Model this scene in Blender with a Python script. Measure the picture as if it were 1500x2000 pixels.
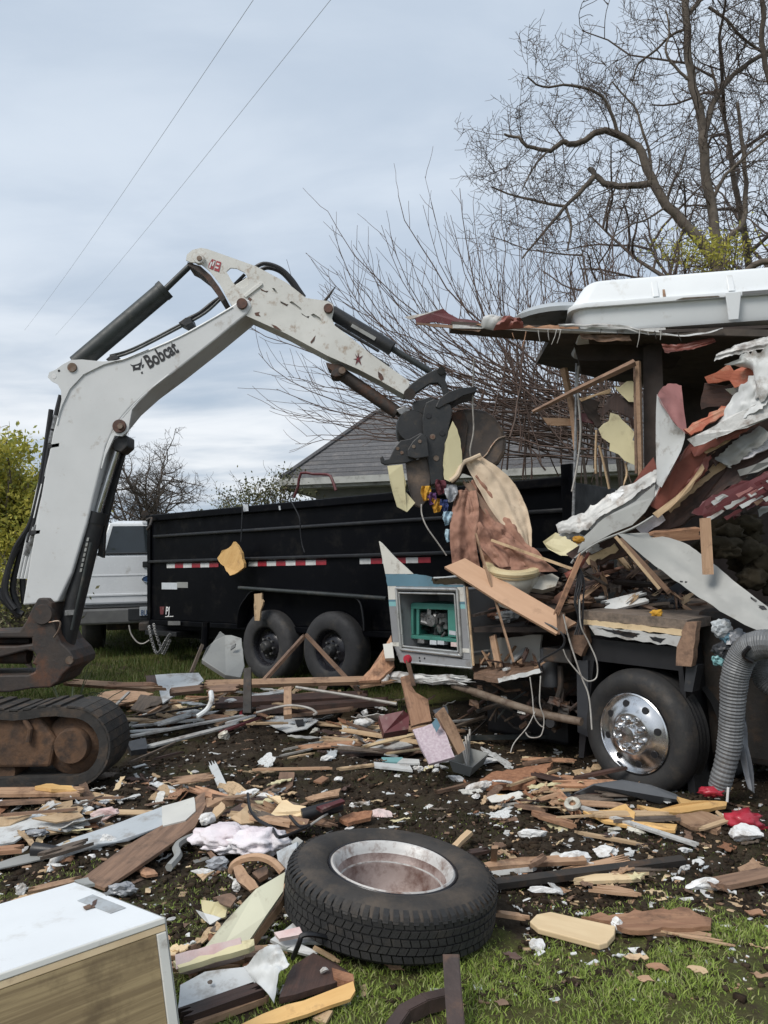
import bpy, bmesh, math, random
import numpy as np
from mathutils import Vector, Matrix, noise, Quaternion
for _o in list(bpy.data.objects):
    bpy.data.objects.remove(_o)
SC = bpy.context.scene
COL = SC.collection
rnd = random.Random(7)
R = math.radians

# ------------------------------------------------------------------ camera
CAM_H, FPX = 1.40, 1500.0            # eye height, focal length in pixels of the 1500 px wide picture
PITCH, ROLL = R(3.81), R(1.2)
cam_d = bpy.data.cameras.new('camera'); cam = bpy.data.objects.new('camera', cam_d); COL.objects.link(cam)
cam_d.sensor_fit = 'HORIZONTAL'; cam_d.sensor_width = 36.0; cam_d.lens = 36.0
cam_d.clip_start = 0.05; cam_d.clip_end = 3000
CF = Vector((0, math.cos(PITCH), math.sin(PITCH)))
_u0 = Vector((0, -math.sin(PITCH), math.cos(PITCH))); _r0 = Vector((1, 0, 0))
CU = _u0*math.cos(ROLL) + _r0*math.sin(ROLL); CR = _r0*math.cos(ROLL) - _u0*math.sin(ROLL)
EYE = Vector((0, 0, CAM_H))
cam.matrix_world = Matrix(((CR.x, CU.x, -CF.x, 0), (CR.y, CU.y, -CF.y, 0), (CR.z, CU.z, -CF.z, CAM_H), (0, 0, 0, 1)))
SC.camera = cam
# ------------------------------------------------------------------ sky, sun, exposure
SUN_EL, SUN_AZ = R(48), R(-138)        # azimuth from +Y towards +X
world = bpy.data.worlds.new('World'); SC.world = world; world.use_nodes = True
def build_world():
    nt = world.node_tree; nt.nodes.clear(); N = nt.nodes.new; L = nt.links.new
    out = N('ShaderNodeOutputWorld'); bg = N('ShaderNodeBackground'); L(bg.outputs[0], out.inputs[0])
    sky = N('ShaderNodeTexSky'); sky.sky_type = 'NISHITA'; sky.sun_disc = False
    sky.sun_elevation = SUN_EL; sky.sun_rotation = SUN_AZ; sky.air_density = 1.0; sky.dust_density = 2.0
    sm = N('ShaderNodeMix'); sm.data_type = 'RGBA'; sm.blend_type = 'MULTIPLY'; sm.inputs[0].default_value = 1
    L(sky.outputs[0], sm.inputs[6]); sm.inputs[7].default_value = (.075, .075, .075, 1)
    tc = N('ShaderNodeTexCoord'); sep = N('ShaderNodeSeparateXYZ'); L(tc.outputs['Generated'], sep.inputs[0])
    def math_(op, a, b=None, c=None):
        m = N('ShaderNodeMath'); m.operation = op
        for i, v in enumerate((a, b, c)):
            if v is None: continue
            if isinstance(v, (int, float)): m.inputs[i].default_value = v
            else: L(v, m.inputs[i])
        return m.outputs[0]
    z = math_('MAXIMUM', sep.outputs[2], 0.0)
    den = math_('ADD', z, 0.16)
    u = math_('DIVIDE', sep.outputs[0], den); v = math_('DIVIDE', sep.outputs[1], den)
    cb = N('ShaderNodeCombineXYZ'); L(u, cb.inputs[0]); L(v, cb.inputs[1])
    def nz(scale, detail, rough, off, dist=0.0):
        mp = N('ShaderNodeMapping'); mp.inputs[1].default_value = off; L(cb.outputs[0], mp.inputs[0])
        mp.inputs[3].default_value = (0.8, 1.5, 1)
        n = N('ShaderNodeTexNoise'); n.inputs['Scale'].default_value = scale; n.inputs['Detail'].default_value = detail
        n.inputs['Roughness'].default_value = rough; n.inputs['Distortion'].default_value = dist
        L(mp.outputs[0], n.inputs[0]); return n.outputs[0]
    n1 = nz(0.75, 5, .52, (3.1, 1.7, 0), .3); n2 = nz(2.2, 6, .55, (9.2, 4.4, 1), .4)
    s = math_('ADD', math_('MULTIPLY', n1, .62), math_('MULTIPLY', n2, .38))
    mr = N('ShaderNodeMapRange'); mr.interpolation_type = 'SMOOTHSTEP'
    mr.inputs[1].default_value = .36; mr.inputs[2].default_value = .64; L(s, mr.inputs[0])
    # high cloud: blue grey with small contrast; low towards the horizon the deck shows its bright and dark rolls
    hi = N('ShaderNodeMix'); hi.data_type = 'RGBA'; L(mr.outputs[0], hi.inputs[0])
    hi.inputs[6].default_value = (.52, .61, .73, 1); hi.inputs[7].default_value = (.69, .77, .87, 1)
    lo = N('ShaderNodeMix'); lo.data_type = 'RGBA'; L(mr.outputs[0], lo.inputs[0])
    lo.inputs[6].default_value = (.41, .50, .61, 1); lo.inputs[7].default_value = (.93, .955, .98, 1)
    el = N('ShaderNodeMapRange'); el.interpolation_type = 'SMOOTHSTEP'; L(sep.outputs[2], el.inputs[0])
    el.inputs[1].default_value = .08; el.inputs[2].default_value = .42
    hl = N('ShaderNodeMix'); hl.data_type = 'RGBA'; L(el.outputs[0], hl.inputs[0]); L(lo.outputs[2], hl.inputs[6]); L(hi.outputs[2], hl.inputs[7])
    fin = N('ShaderNodeMix'); fin.data_type = 'RGBA'; fin.inputs[0].default_value = .93
    L(sm.outputs[2], fin.inputs[6]); L(hl.outputs[2], fin.inputs[7])
    L(fin.outputs[2], bg.inputs[0]); bg.inputs[1].default_value = 0.60
build_world()
sun_d = bpy.data.lights.new('sun', 'SUN'); sun_d.energy = 1.5; sun_d.angle = R(24); sun_d.color = (1, .95, .88)
sun = bpy.data.objects.new('sun', sun_d); COL.objects.link(sun)
_sd = Vector((math.sin(SUN_AZ)*math.cos(SUN_EL), math.cos(SUN_AZ)*math.cos(SUN_EL), math.sin(SUN_EL)))
sun.rotation_euler = _sd.to_track_quat('Z', 'Y').to_euler(); sun.location = _sd*50
VS = SC.view_settings; VS.view_transform = 'Standard'; VS.look = 'None'; VS.gamma = 1; VS.exposure = 0.85; VS.use_curve_mapping = False
SC.cycles.max_bounces = 6; SC.cycles.diffuse_bounces = 3; SC.cycles.transparent_max_bounces = 8
SC.cycles.use_denoising = True

# ------------------------------------------------------------------ geometry helpers
def ray(x, y):
    return CR*((x-750)/FPX) + CU*((1000-y)/FPX) + CF
def P(x, y, Y):
    """the point of the place that stands at distance Y ahead and shows at picture point x, y"""
    d = ray(x, y); return EYE + d*(Y/d.y)
def base_h(Y):
    def ss(a, b, t):
        t = min(1, max(0, (t-a)/(b-a))); return t*t*(3-2*t)
    return .13*ss(5.5, 8.6, Y) + .09*ss(8.6, 11.5, Y) + .1*ss(11.5, 18, Y)
def G(x, y, z=0.0):
    """the point z above the mean ground at picture point x, y"""
    d = ray(x, y); Y = 4.0
    for _ in range(12):
        h = base_h(Y)+z
        if d.z > -1e-4: return P(x, y, 40)
        t = (h-CAM_H)/d.z; Y = t*d.y
    return EYE + d*t

WL = {}
def wl(o): return WL.get(o.name, Vector((0, 0, 0)))
def put(o, loc, parent=None):
    COL.objects.link(o)
    if parent is not None:
        o.parent = parent; o.location = loc - wl(parent)
    else: o.location = loc
    WL[o.name] = Vector(loc)
def tag(o, label=None, cat=None, group=None, kind=None):
    if label: o['label'] = label
    if cat: o['category'] = cat
    if group: o['group'] = group
    if kind: o['kind'] = kind
    return o
def empty(name, loc, label, cat, group=None):
    o = bpy.data.objects.new(name, None); o.empty_display_size = .1
    put(o, Vector(loc)); return tag(o, label, cat, group)
def mk(name, vf, mat, parent=None, smooth=False, bev=0, frame=None, loc=None, label=None, cat=None, group=None, kind=None, sub=0, seg=2):
    """one mesh object from world-space vertices; origin at its middle (or loc)"""
    vs, fs = vf
    vs = [Vector(v) for v in vs]
    if loc is None:
        loc = sum(vs, Vector())/len(vs)
    loc = Vector(loc)
    if frame is not None:
        inv = frame.inverted(); loco = [inv @ (v-loc) for v in vs]
    else: loco = [v-loc for v in vs]
    me = bpy.data.meshes.new(name); me.from_pydata([tuple(v) for v in loco], [], [tuple(f) for f in fs]); me.validate()
    if smooth:
        me.polygons.foreach_set('use_smooth', [True]*len(me.polygons))
    mats = mat if isinstance(mat, (list, tuple)) else [mat]
    for m in mats: me.materials.append(m)
    bm = bmesh.new(); bm.from_mesh(me); bmesh.ops.recalc_face_normals(bm, faces=bm.faces); bm.to_mesh(me); bm.free()
    o = bpy.data.objects.new(name, me); put(o, loc, parent)
    if frame is not None: o.rotation_euler = frame.to_euler()
    if bev:
        b = o.modifiers.new('b', 'BEVEL'); b.width = bev; b.segments = seg; b.limit_method = 'ANGLE'; b.angle_limit = R(40)
    if sub:
        s = o.modifiers.new('s', 'SUBSURF'); s.levels = sub; s.render_levels = sub
    if smooth and not sub:
        try: me.set_sharp_from_angle(angle=R(42))
        except Exception: pass
    return tag(o, label, cat, group, kind)
def join(*vfs):
    V, F = [], []
    for v, f in vfs:
        k = len(V); V += list(v); F += [tuple(i+k for i in q) for q in f]
    return V, F
BOXF = [(0, 1, 3, 2), (4, 6, 7, 5), (0, 4, 5, 1), (2, 3, 7, 6), (0, 2, 6, 4), (1, 5, 7, 3)]
def box(c, s, fr=None):
    c = Vector(c); V = []
    for a in (-.5, .5):
        for b in (-.5, .5):
            for d in (-.5, .5):
                v = Vector((a*s[0], b*s[1], d*s[2])); V.append(c+(fr @ v if fr else v))
    return V, BOXF
def frame_from(xd, up=Vector((0, 0, 1))):
    x = Vector(xd).normalized(); y = Vector(up).cross(x)
    if y.length < 1e-4: y = Vector((0, 1, 0)).cross(x)
    if y.length < 1e-4: y = Vector((1, 0, 0)).cross(x)
    y.normalize(); z = x.cross(y)
    return Matrix((x, y, z)).transposed()
def prism(poly, off):
    """closed solid: a 3-d outline and the same outline moved by off"""
    n = len(poly); off = Vector(off); A = [Vector(p) for p in poly]; B = [p+off for p in A]
    F = [tuple(range(n)), tuple(range(2*n-1, n-1, -1))]
    F += [(i, (i+1) % n, n+(i+1) % n, n+i) for i in range(n)]
    return A+B, F
def pxprism(poly, Y, thick):
    return prism([P(x, y, Y) for x, y in poly], (0, thick, 0))
def tube(pts, rad, n=8, cap=True):
    pts = [Vector(p) for p in pts]; m = len(pts)
    rr = rad if isinstance(rad, (list, tuple)) else [rad]*m
    V, F = [], []; prev = None
    for i, p in enumerate(pts):
        d = (pts[min(i+1, m-1)]-pts[max(i-1, 0)])
        if d.length < 1e-9: d = Vector((0, 0, 1))
        d.normalize()
        if prev is None:
            a = Vector((0, 0, 1)) if abs(d.z) < .9 else Vector((1, 0, 0)); x = d.cross(a).normalized()
        else:
            x = prev-d*prev.dot(d)
            x = x.normalized() if x.length > 1e-6 else d.orthogonal().normalized()
        prev = x; y = d.cross(x)
        for k in range(n):
            t = 2*math.pi*k/n; V.append(p+(x*math.cos(t)+y*math.sin(t))*rr[i])
    for i in range(m-1):
        for k in range(n):
            k2 = (k+1) % n; F.append((i*n+k, i*n+k2, (i+1)*n+k2, (i+1)*n+k))
    if cap:
        F.append(tuple(range(n-1, -1, -1))); F.append(tuple(range((m-1)*n, m*n)))
    return V, F
def lathe(prof, c, axis, n=32, closed=False):
    """prof: (radius, distance along axis)"""
    c = Vector(c); ax = Vector(axis).normalized(); x = ax.orthogonal().normalized(); y = ax.cross(x); V, F = [], []
    for r, h in prof:
        for k in range(n):
            t = 2*math.pi*k/n; V.append(c+ax*h+(x*math.cos(t)+y*math.sin(t))*r)
    m = len(prof)
    for i in range(m if closed else m-1):
        for k in range(n):
            k2 = (k+1) % n; j = (i+1) % m; F.append((i*n+k, i*n+k2, j*n+k2, j*n+k))
    return V, F
def disc(c, axis, r, h, n=24):
    return lathe([(1e-4, 0), (r*.94, 0), (r, -h*.25), (r, -h), (1e-4, -h)], c, axis, n)
def smoothpts(pts, n=6):
    """Catmull-Rom through points"""
    pts = [Vector(p) for p in pts]; out = []
    for i in range(len(pts)-1):
        p0 = pts[max(i-1, 0)]; p1 = pts[i]; p2 = pts[i+1]; p3 = pts[min(i+2, len(pts)-1)]
        for k in range(n):
            t = k/n
            out.append(.5*((2*p1)+(p2-p0)*t+(2*p0-5*p1+4*p2-p3)*t*t+(3*p1-p0-3*p2+p3)*t**3))
    out.append(pts[-1]); return out
def pxs(lst, Y): return [P(x, y, Y) for x, y in lst]
def loft(A, B, nu, nv, fold=0.0, nf=5, seed=0, thick=0.004, ydir=Vector((0, 1, 0)), crum=0.0, rag=None):
    """a thin sheet between two curves, with folds running along the curves; given a thickness"""
    A = smoothpts(A, max(2, nu//max(1, len(A)-1))); B = smoothpts(B, max(2, nu//max(1, len(B)-1)))
    def at(C, t):
        f = t*(len(C)-1); i = min(int(f), len(C)-2); return C[i].lerp(C[i+1], f-i)
    V = []; rr = random.Random(seed); ph = rr.random()*6
    for i in range(nu+1):
        u = i/nu; a, b = at(A, u), at(B, u)
        rg = rag if rag is not None else (.20 if crum else .05); na = abs(noise.noise(Vector((u*11, seed*2.7, 1.5))))+.6*abs(noise.noise(Vector((u*31, seed*1.3, 4.5)))); nb = abs(noise.noise(Vector((u*10, seed*3.1, 8.5))))+.6*abs(noise.noise(Vector((u*29, seed*1.9, 2.5))))
        a, b = a.lerp(b, rg*na), b.lerp(a, rg*nb)
        for j in range(nv+1):
            v = j/nv; p = a.lerp(b, v)
            w = math.sin(v*nf*6.283+ph+1.5*math.sin(u*3+ph)+2*noise.noise(Vector((u*2, v*3, seed))))
            p = p+ydir*(fold*w*(.35+.65*abs(math.sin(u*2.2+.4)))+fold*1.2*noise.noise(Vector((u*4+seed, v*4, 3.3))))
            if crum:
                q = p*9+Vector((seed*3.3, 0, 0)); p = p+ydir*crum*(noise.noise(q)+.6*noise.noise(q*2.3)+.35*noise.noise(q*5))+Vector((noise.noise(q+Vector((5, 0, 0))), 0, noise.noise(q+Vector((0, 7, 0)))))*crum*.7
            V.append(p)
    n = (nu+1)*(nv+1); F = []
    for i in range(nu):
        for j in range(nv):
            a = i*(nv+1)+j; F.append((a, a+1, a+nv+2, a+nv+1))
    V2 = [v+ydir*thick for v in V]; F2 = [tuple(k+n for k in reversed(f)) for f in F]
    S = []
    for i in range(nu):
        a = i*(nv+1); S.append((a, a+nv+1, a+nv+1+n, a+n)); a += nv; S.append((a+nv+1, a, a+n, a+nv+1+n))
    for j in range(nv):
        S.append((j+1, j, j+n, j+1+n)); a = nu*(nv+1)+j; S.append((a, a+1, a+1+n, a+n))
    return V+V2, F+F2+S
def jag(poly, amp, step, seed=0, keep=()):
    """break up the edges of a 3-d outline"""
    rr = random.Random(seed); out = []; n = len(poly)
    c = sum((Vector(p) for p in poly), Vector())/n
    for i in range(n):
        a, b = Vector(poly[i]), Vector(poly[(i+1) % n]); out.append(a)
        if i in keep: continue
        L = (b-a).length; k = max(1, int(L/step))
        e = (b-a).normalized() if L > 1e-6 else Vector((1, 0, 0)); inw = (c-(a+b)/2); inw -= e*inw.dot(e)
        inw = inw.normalized() if inw.length > 1e-6 else Vector()
        for j in range(1, k):
            out.append(a.lerp(b, (j+rr.uniform(-.3, .3))/k)+inw*amp*rr.uniform(-1, 1))
    return out
def normal_of(poly):
    n = Vector()
    for i in range(len(poly)):
        a, b = Vector(poly[i]), Vector(poly[(i+1) % len(poly)]); n += a.cross(b)
    n.normalize(); return n
# ------------------------------------------------------------------ materials (all procedural)
def M(name, c1, c2=None, scale=6, rough=.6, metal=0, bump=0, bscale=40, dirt=None, damt=.5, dscale=3, stretch=(1, 1, 1), detail=6,
      spec=.5, vary=.12, rvar=.1, coat=0, sharp=.16):
    m = bpy.data.materials.new(name); m.use_nodes = True; nt = m.node_tree; nt.nodes.clear(); N = nt.nodes.new; L = nt.links.new
    out = N('ShaderNodeOutputMaterial'); b = N('ShaderNodeBsdfPrincipled'); L(b.outputs[0], out.inputs[0])
    tc = N('ShaderNodeTexCoord'); oi = N('ShaderNodeObjectInfo')
    add = N('ShaderNodeVectorMath'); add.operation = 'ADD'; L(tc.outputs['Object'], add.inputs[0])
    mul = N('ShaderNodeVectorMath'); mul.operation = 'SCALE'; mul.inputs[0].default_value = (31, 17, 23); L(oi.outputs['Random'], mul.inputs[3])
    L(mul.outputs[0], add.inputs[1])
    mp = N('ShaderNodeMapping'); mp.inputs[3].default_value = stretch; L(add.outputs[0], mp.inputs[0])
    def nz(s, d=detail, r=.6, src=mp):
        n = N('ShaderNodeTexNoise'); n.inputs['Scale'].default_value = s; n.inputs['Detail'].default_value = d; n.inputs['Roughness'].default_value = r
        L(src.outputs[0], n.inputs[0]); return n.outputs[0]
    def ramp(src, a, c):
        r = N('ShaderNodeMapRange'); r.inputs[1].default_value = a; r.inputs[2].default_value = c; L(src, r.inputs[0]); return r.outputs[0]
    def mix(f, a, c):
        x = N('ShaderNodeMix'); x.data_type = 'RGBA'
        if isinstance(f, float): x.inputs[0].default_value = f
        else: L(f, x.inputs[0])
        for i, v in ((6, a), (7, c)):
            if isinstance(v, tuple): x.inputs[i].default_value = (*v, 1)
            else: L(v, x.inputs[i])
        return x.outputs[2]
    n1 = nz(scale); col = mix(ramp(n1, .5-sharp, .5+sharp), c1, c2 or tuple(k*.8 for k in c1))
    rsrc = nz(scale*2.3, 4)
    if dirt:
        n2 = nz(dscale, 8, .68, add); f = ramp(n2, .62-damt*.3, .78-damt*.22)
        col = mix(f, col, dirt)
    if vary:
        h = N('ShaderNodeHueSaturation'); v = N('ShaderNodeMapRange'); L(oi.outputs['Random'], v.inputs[0]); v.inputs[3].default_value = 1-vary; v.inputs[4].default_value = 1+vary
        L(v.outputs[0], h.inputs['Value']); L(col, h.inputs['Color']); col = h.outputs[0]
    L(col, b.inputs['Base Color'])
    rr = N('ShaderNodeMapRange'); L(rsrc, rr.inputs[0]); rr.inputs[1].default_value = .3; rr.inputs[2].default_value = .7
    rr.inputs[3].default_value = max(.03, rough-rvar); rr.inputs[4].default_value = min(1, rough+rvar); L(rr.outputs[0], b.inputs['Roughness'])
    b.inputs['Metallic'].default_value = metal; b.inputs['Specular IOR Level'].default_value = spec
    if coat: b.inputs['Coat Weight'].default_value = coat; b.inputs['Coat Roughness'].default_value = .12
    if bump:
        bp = N('ShaderNodeBump'); bp.inputs['Strength'].default_value = min(1, bump); bp.inputs['Distance'].default_value = .01*max(1, bump); L(nz(bscale, 6, .65), bp.inputs['Height']); L(bp.outputs[0], b.inputs['Normal'])
    return m
MAT = {}
def D(k, *a, **kw): MAT[k] = M(k, *a, **kw)
RUST = (.13, .05, .025); MUD = (.055, .036, .024)
D('machine_white', (.63, .64, .64), (.57, .58, .58), 2.5, .42, dirt=(.32, .27, .22), damt=.12, dscale=7, bump=.05, bscale=9, vary=0)
D('arm_white', (.66, .655, .62), (.56, .555, .52), 3.5, .48, dirt=(.30, .21, .14), damt=.22, dscale=15, bump=.1, bscale=20, vary=0)
D('hyd_grey', (.035, .042, .042), (.02, .024, .024), 8, .5, dirt=(.10, .09, .075), damt=.2, dscale=6)
D('black_hose', (.012, .012, .014), None, 8, .55, dirt=(.06, .05, .04), damt=.2)
D('black_plate', (.011, .012, .014), (.021, .021, .022), 9, .5, dirt=(.055, .044, .035), damt=.26, dscale=12, bump=.2, bscale=30)
D('steel_plate', (.015, .017, .019), (.026, .026, .027), 9, .5, dirt=(.06, .048, .038), damt=.22, dscale=12, bump=.2, bscale=30)
D('bucket_steel', (.085, .066, .055), (.055, .045, .04), 6, .55, dirt=(.15, .105, .075), damt=.45, dscale=9, bump=.3, bscale=25)
D('rust_cast', (.055, .04, .032), (.03, .027, .026), 6, .7, dirt=(.12, .05, .025), damt=.42, dscale=5, bump=.4, bscale=30)
D('muddy_frame', (.14, .075, .04), (.07, .042, .027), 7, .85, dirt=(.035, .025, .02), damt=.45, dscale=9, bump=.6, bscale=40)
D('pin', (.20, .16, .13), (.12, .085, .06), 20, .5, metal=.5, dirt=RUST, damt=.4, dscale=30)
D('rusty_pin', (.13, .06, .04), (.08, .04, .03), 20, .7, dirt=(.05, .035, .03), damt=.4, dscale=30)
D('chrome_rod', (.6, .61, .62), (.5, .5, .52), 5, .22, metal=1, vary=0)
D('track_rubber', (.04, .037, .034), (.022, .021, .02), 10, .8, dirt=(.085, .06, .042), damt=.45, dscale=8, bump=.4, bscale=40)
D('tyre', (.016, .016, .017), (.025, .024, .023), 9, .72, dirt=(.06, .048, .037), damt=.26, dscale=5, bump=.25, bscale=60)
D('tyre_side', (.045, .039, .034), (.026, .024, .023), 7, .75, dirt=(.085, .066, .05), damt=.5, dscale=6, bump=.25, bscale=60)
D('tyre_grey', (.036, .036, .038), (.024, .024, .026), 9, .75, dirt=(.07, .06, .05), damt=.25, dscale=7, bump=.2, bscale=60)
D('rim_silver', (.58, .57, .55), (.44, .42, .40), 6, .5, metal=.1, dirt=(.16, .09, .065), damt=.42, dscale=14, bump=.15, bscale=60)
D('rim_inner', (.26, .20, .18), (.34, .28, .26), 5, .5, metal=.1, dirt=(.10, .05, .038), damt=.55, dscale=9, bump=.2, bscale=50)
D('rim_black', (.012, .012, .016), (.02, .02, .025), 9, .3, metal=.2)
D('chrome', (.70, .71, .72), (.62, .62, .63), 3, .23, metal=1, vary=0, rvar=.07, dirt=(.3, .27, .24), damt=.15, dscale=12)
D('trailer_black', (.0032, .0035, .005), (.0022, .0025, .0038), 3, .42, dirt=(.014, .0132, .0125), damt=.28, dscale=4, vary=0, spec=.08)
D('trailer_rib', (.008, .0085, .011), (.006, .0066, .009), 6, .4, dirt=(.03, .029, .028), damt=.3, dscale=6, vary=0)
D('reflect_red', (.33, .025, .04), (.25, .02, .03), 20, .4, vary=.05)
D('reflect_white', (.62, .63, .62), (.5, .5, .5), 20, .4, vary=.05)
D('truck_white', (.70, .72, .74), (.64, .66, .68), 2, .28, dirt=(.36, .34, .31), damt=.15, dscale=3, coat=.4, vary=0)
D('truck_grey', (.15, .15, .145), (.11, .11, .11), 7, .45)
D('dark_trim', (.016, .018, .02), None, 7, .5)
D('glass', (.02, .026, .03), (.014, .018, .02), 2, .08, spec=.6, vary=0, rvar=.03)
D('plate_white', (.5, .53, .56), (.42, .45, .48), 30, .5)
D('ink_black', (.012, .012, .014), None, 9, .5, vary=0)
D('ink_blue', (.03, .07, .16), None, 9, .4)
D('ink_red', (.34, .03, .04), (.25, .03, .04), 30, .5)
D('ink_white', (.75, .75, .75), None, 9, .5)
D('wood_tan', (.44, .285, .18), (.33, .20, .12), 3, .7, stretch=(1.2, 16, 16), bump=.3, bscale=12, dirt=(.12, .065, .04), damt=.36, dscale=8, vary=.25)
D('wood_orange', (.43, .245, .145), (.30, .155, .09), 3, .72, stretch=(1.2, 16, 16), bump=.3, bscale=12, dirt=(.10, .055, .035), damt=.4, dscale=8, vary=.25)
D('wood_brown', (.235, .145, .095), (.14, .085, .057), 3, .68, stretch=(1.2, 14, 14), bump=.25, bscale=12, dirt=(.05, .032, .024), damt=.36, dscale=6, vary=.25)
D('wood_dark', (.085, .045, .034), (.05, .03, .025), 3, .65, stretch=(1.2, 14, 14), bump=.3, bscale=12, dirt=(.03, .022, .019), damt=.4, dscale=8, vary=.3)
D('wood_grey', (.17, .13, .10), (.10, .08, .065), 3, .8, stretch=(1.2, 14, 14), bump=.4, bscale=12, dirt=(.05, .04, .03), damt=.35, dscale=8, vary=.25)
D('wood_pale', (.52, .38, .235), (.42, .29, .17), 3, .7, stretch=(1.2, 14, 14), bump=.2, bscale=12, dirt=(.16, .10, .06), damt=.34, dscale=8, vary=.15)
D('ply_cream', (.68, .53, .33), (.60, .45, .27), 4, .65, stretch=(1, 5, 5), dirt=(.2, .13, .08), damt=.2, dscale=7, vary=.1)
D('ply_yellow', (.66, .42, .17), (.56, .33, .12), 4, .65, stretch=(1, 5, 5), dirt=(.25, .14, .07), damt=.2, dscale=7, vary=.12)
D('cream_panel', (.64, .58, .36), (.56, .50, .30), 3, .55, dirt=(.3, .24, .14), damt=.12, dscale=6, vary=.08)
D('oak_print', (.33, .245, .125), (.20, .14, .068), 4.5, .5, stretch=(.45, 15, 15), bump=.06, bscale=6, detail=14, sharp=.10, dirt=(.10, .065, .03), damt=.3, dscale=4, vary=0)
D('tan_board', (.50, .315, .20), (.45, .275, .17), 4, .6, stretch=(1, 6, 6), dirt=(.30, .18, .11), damt=.15, dscale=7, vary=.05)
D('white_sheet', (.62, .63, .62), (.53, .545, .545), 3, .5, dirt=(.22, .18, .145), damt=.36, dscale=7, bump=.08, bscale=14, vary=.1)
D('white_top', (.76, .785, .80), (.70, .725, .74), 2, .4, dirt=(.5, .49, .46), damt=.16, dscale=5, vary=0)
D('grey_panel', (.30, .305, .29), (.25, .255, .245), 3, .5, dirt=(.13, .115, .10), damt=.15, dscale=7, vary=.08)
D('grey_blue', (.45, .48, .50), (.38, .41, .43), 3, .45, dirt=(.20, .17, .14), damt=.32, dscale=7, vary=.08)
D('pale_green', (.58, .57, .43), (.52, .51, .39), 3, .6, dirt=(.25, .19, .13), damt=.2, dscale=7, vary=.06)
D('rv_grey', (.27, .275, .285), (.23, .235, .245), 4, .45, dirt=(.15, .13, .11), damt=.15, dscale=7, vary=.03)
D('rv_white', (.62, .61, .56), (.55, .54, .50), 4, .45, dirt=(.25, .21, .17), damt=.15, dscale=9, vary=.03)
D('rv_blue', (.11, .21, .27), (.09, .175, .225), 4, .45, dirt=(.14, .13, .11), damt=.15, dscale=8, vary=.03)
D('rv_teal', (.22, .45, .46), (.2, .4, .42), 4, .45, vary=.03)
D('aluminium', (.62, .62, .60), (.5, .5, .49), 8, .35, metal=.75, dirt=(.22, .2, .17), damt=.2, dscale=10, bump=.1, bscale=20, vary=.06)
D('torn_alum', (.52, .52, .505), (.42, .415, .40), 9, .5, metal=.12, dirt=(.15, .11, .085), damt=.3, dscale=9, bump=.5, bscale=18, vary=.06)
D('red_paint', (.27, .09, .068), (.19, .06, .047), 4, .5, dirt=(.18, .05, .04), damt=.3, dscale=9, bump=.15, bscale=20, vary=.1)
D('red_plastic', (.42, .03, .05), (.30, .02, .035), 7, .35, bump=.2, bscale=14, vary=.1)
D('maroon', (.12, .025, .03), (.08, .02, .022), 6, .5, dirt=(.2, .14, .12), damt=.2, dscale=12)
D('pink_skin', (.40, .19, .18), (.33, .15, .14), 4, .45, dirt=(.2, .1, .09), damt=.2, dscale=9)
D('foam', (.75, .75, .74), (.66, .66, .65), 12, .9, bump=.8, bscale=45, dirt=(.30, .25, .2), damt=.34, dscale=9, vary=.06, spec=.2)
D('foam_pink', (.60, .42, .40), (.66, .58, .56), 9, .9, bump=.4, bscale=60, dirt=(.3, .22, .18), damt=.3, dscale=9, spec=.2)
D('insulation', (.74, .73, .75), (.70, .62, .65), 5, .95, bump=.8, bscale=30, dirt=(.5, .42, .4), damt=.12, dscale=9, spec=.1)
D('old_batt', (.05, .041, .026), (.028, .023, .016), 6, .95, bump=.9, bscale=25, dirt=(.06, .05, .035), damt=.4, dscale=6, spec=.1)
D('cloth_beige', (.64, .52, .39), (.56, .44, .32), 5, .9, bump=.2, bscale=120, dirt=(.3, .2, .14), damt=.15, dscale=6, spec=.1, vary=.03)
D('cloth_rose', (.36, .205, .15), (.28, .15, .11), 5, .9, bump=.2, bscale=120, dirt=(.13, .07, .055), damt=.25, dscale=6, spec=.1, vary=.05)
D('cloth_purple', (.13, .05, .16), (.09, .035, .11), 9, .85); D('cloth_yellow', (.55, .30, .03), (.42, .2, .02), 9, .85)
D('cloth_blue', (.03, .05, .16), (.02, .03, .1), 9, .85); D('cloth_sky', (.27, .42, .52), (.36, .48, .55), 9, .85); D('cloth_wine', (.10, .02, .03), None, 9, .85)
D('teal_paint', (.06, .22, .18), (.045, .17, .14), 6, .45, dirt=(.05, .1, .08), damt=.2, dscale=12, vary=0)
D('engine_dark', (.03, .031, .033), (.07, .07, .072), 25, .45, metal=.3, dirt=(.12, .11, .1), damt=.3, dscale=25)
D('engine_metal', (.35, .35, .35), (.2, .2, .2), 25, .4, metal=.7, dirt=(.08, .07, .06), damt=.4, dscale=30)
D('hose_grey', (.20, .205, .21), (.14, .145, .15), 9, .55, metal=.25, dirt=(.10, .09, .08), damt=.25, dscale=12)
D('plastic_film', (.30, .31, .33), (.22, .23, .25), 7, .35, bump=.3, bscale=20)
D('dark_plastic', (.035, .037, .042), (.028, .03, .034), 6, .45, dirt=(.1, .09, .08), damt=.12, dscale=8)
D('grey_plastic', (.085, .09, .098), (.07, .074, .08), 6, .42, dirt=(.14, .125, .11), damt=.12, dscale=8)
D('toilet', (.62, .53, .32), (.56, .47, .28), 4, .3, dirt=(.3, .22, .12), damt=.12, dscale=9)
D('toilet_white', (.60, .58, .50), (.5, .48, .42), 4, .35, dirt=(.25, .2, .14), damt=.3, dscale=9)
D('wire_white', (.40, .385, .355), (.27, .25, .225), 9, .5, dirt=(.15, .12, .1), damt=.3, dscale=12); D('wire_black', (.01, .01, .012), None, 9, .45)
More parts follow.
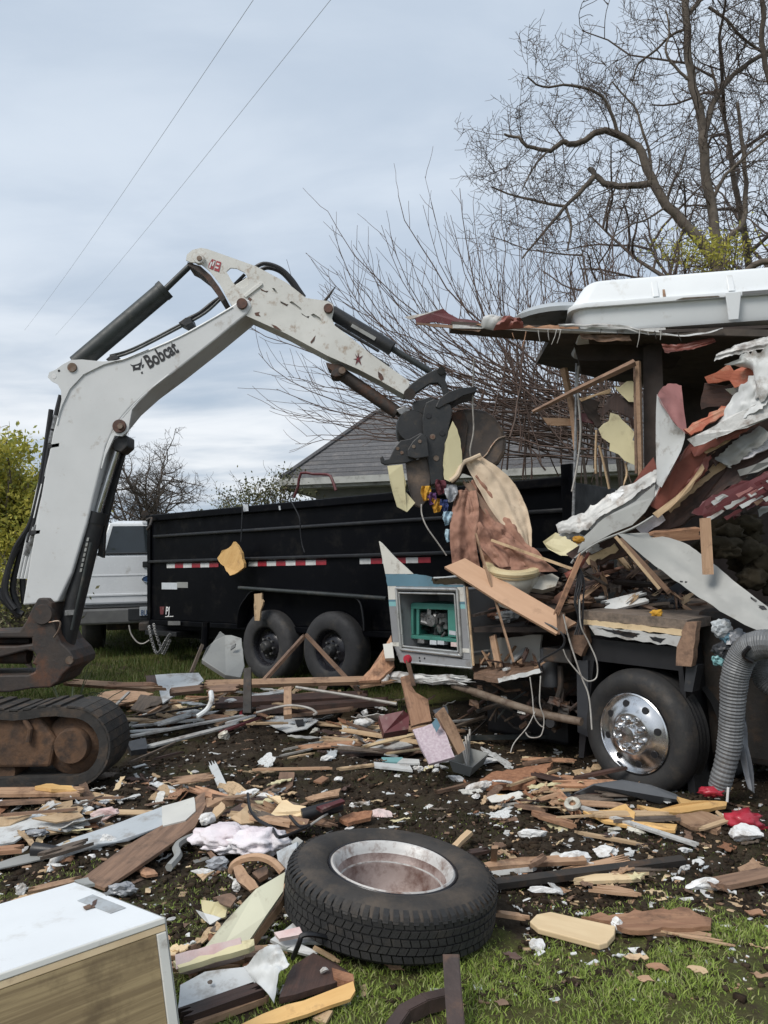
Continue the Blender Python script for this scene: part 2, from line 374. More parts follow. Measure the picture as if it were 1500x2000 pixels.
D('chassis', (.022, .021, .02), (.04, .032, .026), 8, .75, dirt=(.085, .05, .03), damt=.35, dscale=9, bump=.4, bscale=30)
D('rust_pipe', (.11, .075, .05), (.19, .15, .115), 9, .7, dirt=(.06, .035, .022), damt=.45, dscale=12, bump=.4, bscale=40)
D('angle_iron', (.072, .048, .042), (.05, .036, .033), 9, .6, dirt=(.13, .075, .05), damt=.3, dscale=12, bump=.25, bscale=50, metal=.2)
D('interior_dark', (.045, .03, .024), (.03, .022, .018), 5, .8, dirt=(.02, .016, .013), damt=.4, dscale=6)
D('lavender_tile', (.42, .33, .37), (.55, .47, .50), 60, .7, bump=.3, bscale=70, detail=2, dirt=(.3, .22, .22), damt=.15, dscale=9)
D('chipboard', (.40, .20, .11), (.26, .12, .065), 40, .9, bump=.8, bscale=45, dirt=(.16, .07, .04), damt=.35, dscale=14, vary=.15)
D('bark', (.115, .092, .074), (.068, .055, .047), 9, .9, bump=.6, bscale=25, vary=.1)
D('bark_trunk', (.15, .125, .10), (.085, .07, .058), 9, .9, bump=.8, bscale=20, vary=.1)
D('twig', (.105, .078, .064), (.075, .058, .05), 7, .85, vary=.1)
D('cane', (.125, .078, .06), (.085, .06, .048), 7, .8, vary=.1)
D('roof_under', (.09, .07, .055), (.05, .042, .036), 7, .85)
D('wall_grey', (.26, .265, .25), (.22, .225, .215), 3, .8, dirt=(.13, .13, .12), damt=.2, dscale=2, vary=0, bump=.1, bscale=30)
D('fascia', (.42, .425, .40), (.34, .345, .325), 4, .6, dirt=(.14, .135, .12), damt=.3, dscale=4, vary=0)
D('shingle', (.125, .125, .13), (.08, .08, .085), 30, .9, bump=.6, bscale=60, dirt=(.17, .16, .155), damt=.3, dscale=4, vary=.16)
D('galv_wire', (.34, .36, .39), None, 9, .5)
def leaf_mat(name, a, b, tr=.4):
    m = M(name, a, b, 4, .6, vary=.0, spec=.3); nt = m.node_tree; pr = [n for n in nt.nodes if n.type == 'BSDF_PRINCIPLED'][0]
    out = [n for n in nt.nodes if n.type == 'OUTPUT_MATERIAL'][0]; t = nt.nodes.new('ShaderNodeBsdfTranslucent'); mx = nt.nodes.new('ShaderNodeMixShader')
    mx.inputs[0].default_value = tr; t.inputs[0].default_value = (*b, 1); nt.links.new(pr.outputs[0], mx.inputs[1]); nt.links.new(t.outputs[0], mx.inputs[2]); nt.links.new(mx.outputs[0], out.inputs[0])
    MAT[name] = m
leaf_mat('leaf_yellowgreen', (.58, .54, .11), (.40, .40, .08)); leaf_mat('leaf_green', (.22, .26, .06), (.30, .32, .08))
leaf_mat('leaf_olive', (.13, .14, .07), (.09, .095, .05)); leaf_mat('leaf_yellow', (.58, .50, .10), (.40, .38, .08))
leaf_mat('leaf_straw', (.33, .29, .17), (.17, .17, .07)); leaf_mat('leaf_strap', (.20, .23, .15), (.12, .14, .08))
def grass_mat():
    m = bpy.data.materials.new('grass_blade'); m.use_nodes = True; nt = m.node_tree; nt.nodes.clear(); N = nt.nodes.new; L = nt.links.new
    out = N('ShaderNodeOutputMaterial'); b = N('ShaderNodeBsdfPrincipled'); at = N('ShaderNodeAttribute'); at.attribute_name = 'tint'
    L(at.outputs['Color'], b.inputs['Base Color']); b.inputs['Roughness'].default_value = .55; b.inputs['Specular IOR Level'].default_value = .3
    t = N('ShaderNodeBsdfTranslucent'); L(at.outputs['Color'], t.inputs[0]); mx = N('ShaderNodeMixShader'); mx.inputs[0].default_value = .3
    L(b.outputs[0], mx.inputs[1]); L(t.outputs[0], mx.inputs[2]); L(mx.outputs[0], out.inputs[0]); MAT['grass_blade'] = m
grass_mat()
def ground_mat():
    m = bpy.data.materials.new('ground'); m.use_nodes = True; nt = m.node_tree; nt.nodes.clear(); N = nt.nodes.new; L = nt.links.new
    out = N('ShaderNodeOutputMaterial'); b = N('ShaderNodeBsdfPrincipled'); L(b.outputs[0], out.inputs[0])
    tc = N('ShaderNodeTexCoord'); at = N('ShaderNodeAttribute'); at.attribute_name = 'mud'
    def nz(s, d=8, r=.65):
        n = N('ShaderNodeTexNoise'); n.inputs['Scale'].default_value = s; n.inputs['Detail'].default_value = d; n.inputs['Roughness'].default_value = r
        L(tc.outputs['Object'], n.inputs[0]); return n.outputs[0]
    def mr(s, a, c):
        r = N('ShaderNodeMapRange'); r.inputs[1].default_value = a; r.inputs[2].default_value = c; L(s, r.inputs[0]); return r.outputs[0]
    def mix(f, a, c):
        x = N('ShaderNodeMix'); x.data_type = 'RGBA'; L(f, x.inputs[0])
        for i, v in ((6, a), (7, c)):
            if isinstance(v, tuple): x.inputs[i].default_value = (*v, 1)
            else: L(v, x.inputs[i])
        return x.outputs[2]
    soil = mix(mr(nz(7), .35, .65), (.024, .018, .0125), (.054, .041, .029)); soil = mix(mr(nz(55), .5, .72), soil, (.075, .058, .042))
    soil = mix(mr(nz(2.1), .52, .66), soil, (.045, .042, .018))
    turf = mix(mr(nz(18), .35, .65), (.075, .085, .025), (.095, .08, .04)); turf = mix(mr(nz(60), .5, .7), turf, (.14, .165, .045)); turf = mix(mr(nz(3.3), .52, .62), turf, (.06, .045, .03))
    ad = N('ShaderNodeMath'); ad.operation = 'ADD'; L(at.outputs['Fac'], ad.inputs[0]); n5 = mr(nz(9), .3, .7)
    s5 = N('ShaderNodeMath'); s5.operation = 'MULTIPLY_ADD'; L(n5, s5.inputs[0]); s5.inputs[1].default_value = .6; s5.inputs[2].default_value = -.3; L(s5.outputs[0], ad.inputs[1])
    L(mix(mr(ad.outputs[0], .35, .65), turf, soil), b.inputs['Base Color']); b.inputs['Specular IOR Level'].default_value = .12
    rg = N('ShaderNodeMapRange'); L(nz(5), rg.inputs[0]); rg.inputs[1].default_value = .35; rg.inputs[2].default_value = .65; rg.inputs[3].default_value = .55; rg.inputs[4].default_value = .95; L(rg.outputs[0], b.inputs['Roughness'])
    bp = N('ShaderNodeBump'); bp.inputs['Strength'].default_value = .9; bp.inputs['Distance'].default_value = .03; L(nz(26, 10, .72), bp.inputs['Height']); L(bp.outputs[0], b.inputs['Normal'])
    MAT['ground'] = m
ground_mat()

# ------------------------------------------------------------------ ground
def fbm(x, y, s, o=4, seed=0.0):
    return noise.fractal(Vector((x*s, y*s, seed)), 1.0, 2.1, o)
def sst(a, b, t):
    t = min(1, max(0, (t-a)/(b-a))); return t*t*(3-2*t)
def mudmask(x, y):
    n = fbm(x, y, 1.1, 4, 5.5)
    near = sst(2.5, 3.35, y+.35*n-.06*x) * (1-.18*sst(3.3, 3.0, y))
    far = 1-sst(6.9, 7.8, y+.4*n-.5*min(0, x+2)*.5)
    side = 1-sst(3.6, 5.5, abs(x-.2)+.4*n)
    left = 1-.65*sst(-.35, -1.2, x)*sst(4.0, 3.2, y)
    return max(0, min(1, near*far*(.35+.65*side)*left + .0))
def gh(x, y):
    m = mudmask(x, y) if (1.0 < y < 10 and abs(x) < 7) else 0
    z = base_h(y)
    if y < 40: z += .016*fbm(x, y, 1.6, 3, 1.0)
    if m > .02:
        z += m*(.045*fbm(x, y, 2.2, 5, 2.0)+.022*fbm(x, y, 8.0, 4, 3.0)-.01)
    return z
def build_ground():
    def axis(lo, hi, step, far, grow):
        a = list(np.arange(lo, hi, step)); s = step; x = a[-1]; up = []
        while x < far: s *= grow; x += s; up.append(x)
        s = step; x = a[0]; dn = []
        while x > -far: s *= grow; x -= s; dn.append(x)
        return dn[::-1]+a+up
    xs = axis(-3.2, 3.6, .03, 900, 1.35); ys = axis(1.2, 8.4, .03, 900, 1.3)
    V, A = [], []
    for y in ys:
        for x in xs:
            ok = 1.0 < y < 10 and abs(x) < 7
            V.append((x, y, gh(x, y) if y > -5 and y < 60 else base_h(y))); A.append(mudmask(x, y) if ok else 0.0)
    nx = len(xs); F = [(j*nx+i, j*nx+i+1, (j+1)*nx+i+1, (j+1)*nx+i) for j in range(len(ys)-1) for i in range(nx-1)]
    me = bpy.data.meshes.new('ground'); me.from_pydata(V, [], F); me.materials.append(MAT['ground'])
    me.polygons.foreach_set('use_smooth', [True]*len(F))
    at = me.attributes.new('mud', 'FLOAT', 'POINT'); at.data.foreach_set('value', A)
    o = bpy.data.objects.new('ground', me); COL.objects.link(o); tag(o, 'muddy yard ground with torn turf and trampled soil', kind='structure')
build_ground()

def blades(name, label, pts, hmin, hmax, wid, seed, tints, bend=.6, group=None):
    """a mass of grass: each blade a bent two-quad strip"""
    r = np.random.default_rng(seed); n = len(pts); p = np.array(pts, dtype=np.float32)
    h = r.uniform(hmin, hmax, n)*p[:, 3]; a = r.uniform(0, 6.283, n); w = wid*r.uniform(.6, 1.3, n)
    ld = r.uniform(0, 6.283, n); lean = r.uniform(.1, bend, n)*h*1.3
    wx, wy = np.cos(a)*w, np.sin(a)*w; lx, ly = np.cos(ld)*lean, np.sin(ld)*lean
    V = np.zeros((n, 5, 3), np.float32); b = p[:, :3]
    V[:, 0] = b; V[:, 0, 0] -= wx; V[:, 0, 1] -= wy; V[:, 1] = b; V[:, 1, 0] += wx; V[:, 1, 1] += wy
    mid = b.copy(); mid[:, 0] += lx*.35; mid[:, 1] += ly*.35; mid[:, 2] += h*.6
    V[:, 2] = mid; V[:, 2, 0] += wx*.7; V[:, 2, 1] += wy*.7; V[:, 3] = mid; V[:, 3, 0] -= wx*.7; V[:, 3, 1] -= wy*.7
    tip = b.copy(); tip[:, 0] += lx; tip[:, 1] += ly; tip[:, 2] += h*.92; V[:, 4] = tip
    me = bpy.data.meshes.new(name); me.vertices.add(n*5); me.vertices.foreach_set('co', V.reshape(-1))
    loops = np.zeros((n, 7), np.int32); k = (np.arange(n)*5)[:, None]; loops[:] = np.array([0, 1, 2, 3, 3, 2, 4])[None]+k
    me.loops.add(n*7); me.loops.foreach_set('vertex_index', loops.reshape(-1))
    st = np.zeros((n, 2), np.int32); st[:, 0] = np.arange(n)*7; st[:, 1] = st[:, 0]+4
    me.polygons.add(n*2); me.polygons.foreach_set('loop_start', st.reshape(-1))
    me.update(calc_edges=True)
    T = np.array(tints, dtype=np.float32); i0 = r.integers(0, len(T), n); i1 = r.integers(0, len(T), n); f = r.random(n)[:, None]
    c = T[i0]*(1-f)+T[i1]*f; c4 = np.ones((n, 5, 4), np.float32); c4[:, :, :3] = c[:, None, :]
    at = me.attributes.new('tint', 'FLOAT_COLOR', 'POINT'); at.data.foreach_set('color', c4.reshape(-1))
    me.materials.append(MAT['grass_blade'])
    o = bpy.data.objects.new(name, me); COL.objects.link(o); return tag(o, label, 'grass', kind='stuff')
def grow_grass():
    r = random.Random(3); pts = []
    for k in range(190000):                       # lawn in front, thin in the mud
        y = 1.75+(r.random()**1.2)*2.5; x = r.uniform(-.56*y-.1, .56*y+.15)
        m = mudmask(x, y); n = fbm(x, y, 3.2, 3, 8.0)
        if r.random() < max(.0, (1-m*1.12))*min(1, max(.06, .62+1.5*n)) + (.12 if n > .12 else .0):
            pts.append((x, y, gh(x, y)-.004, 1.05-.5*m+.35*n))
    tint = [(.24, .34, .06), (.30, .40, .08), (.36, .43, .11), (.18, .25, .045), (.40, .39, .2), (.26, .34, .075)]
    blades('lawn_grass', 'short green grass in front of the tyre and between scraps', pts, .010, .028, .0023, 4, tint, 1.1)
    pts = []
    for k in range(45000):                        # rough turf left standing in the mud
        y = r.uniform(3.0, 6.2); x = r.uniform(-.56*y, .56*y)
        n = fbm(x, y, 2.0, 3, 12.0)
        if n > .08 and r.random() < (n-.02)*2.0: pts.append((x, y, gh(x, y)-.004, .8))
    blades('mud_grass', 'dull trampled grass in patches on the mud', pts, .014, .04, .002, 6, [(.035, .045, .012), (.055, .06, .02), (.075, .06, .032), (.04, .055, .014)], 1.2)
    pts = []
    for k in range(70000):                        # grass strip by the vehicles
        y = 5.9+r.random()**1.3*11; x = r.uniform(-.56*y-.2, .05*y) if r.random() < .8 else r.uniform(-.5*y, .6*y)
        m = mudmask(x, y) if y < 10 else 0; n = fbm(x, y, 1.4, 3, 18.0)
        if r.random() < (1-m)*(.8+.6*n): pts.append((x, y, gh(x, y)-.004, 1.0+.5*n))
    blades('back_grass', 'green grass strip beside the pickup and under the trailer', pts, .04, .10, .004, 9, [(.055, .09, .018), (.085, .125, .025), (.045, .07, .014), (.12, .13, .04)])
grow_grass()
# ------------------------------------------------------------------ house, in the background
def pxf(x, y, Y): return P(x, y, Y)
def house():
    a = P(548, 940, 15.0); b = P(1330, 905, 13.5)          # ends of the eave line
    ez = 3.05; a.z = ez; b.z = ez
    t = (b-a); t.z = 0; L = t.length; t.normalize(); n = Vector((-t.y, t.x, 0))   # n points away from the camera
    H = empty('house', (a.x, a.y, base_h(16)), 'low grey house with dark shingle hip roof behind the black trailer', 'house')
    w0 = a+t*.55+n*.55; w1 = b+n*.55; gz = base_h(16)
    mk('wall', prism([Vector((w0.x, w0.y, gz)), Vector((w1.x, w1.y, gz)), Vector((w1.x, w1.y, ez-.12)), Vector((w0.x, w0.y, ez-.12))], n*2.2), MAT['wall_grey'], H)
    up = Vector((0, 0, 1))
    mk('soffit', prism([a+up*-.14+n*.03+t*.03, b+up*-.14+n*.03, b+up*-.14+n*3.2, a+up*-.14+n*3.2+t*.03], up*.02), MAT['fascia'], H)
    mk('fascia', prism([a+up*-.16, b+up*-.16, b+up*.03, a+up*.03], n*.03), MAT['fascia'], H, bev=.004)
    g = [a-n*.10+up*.0, b-n*.10+up*.0]
    mk('gutter', join(prism([g[0]+up*-.10, g[1]+up*-.10, g[1]+up*.03, g[0]+up*.03], n*.012), prism([g[0]+up*-.10+n*.012, g[1]+up*-.10+n*.012, g[1]+n*.098-up*.10, g[0]+n*.098-up*.10], up*.01)), MAT['fascia'], H)
    mk('fascia', prism([a+up*-.16+n*.03, a+up*-.16+n*3.2, a+up*.03+n*3.2, a+up*.03+n*.03], t*.03), MAT['fascia'], H)
    # hip roof: courses of shingles, front slope and left hip slope
    rise, run = 1.52, 1.6; rows = 16; sl = Vector((0, 0, rise))+n*run
    me_c = {}
    for i in range(rows):
        f0, f1 = i/rows, (i+1.25)/rows
        hz0 = a+up*(.04+rise*f0)+n*(run*f0); lx = run*f0
        lift = up*.013
        lo0 = a+t*(run*f0)+n*(run*f0)+up*(.035+rise*f0); lo1 = b+n*(run*f0)+up*(.035+rise*f0)
        hi0 = a+t*(run*min(1, f1))+n*(run*f1)+up*(.03+rise*f1); hi1 = b+n*(run*f1)+up*(.03+rise*f1)
        vf = prism([lo0+lift, lo1+lift, hi1, hi0], up*-.011)
        mk('shingle_course', vf, MAT['shingle'], H, frame=frame_from(t))
        q0 = a+n*(3.2-run*f0)+t*(run*f0)+up*(.035+rise*f0); q1 = a+n*(3.2-run*min(1, f1))+t*(run*f1)+up*(.03+rise*f1)
        if f1 < 1: mk('shingle_course', prism([lo0+lift-t*.004, hi0-t*.004, q1, q0+lift], up*-.011), MAT['shingle'], H, frame=frame_from(n))
    rt = a+t*run+n*run+up*(rise+.04)
    mk('hip_cap', tube([a+up*.06, rt+up*.02], .05, 6), MAT['shingle'], H)
    mk('ridge_cap', tube([rt+up*.02, b+n*run+up*(rise+.06)], .055, 6), MAT['shingle'], H)
house()

# ------------------------------------------------------------------ excavator
EXY = 5.75
MW, AW = MAT['machine_white'], MAT['arm_white']
def ln(p, q, r, Y, n=14, Y2=None):
    return tube([P(*p, Y), P(*q, Y2 or Y)], r, n)
EX = empty('excavator', P(40, 1500, 5.9), 'white tracked excavator with dusty boom reaching over the wreck', 'excavator')
def ex(name, vf, mat, **k): return mk(name, vf, MAT[mat] if isinstance(mat, str) else mat, k.pop('parent', EX), **k)
boom_poly = [(44, 1182), (62, 1070), (85, 940), (103, 845), (117, 793), (134, 757), (163, 728), (203, 709), (245, 698), (300, 677), (350, 655), (410, 622), (455, 595), (472, 582), (487, 585), (491, 598), (482, 613), (420, 664), (340, 727), (290, 764), (252, 798), (226, 830), (206, 872), (196, 915), (170, 1020), (140, 1120), (113, 1176)]
boom = ex('boom', pxprism(boom_poly, EXY, .30), MW, bev=.012)
bracket = [(93, 737), (96, 727), (108, 722), (122, 712), (139, 703), (160, 702), (200, 706), (238, 703), (290, 682), (245, 700.5), (203, 711.5), (163, 731), (136, 760), (121, 792), (113, 815), (120, 780), (119, 762), (112, 750), (101, 745)]
for dy, nm in ((-.012, 'bracket_plate'), (.29, 'bracket_plate')):
    ex(nm, pxprism(bracket, EXY+dy, .022), MW, parent=boom, bev=.003)
lug = [(296, 760), (270, 786), (258, 800), (253, 825), (250, 842), (238, 852), (224, 851), (207, 888), (198, 917), (203, 885), (214, 858), (232, 826), (258, 796)]
for dy in (-.012, .29): ex('lug_plate', pxprism(lug, EXY+dy, .022), MW, parent=boom, bev=.003)
ex('pivot_pin', disc(P(232, 832, EXY-.03), (0, -1, 0), .052, .05), 'rusty_pin', parent=boom, smooth=True)
ex('pin_cap', disc(P(234, 832, EXY-.045), (0, -1, 0), .022, .03), 'pin', parent=boom, smooth=True)
ex('pivot_pin', disc(P(140, 717, EXY-.025), (0, -1, 0), .036, .04), 'pin', parent=boom, smooth=True)
ex('lifting_eye', disc(P(105, 735, EXY-.014), (0, -1, 0), .02, .01), 'ink_white', parent=boom)
ex('bolt', disc(P(115, 724, EXY-.014), (0, -1, 0), .010, .01, 10), 'ink_black', parent=boom)
ex('boom_edge_trim', tube([p+Vector((0, -.002, 0)) for p in smoothpts(pxs([(112, 830), (121, 795), (136, 762), (163, 733), (203, 713), (245, 702), (350, 659), (455, 600)], EXY), 5)], .006, 6), MW, parent=boom, smooth=True)
ex('boom_edge_trim', tube([p+Vector((0, -.002, 0)) for p in smoothpts(pxs([(330, 732), (290, 764), (256, 797), (230, 829), (210, 870), (199, 915)], EXY), 5)], .006, 6), MW, parent=boom, smooth=True)
# lettering and emblem on the boom
def text_on(parent, s, p0, p1, size, mat, Y, sx=.62, name='lettering', off=.012, shear=0):
    a, b = P(*p0, Y), P(*p1, Y); c = bpy.data.curves.new(name, 'FONT'); c.body = s; c.size = size; c.extrude = .0006; c.offset = off*size; c.shear = shear
    tmp = bpy.data.objects.new('tmp', c); COL.objects.link(tmp); bpy.context.view_layer.update()
    me = bpy.data.meshes.new_from_object(tmp.evaluated_get(bpy.context.evaluated_depsgraph_get())); bpy.data.objects.remove(tmp); bpy.data.curves.remove(c)
    me.name = name; me.materials.clear(); me.materials.append(MAT[mat]); o = bpy.data.objects.new(name, me); put(o, a, parent)
    d = (b-a).normalized(); f = Matrix((d, Vector((0, -1, 0)).cross(d).normalized(), Vector((0, -1, 0)))).transposed()
    o.matrix_basis = Matrix.Translation(a-wl(parent)) @ f.to_4x4() @ Matrix.Diagonal((sx, 1, 1, 1)); return o
text_on(boom, 'Bobcat', (291, 720), (350, 686), .150, 'ink_black', EXY-.003, .62, off=.028)
emb = [[(254, 711), (259, 713), (268, 711), (274, 708), (276, 699), (277, 709), (274, 717), (274, 722), (270, 722), (262, 723), (260, 725), (259, 716), (256, 714)], [(277, 713), (281, 711), (280, 717), (277, 719)], [(275, 727), (278, 725), (279, 729), (276, 730)]]
holes = [[(264, 715.5), (271, 713.8), (271, 717), (265, 718)]]
for q in emb: ex('emblem', pxprism(q, EXY-.003, .002), 'ink_black', parent=boom)
for q in holes: ex('emblem_eye', pxprism(q, EXY-.0045, .001), MW, parent=boom)
# steel lines and hoses at the back of the boom
for k, (dx, r) in enumerate(((0, .014), (-7, .014), (-14, .012))):
    ex('steel_line', tube(smoothpts(pxs([(108+dx*.4, 872), (96+dx, 925), (80+dx, 990), (62+dx, 1075), (50+dx, 1130)], EXY+.06+.05*k), 4), r, 8), 'machine_white', smooth=True)
for k, pts in enumerate([[(119, 772), (112, 800), (105, 830), (98, 860)], [(116, 790), (104, 835), (94, 890), (84, 950), (70, 1010), (55, 1060)], [(100, 800), (90, 870), (78, 950), (60, 1020), (30, 1070), (15, 1120), (12, 1160), (30, 1190)],
                         [(62, 1040), (40, 1060), (20, 1100), (8, 1150), (20, 1185), (45, 1200)], [(66, 1035), (48, 1060), (35, 1100), (25, 1150), (38, 1190)], [(70, 1050), (52, 1080), (44, 1130), (48, 1180)], [(-5, 1150), (10, 1175), (40, 1205)]]):
    ex('hydraulic_hose', tube(smoothpts(pxs(pts, EXY+.08+.035*k), 5), .02 if k < 3 else .024, 8), 'black_hose', smooth=True)
for p, q in (((104, 838), (110, 812)), ((98, 866), (103, 842)), ((107, 868), (111, 840)), ((72, 1025), (62, 1055)), ((60, 1060), (50, 1085)), ((66, 1050), (54, 1080))):
    ex('hose_fitting', ln(p, q, .018, EXY+.05, 8), 'engine_metal', smooth=True)
ex('line_clamp', pxprism([(94, 868), (117, 864), (116, 873), (93, 877)], EXY+.0, .12), 'black_plate', bev=.004)
ex('line_clamp', pxprism([(60, 1036), (80, 1034), (78, 1043), (58, 1046)], EXY+.0, .12), 'black_plate', bev=.004)
# lines along the top of the boom
for k, dy in enumerate((0, -5)):
    ex('steel_line', tube(smoothpts(pxs([(215, 700+dy), (260, 686+dy), (350, 640+dy), (400, 612+dy), (430, 585+dy)], EXY+.1+.06*k), 4), .011, 8), 'hyd_grey', smooth=True)
ex('line_clamp', pxprism([(348, 630), (362, 620), (372, 618), (376, 630), (362, 637)], EXY+.05, .14), 'black_plate', bev=.004)
ex('line_clamp', pxprism([(206, 702), (215, 694), (225, 692), (232, 700), (218, 705)], EXY+.05, .14), 'black_plate', bev=.004)
# arm cylinder above the boom
cyl = ex('arm_cylinder', ln((150, 712), (322, 566), .074, EXY+.14, 22), 'hyd_grey', smooth=True)
ex('cylinder_gland', tube([P(316, 571, EXY+.14), P(324, 564, EXY+.14)], .079, 22), 'hyd_grey', parent=cyl, smooth=True)
ex('cylinder_rod', ln((320, 568), (376, 514), .024, EXY+.14), 'hyd_grey', parent=cyl, smooth=True)
# arm (dipper)
arm_poly = [(363, 508), (365, 497), (376, 488), (392, 484), (404, 486), (455, 504), (500, 520), (560, 552), (598, 582), (640, 588), (650, 594), (652, 606), (648, 622), (654, 636), (680, 655), (720, 688), (800, 745), (798, 770), (789, 770), (740, 742), (700, 721), (640, 695), (560, 652), (482, 617), (460, 605), (448, 590), (440, 575), (428, 553), (410, 530), (390, 514), (372, 512)]
# side plate with its lightening slots cut through: built as plate around the holes
def plate_with_holes(name, poly, holes, Y, thick, mat, parent, bev=.004):
    from mathutils.geometry import delaunay_2d_cdt
    vs = [Vector(p) for p in poly]; es = [(i, (i+1) % len(poly)) for i in range(len(poly))]
    for h in holes:
        k = len(vs); vs += [Vector(p) for p in h]; es += [(k+i, k+(i+1) % len(h)) for i in range(len(h))]
    r = delaunay_2d_cdt(vs, es, [], 1, 1e-3)
    def inside(p, q):
        c = False; n = len(q)
        for i in range(n):
            (x1, y1), (x2, y2) = q[i], q[(i+1) % n]
            if (y1 > p[1]) != (y2 > p[1]) and p[0] < (x2-x1)*(p[1]-y1)/(y2-y1)+x1: c = not c
        return c
    tris = []
    for f in r[2]:
        c = sum((r[0][i] for i in f), Vector((0, 0)))/len(f)
        if inside(c, poly) and not any(inside(c, h) for h in holes): tris.append(f)
    V = [P(v.x, v.y, Y) for v in r[0]]; n = len(V); V2 = [v+Vector((0, thick, 0)) for v in V]; F = [tuple(f) for f in tris]+[tuple(i+n for i in reversed(f)) for f in tris]
    cnt = {}
    for f in tris:
        for i in range(len(f)): e = (f[i], f[(i+1) % len(f)]); cnt[e] = 1
    for (a, b) in cnt:
        if (b, a) not in cnt: F.append((b, a, a+n, b+n))
    return mk(name, (V+V2, F), mat, parent)
h1 = [(442, 530), (450, 523), (462, 524), (478, 532), (486, 545), (484, 556), (474, 563), (462, 560), (452, 548)]
h2 = [(531, 562), (536, 563), (543, 573), (539, 574)]; h3 = [(565, 590), (570, 588), (588, 602), (589, 606), (584, 605)]; h4 = [(607, 615), (612, 612), (625, 620), (630, 630), (627, 634), (618, 625)]
arm = ex('arm', pxprism([(437, 570), (500, 530), (560, 562), (600, 594), (646, 606), (648, 626), (654, 638), (680, 657), (720, 690), (797, 747), (795, 768), (789, 769), (740, 741), (700, 720), (640, 694), (560, 651), (482, 616), (460, 604), (448, 590)], EXY+.03, .22), AW, bev=.006)
for dy in (.012, .245):
    plate_with_holes('arm_side_plate', arm_poly, [h1, h2, h3, h4], EXY+dy, .016, AW, arm)
ex('arm_back_rib', prism(pxs([(366, 512), (376, 515), (392, 520), (412, 538), (428, 560), (440, 583), (432, 590), (418, 565), (400, 541), (378, 524), (366, 518)], EXY+.028), (0, .216, 0)), 'rust_cast', parent=arm)
ex('arm_stiffener', pxprism([(475, 577), (508, 550), (512, 552), (512, 556), (480, 581)], EXY+.0, .014), AW, parent=arm, bev=.002)
for c, r, m in (((388, 504), .040, 'arm_white'), ((472, 592), .042, 'rusty_pin'), ((641, 601), .036, 'rusty_pin'), ((668, 723), .028, 'pin')):
    ex('pivot_pin', disc(P(c[0], c[1], EXY-.022), (0, -1, 0), r, .045), m, parent=arm, smooth=True)
ex('pin_cap', disc(P(389, 504, EXY-.03), (0, -1, 0), .02, .02), 'pin', parent=arm, smooth=True)
for q in ([(508, 563), (518, 568), (524, 568), (521, 571), (510, 567)], [(548, 588), (560, 594), (563, 594), (560, 598), (548, 591)], [(588, 611), (598, 618), (604, 617), (602, 621), (590, 614)]):
    ex('wear_scuff', pxprism(q, EXY+.0095, .002), 'rust_cast', parent=arm)
for q in ([(486, 580), (492, 584), (489, 588), (483, 590), (487, 596), (480, 592)], [(497, 611), (507, 609), (505, 613), (509, 618), (499, 616)], [(530, 633), (540, 637), (551, 646), (546, 645), (535, 640)], [(738, 725), (746, 731), (750, 740), (744, 744), (739, 736)], [(606, 668), (616, 655), (614, 665), (608, 671)]):
    ex('rust_patch', pxprism(q, EXY+.0095, .002), 'rusty_pin', parent=arm)
# stickers on the arm
for q, m in (([(408, 515), (414, 506), (421, 508), (416, 527), (407, 523)], 'ink_red'), ([(423, 509), (432, 512), (428, 531), (418, 528)], 'ink_red'), ([(412, 511), (415, 512), (410, 524), (408, 522)], 'ink_white'), ([(424, 513), (429, 515), (428, 518), (423, 516)], 'ink_white'), ([(421, 520), (427, 522), (426, 525), (420, 523)], 'ink_white'), ([(417, 509), (420, 510), (416, 520), (414, 519)], 'ink_white')):
    ex('sticker', pxprism(q, EXY+.0085-(.0015 if m == 'ink_white' else 0), .001), m, parent=arm)
for q, m in (([(693, 690), (698, 697), (699, 688), (702, 698), (709, 694), (703, 702), (706, 714), (700, 706), (694, 713), (696, 703), (690, 701), (697, 700)], 'maroon'), ([(697, 699), (700, 700), (700, 703), (697, 703)], 'ink_red')):
    ex('star_sticker', pxprism(q, EXY+.0085-(.0015 if m == 'ink_red' else 0), .001), m, parent=arm)
for k, (pp) in enumerate([[(492, 527), (515, 515), (545, 523), (568, 543), (585, 567), (594, 580)], [(500, 532), (522, 523), (548, 531), (568, 551), (583, 572), (590, 582)]]):
    ex('hydraulic_hose', tube(smoothpts(pxs(pp, EXY+.1+.05*k), 5), .017, 8), 'black_hose', smooth=True)
ex('hydraulic_hose', tube(smoothpts(pxs([(434, 580), (415, 592), (390, 612), (370, 622), (355, 632)], EXY+.13), 4), .018, 8), 'black_hose', smooth=True)
for k in range(2): ex('hydraulic_hose', ln((452+k*8, 562-k*3), (478+k*4, 536+k*8), .013, EXY+.1), 'black_hose')
ex('bent_tab', tube(pxs([(634, 588), (643, 577), (655, 560)], EXY+.1), [.012, .01, .004], 6), 'rust_cast')
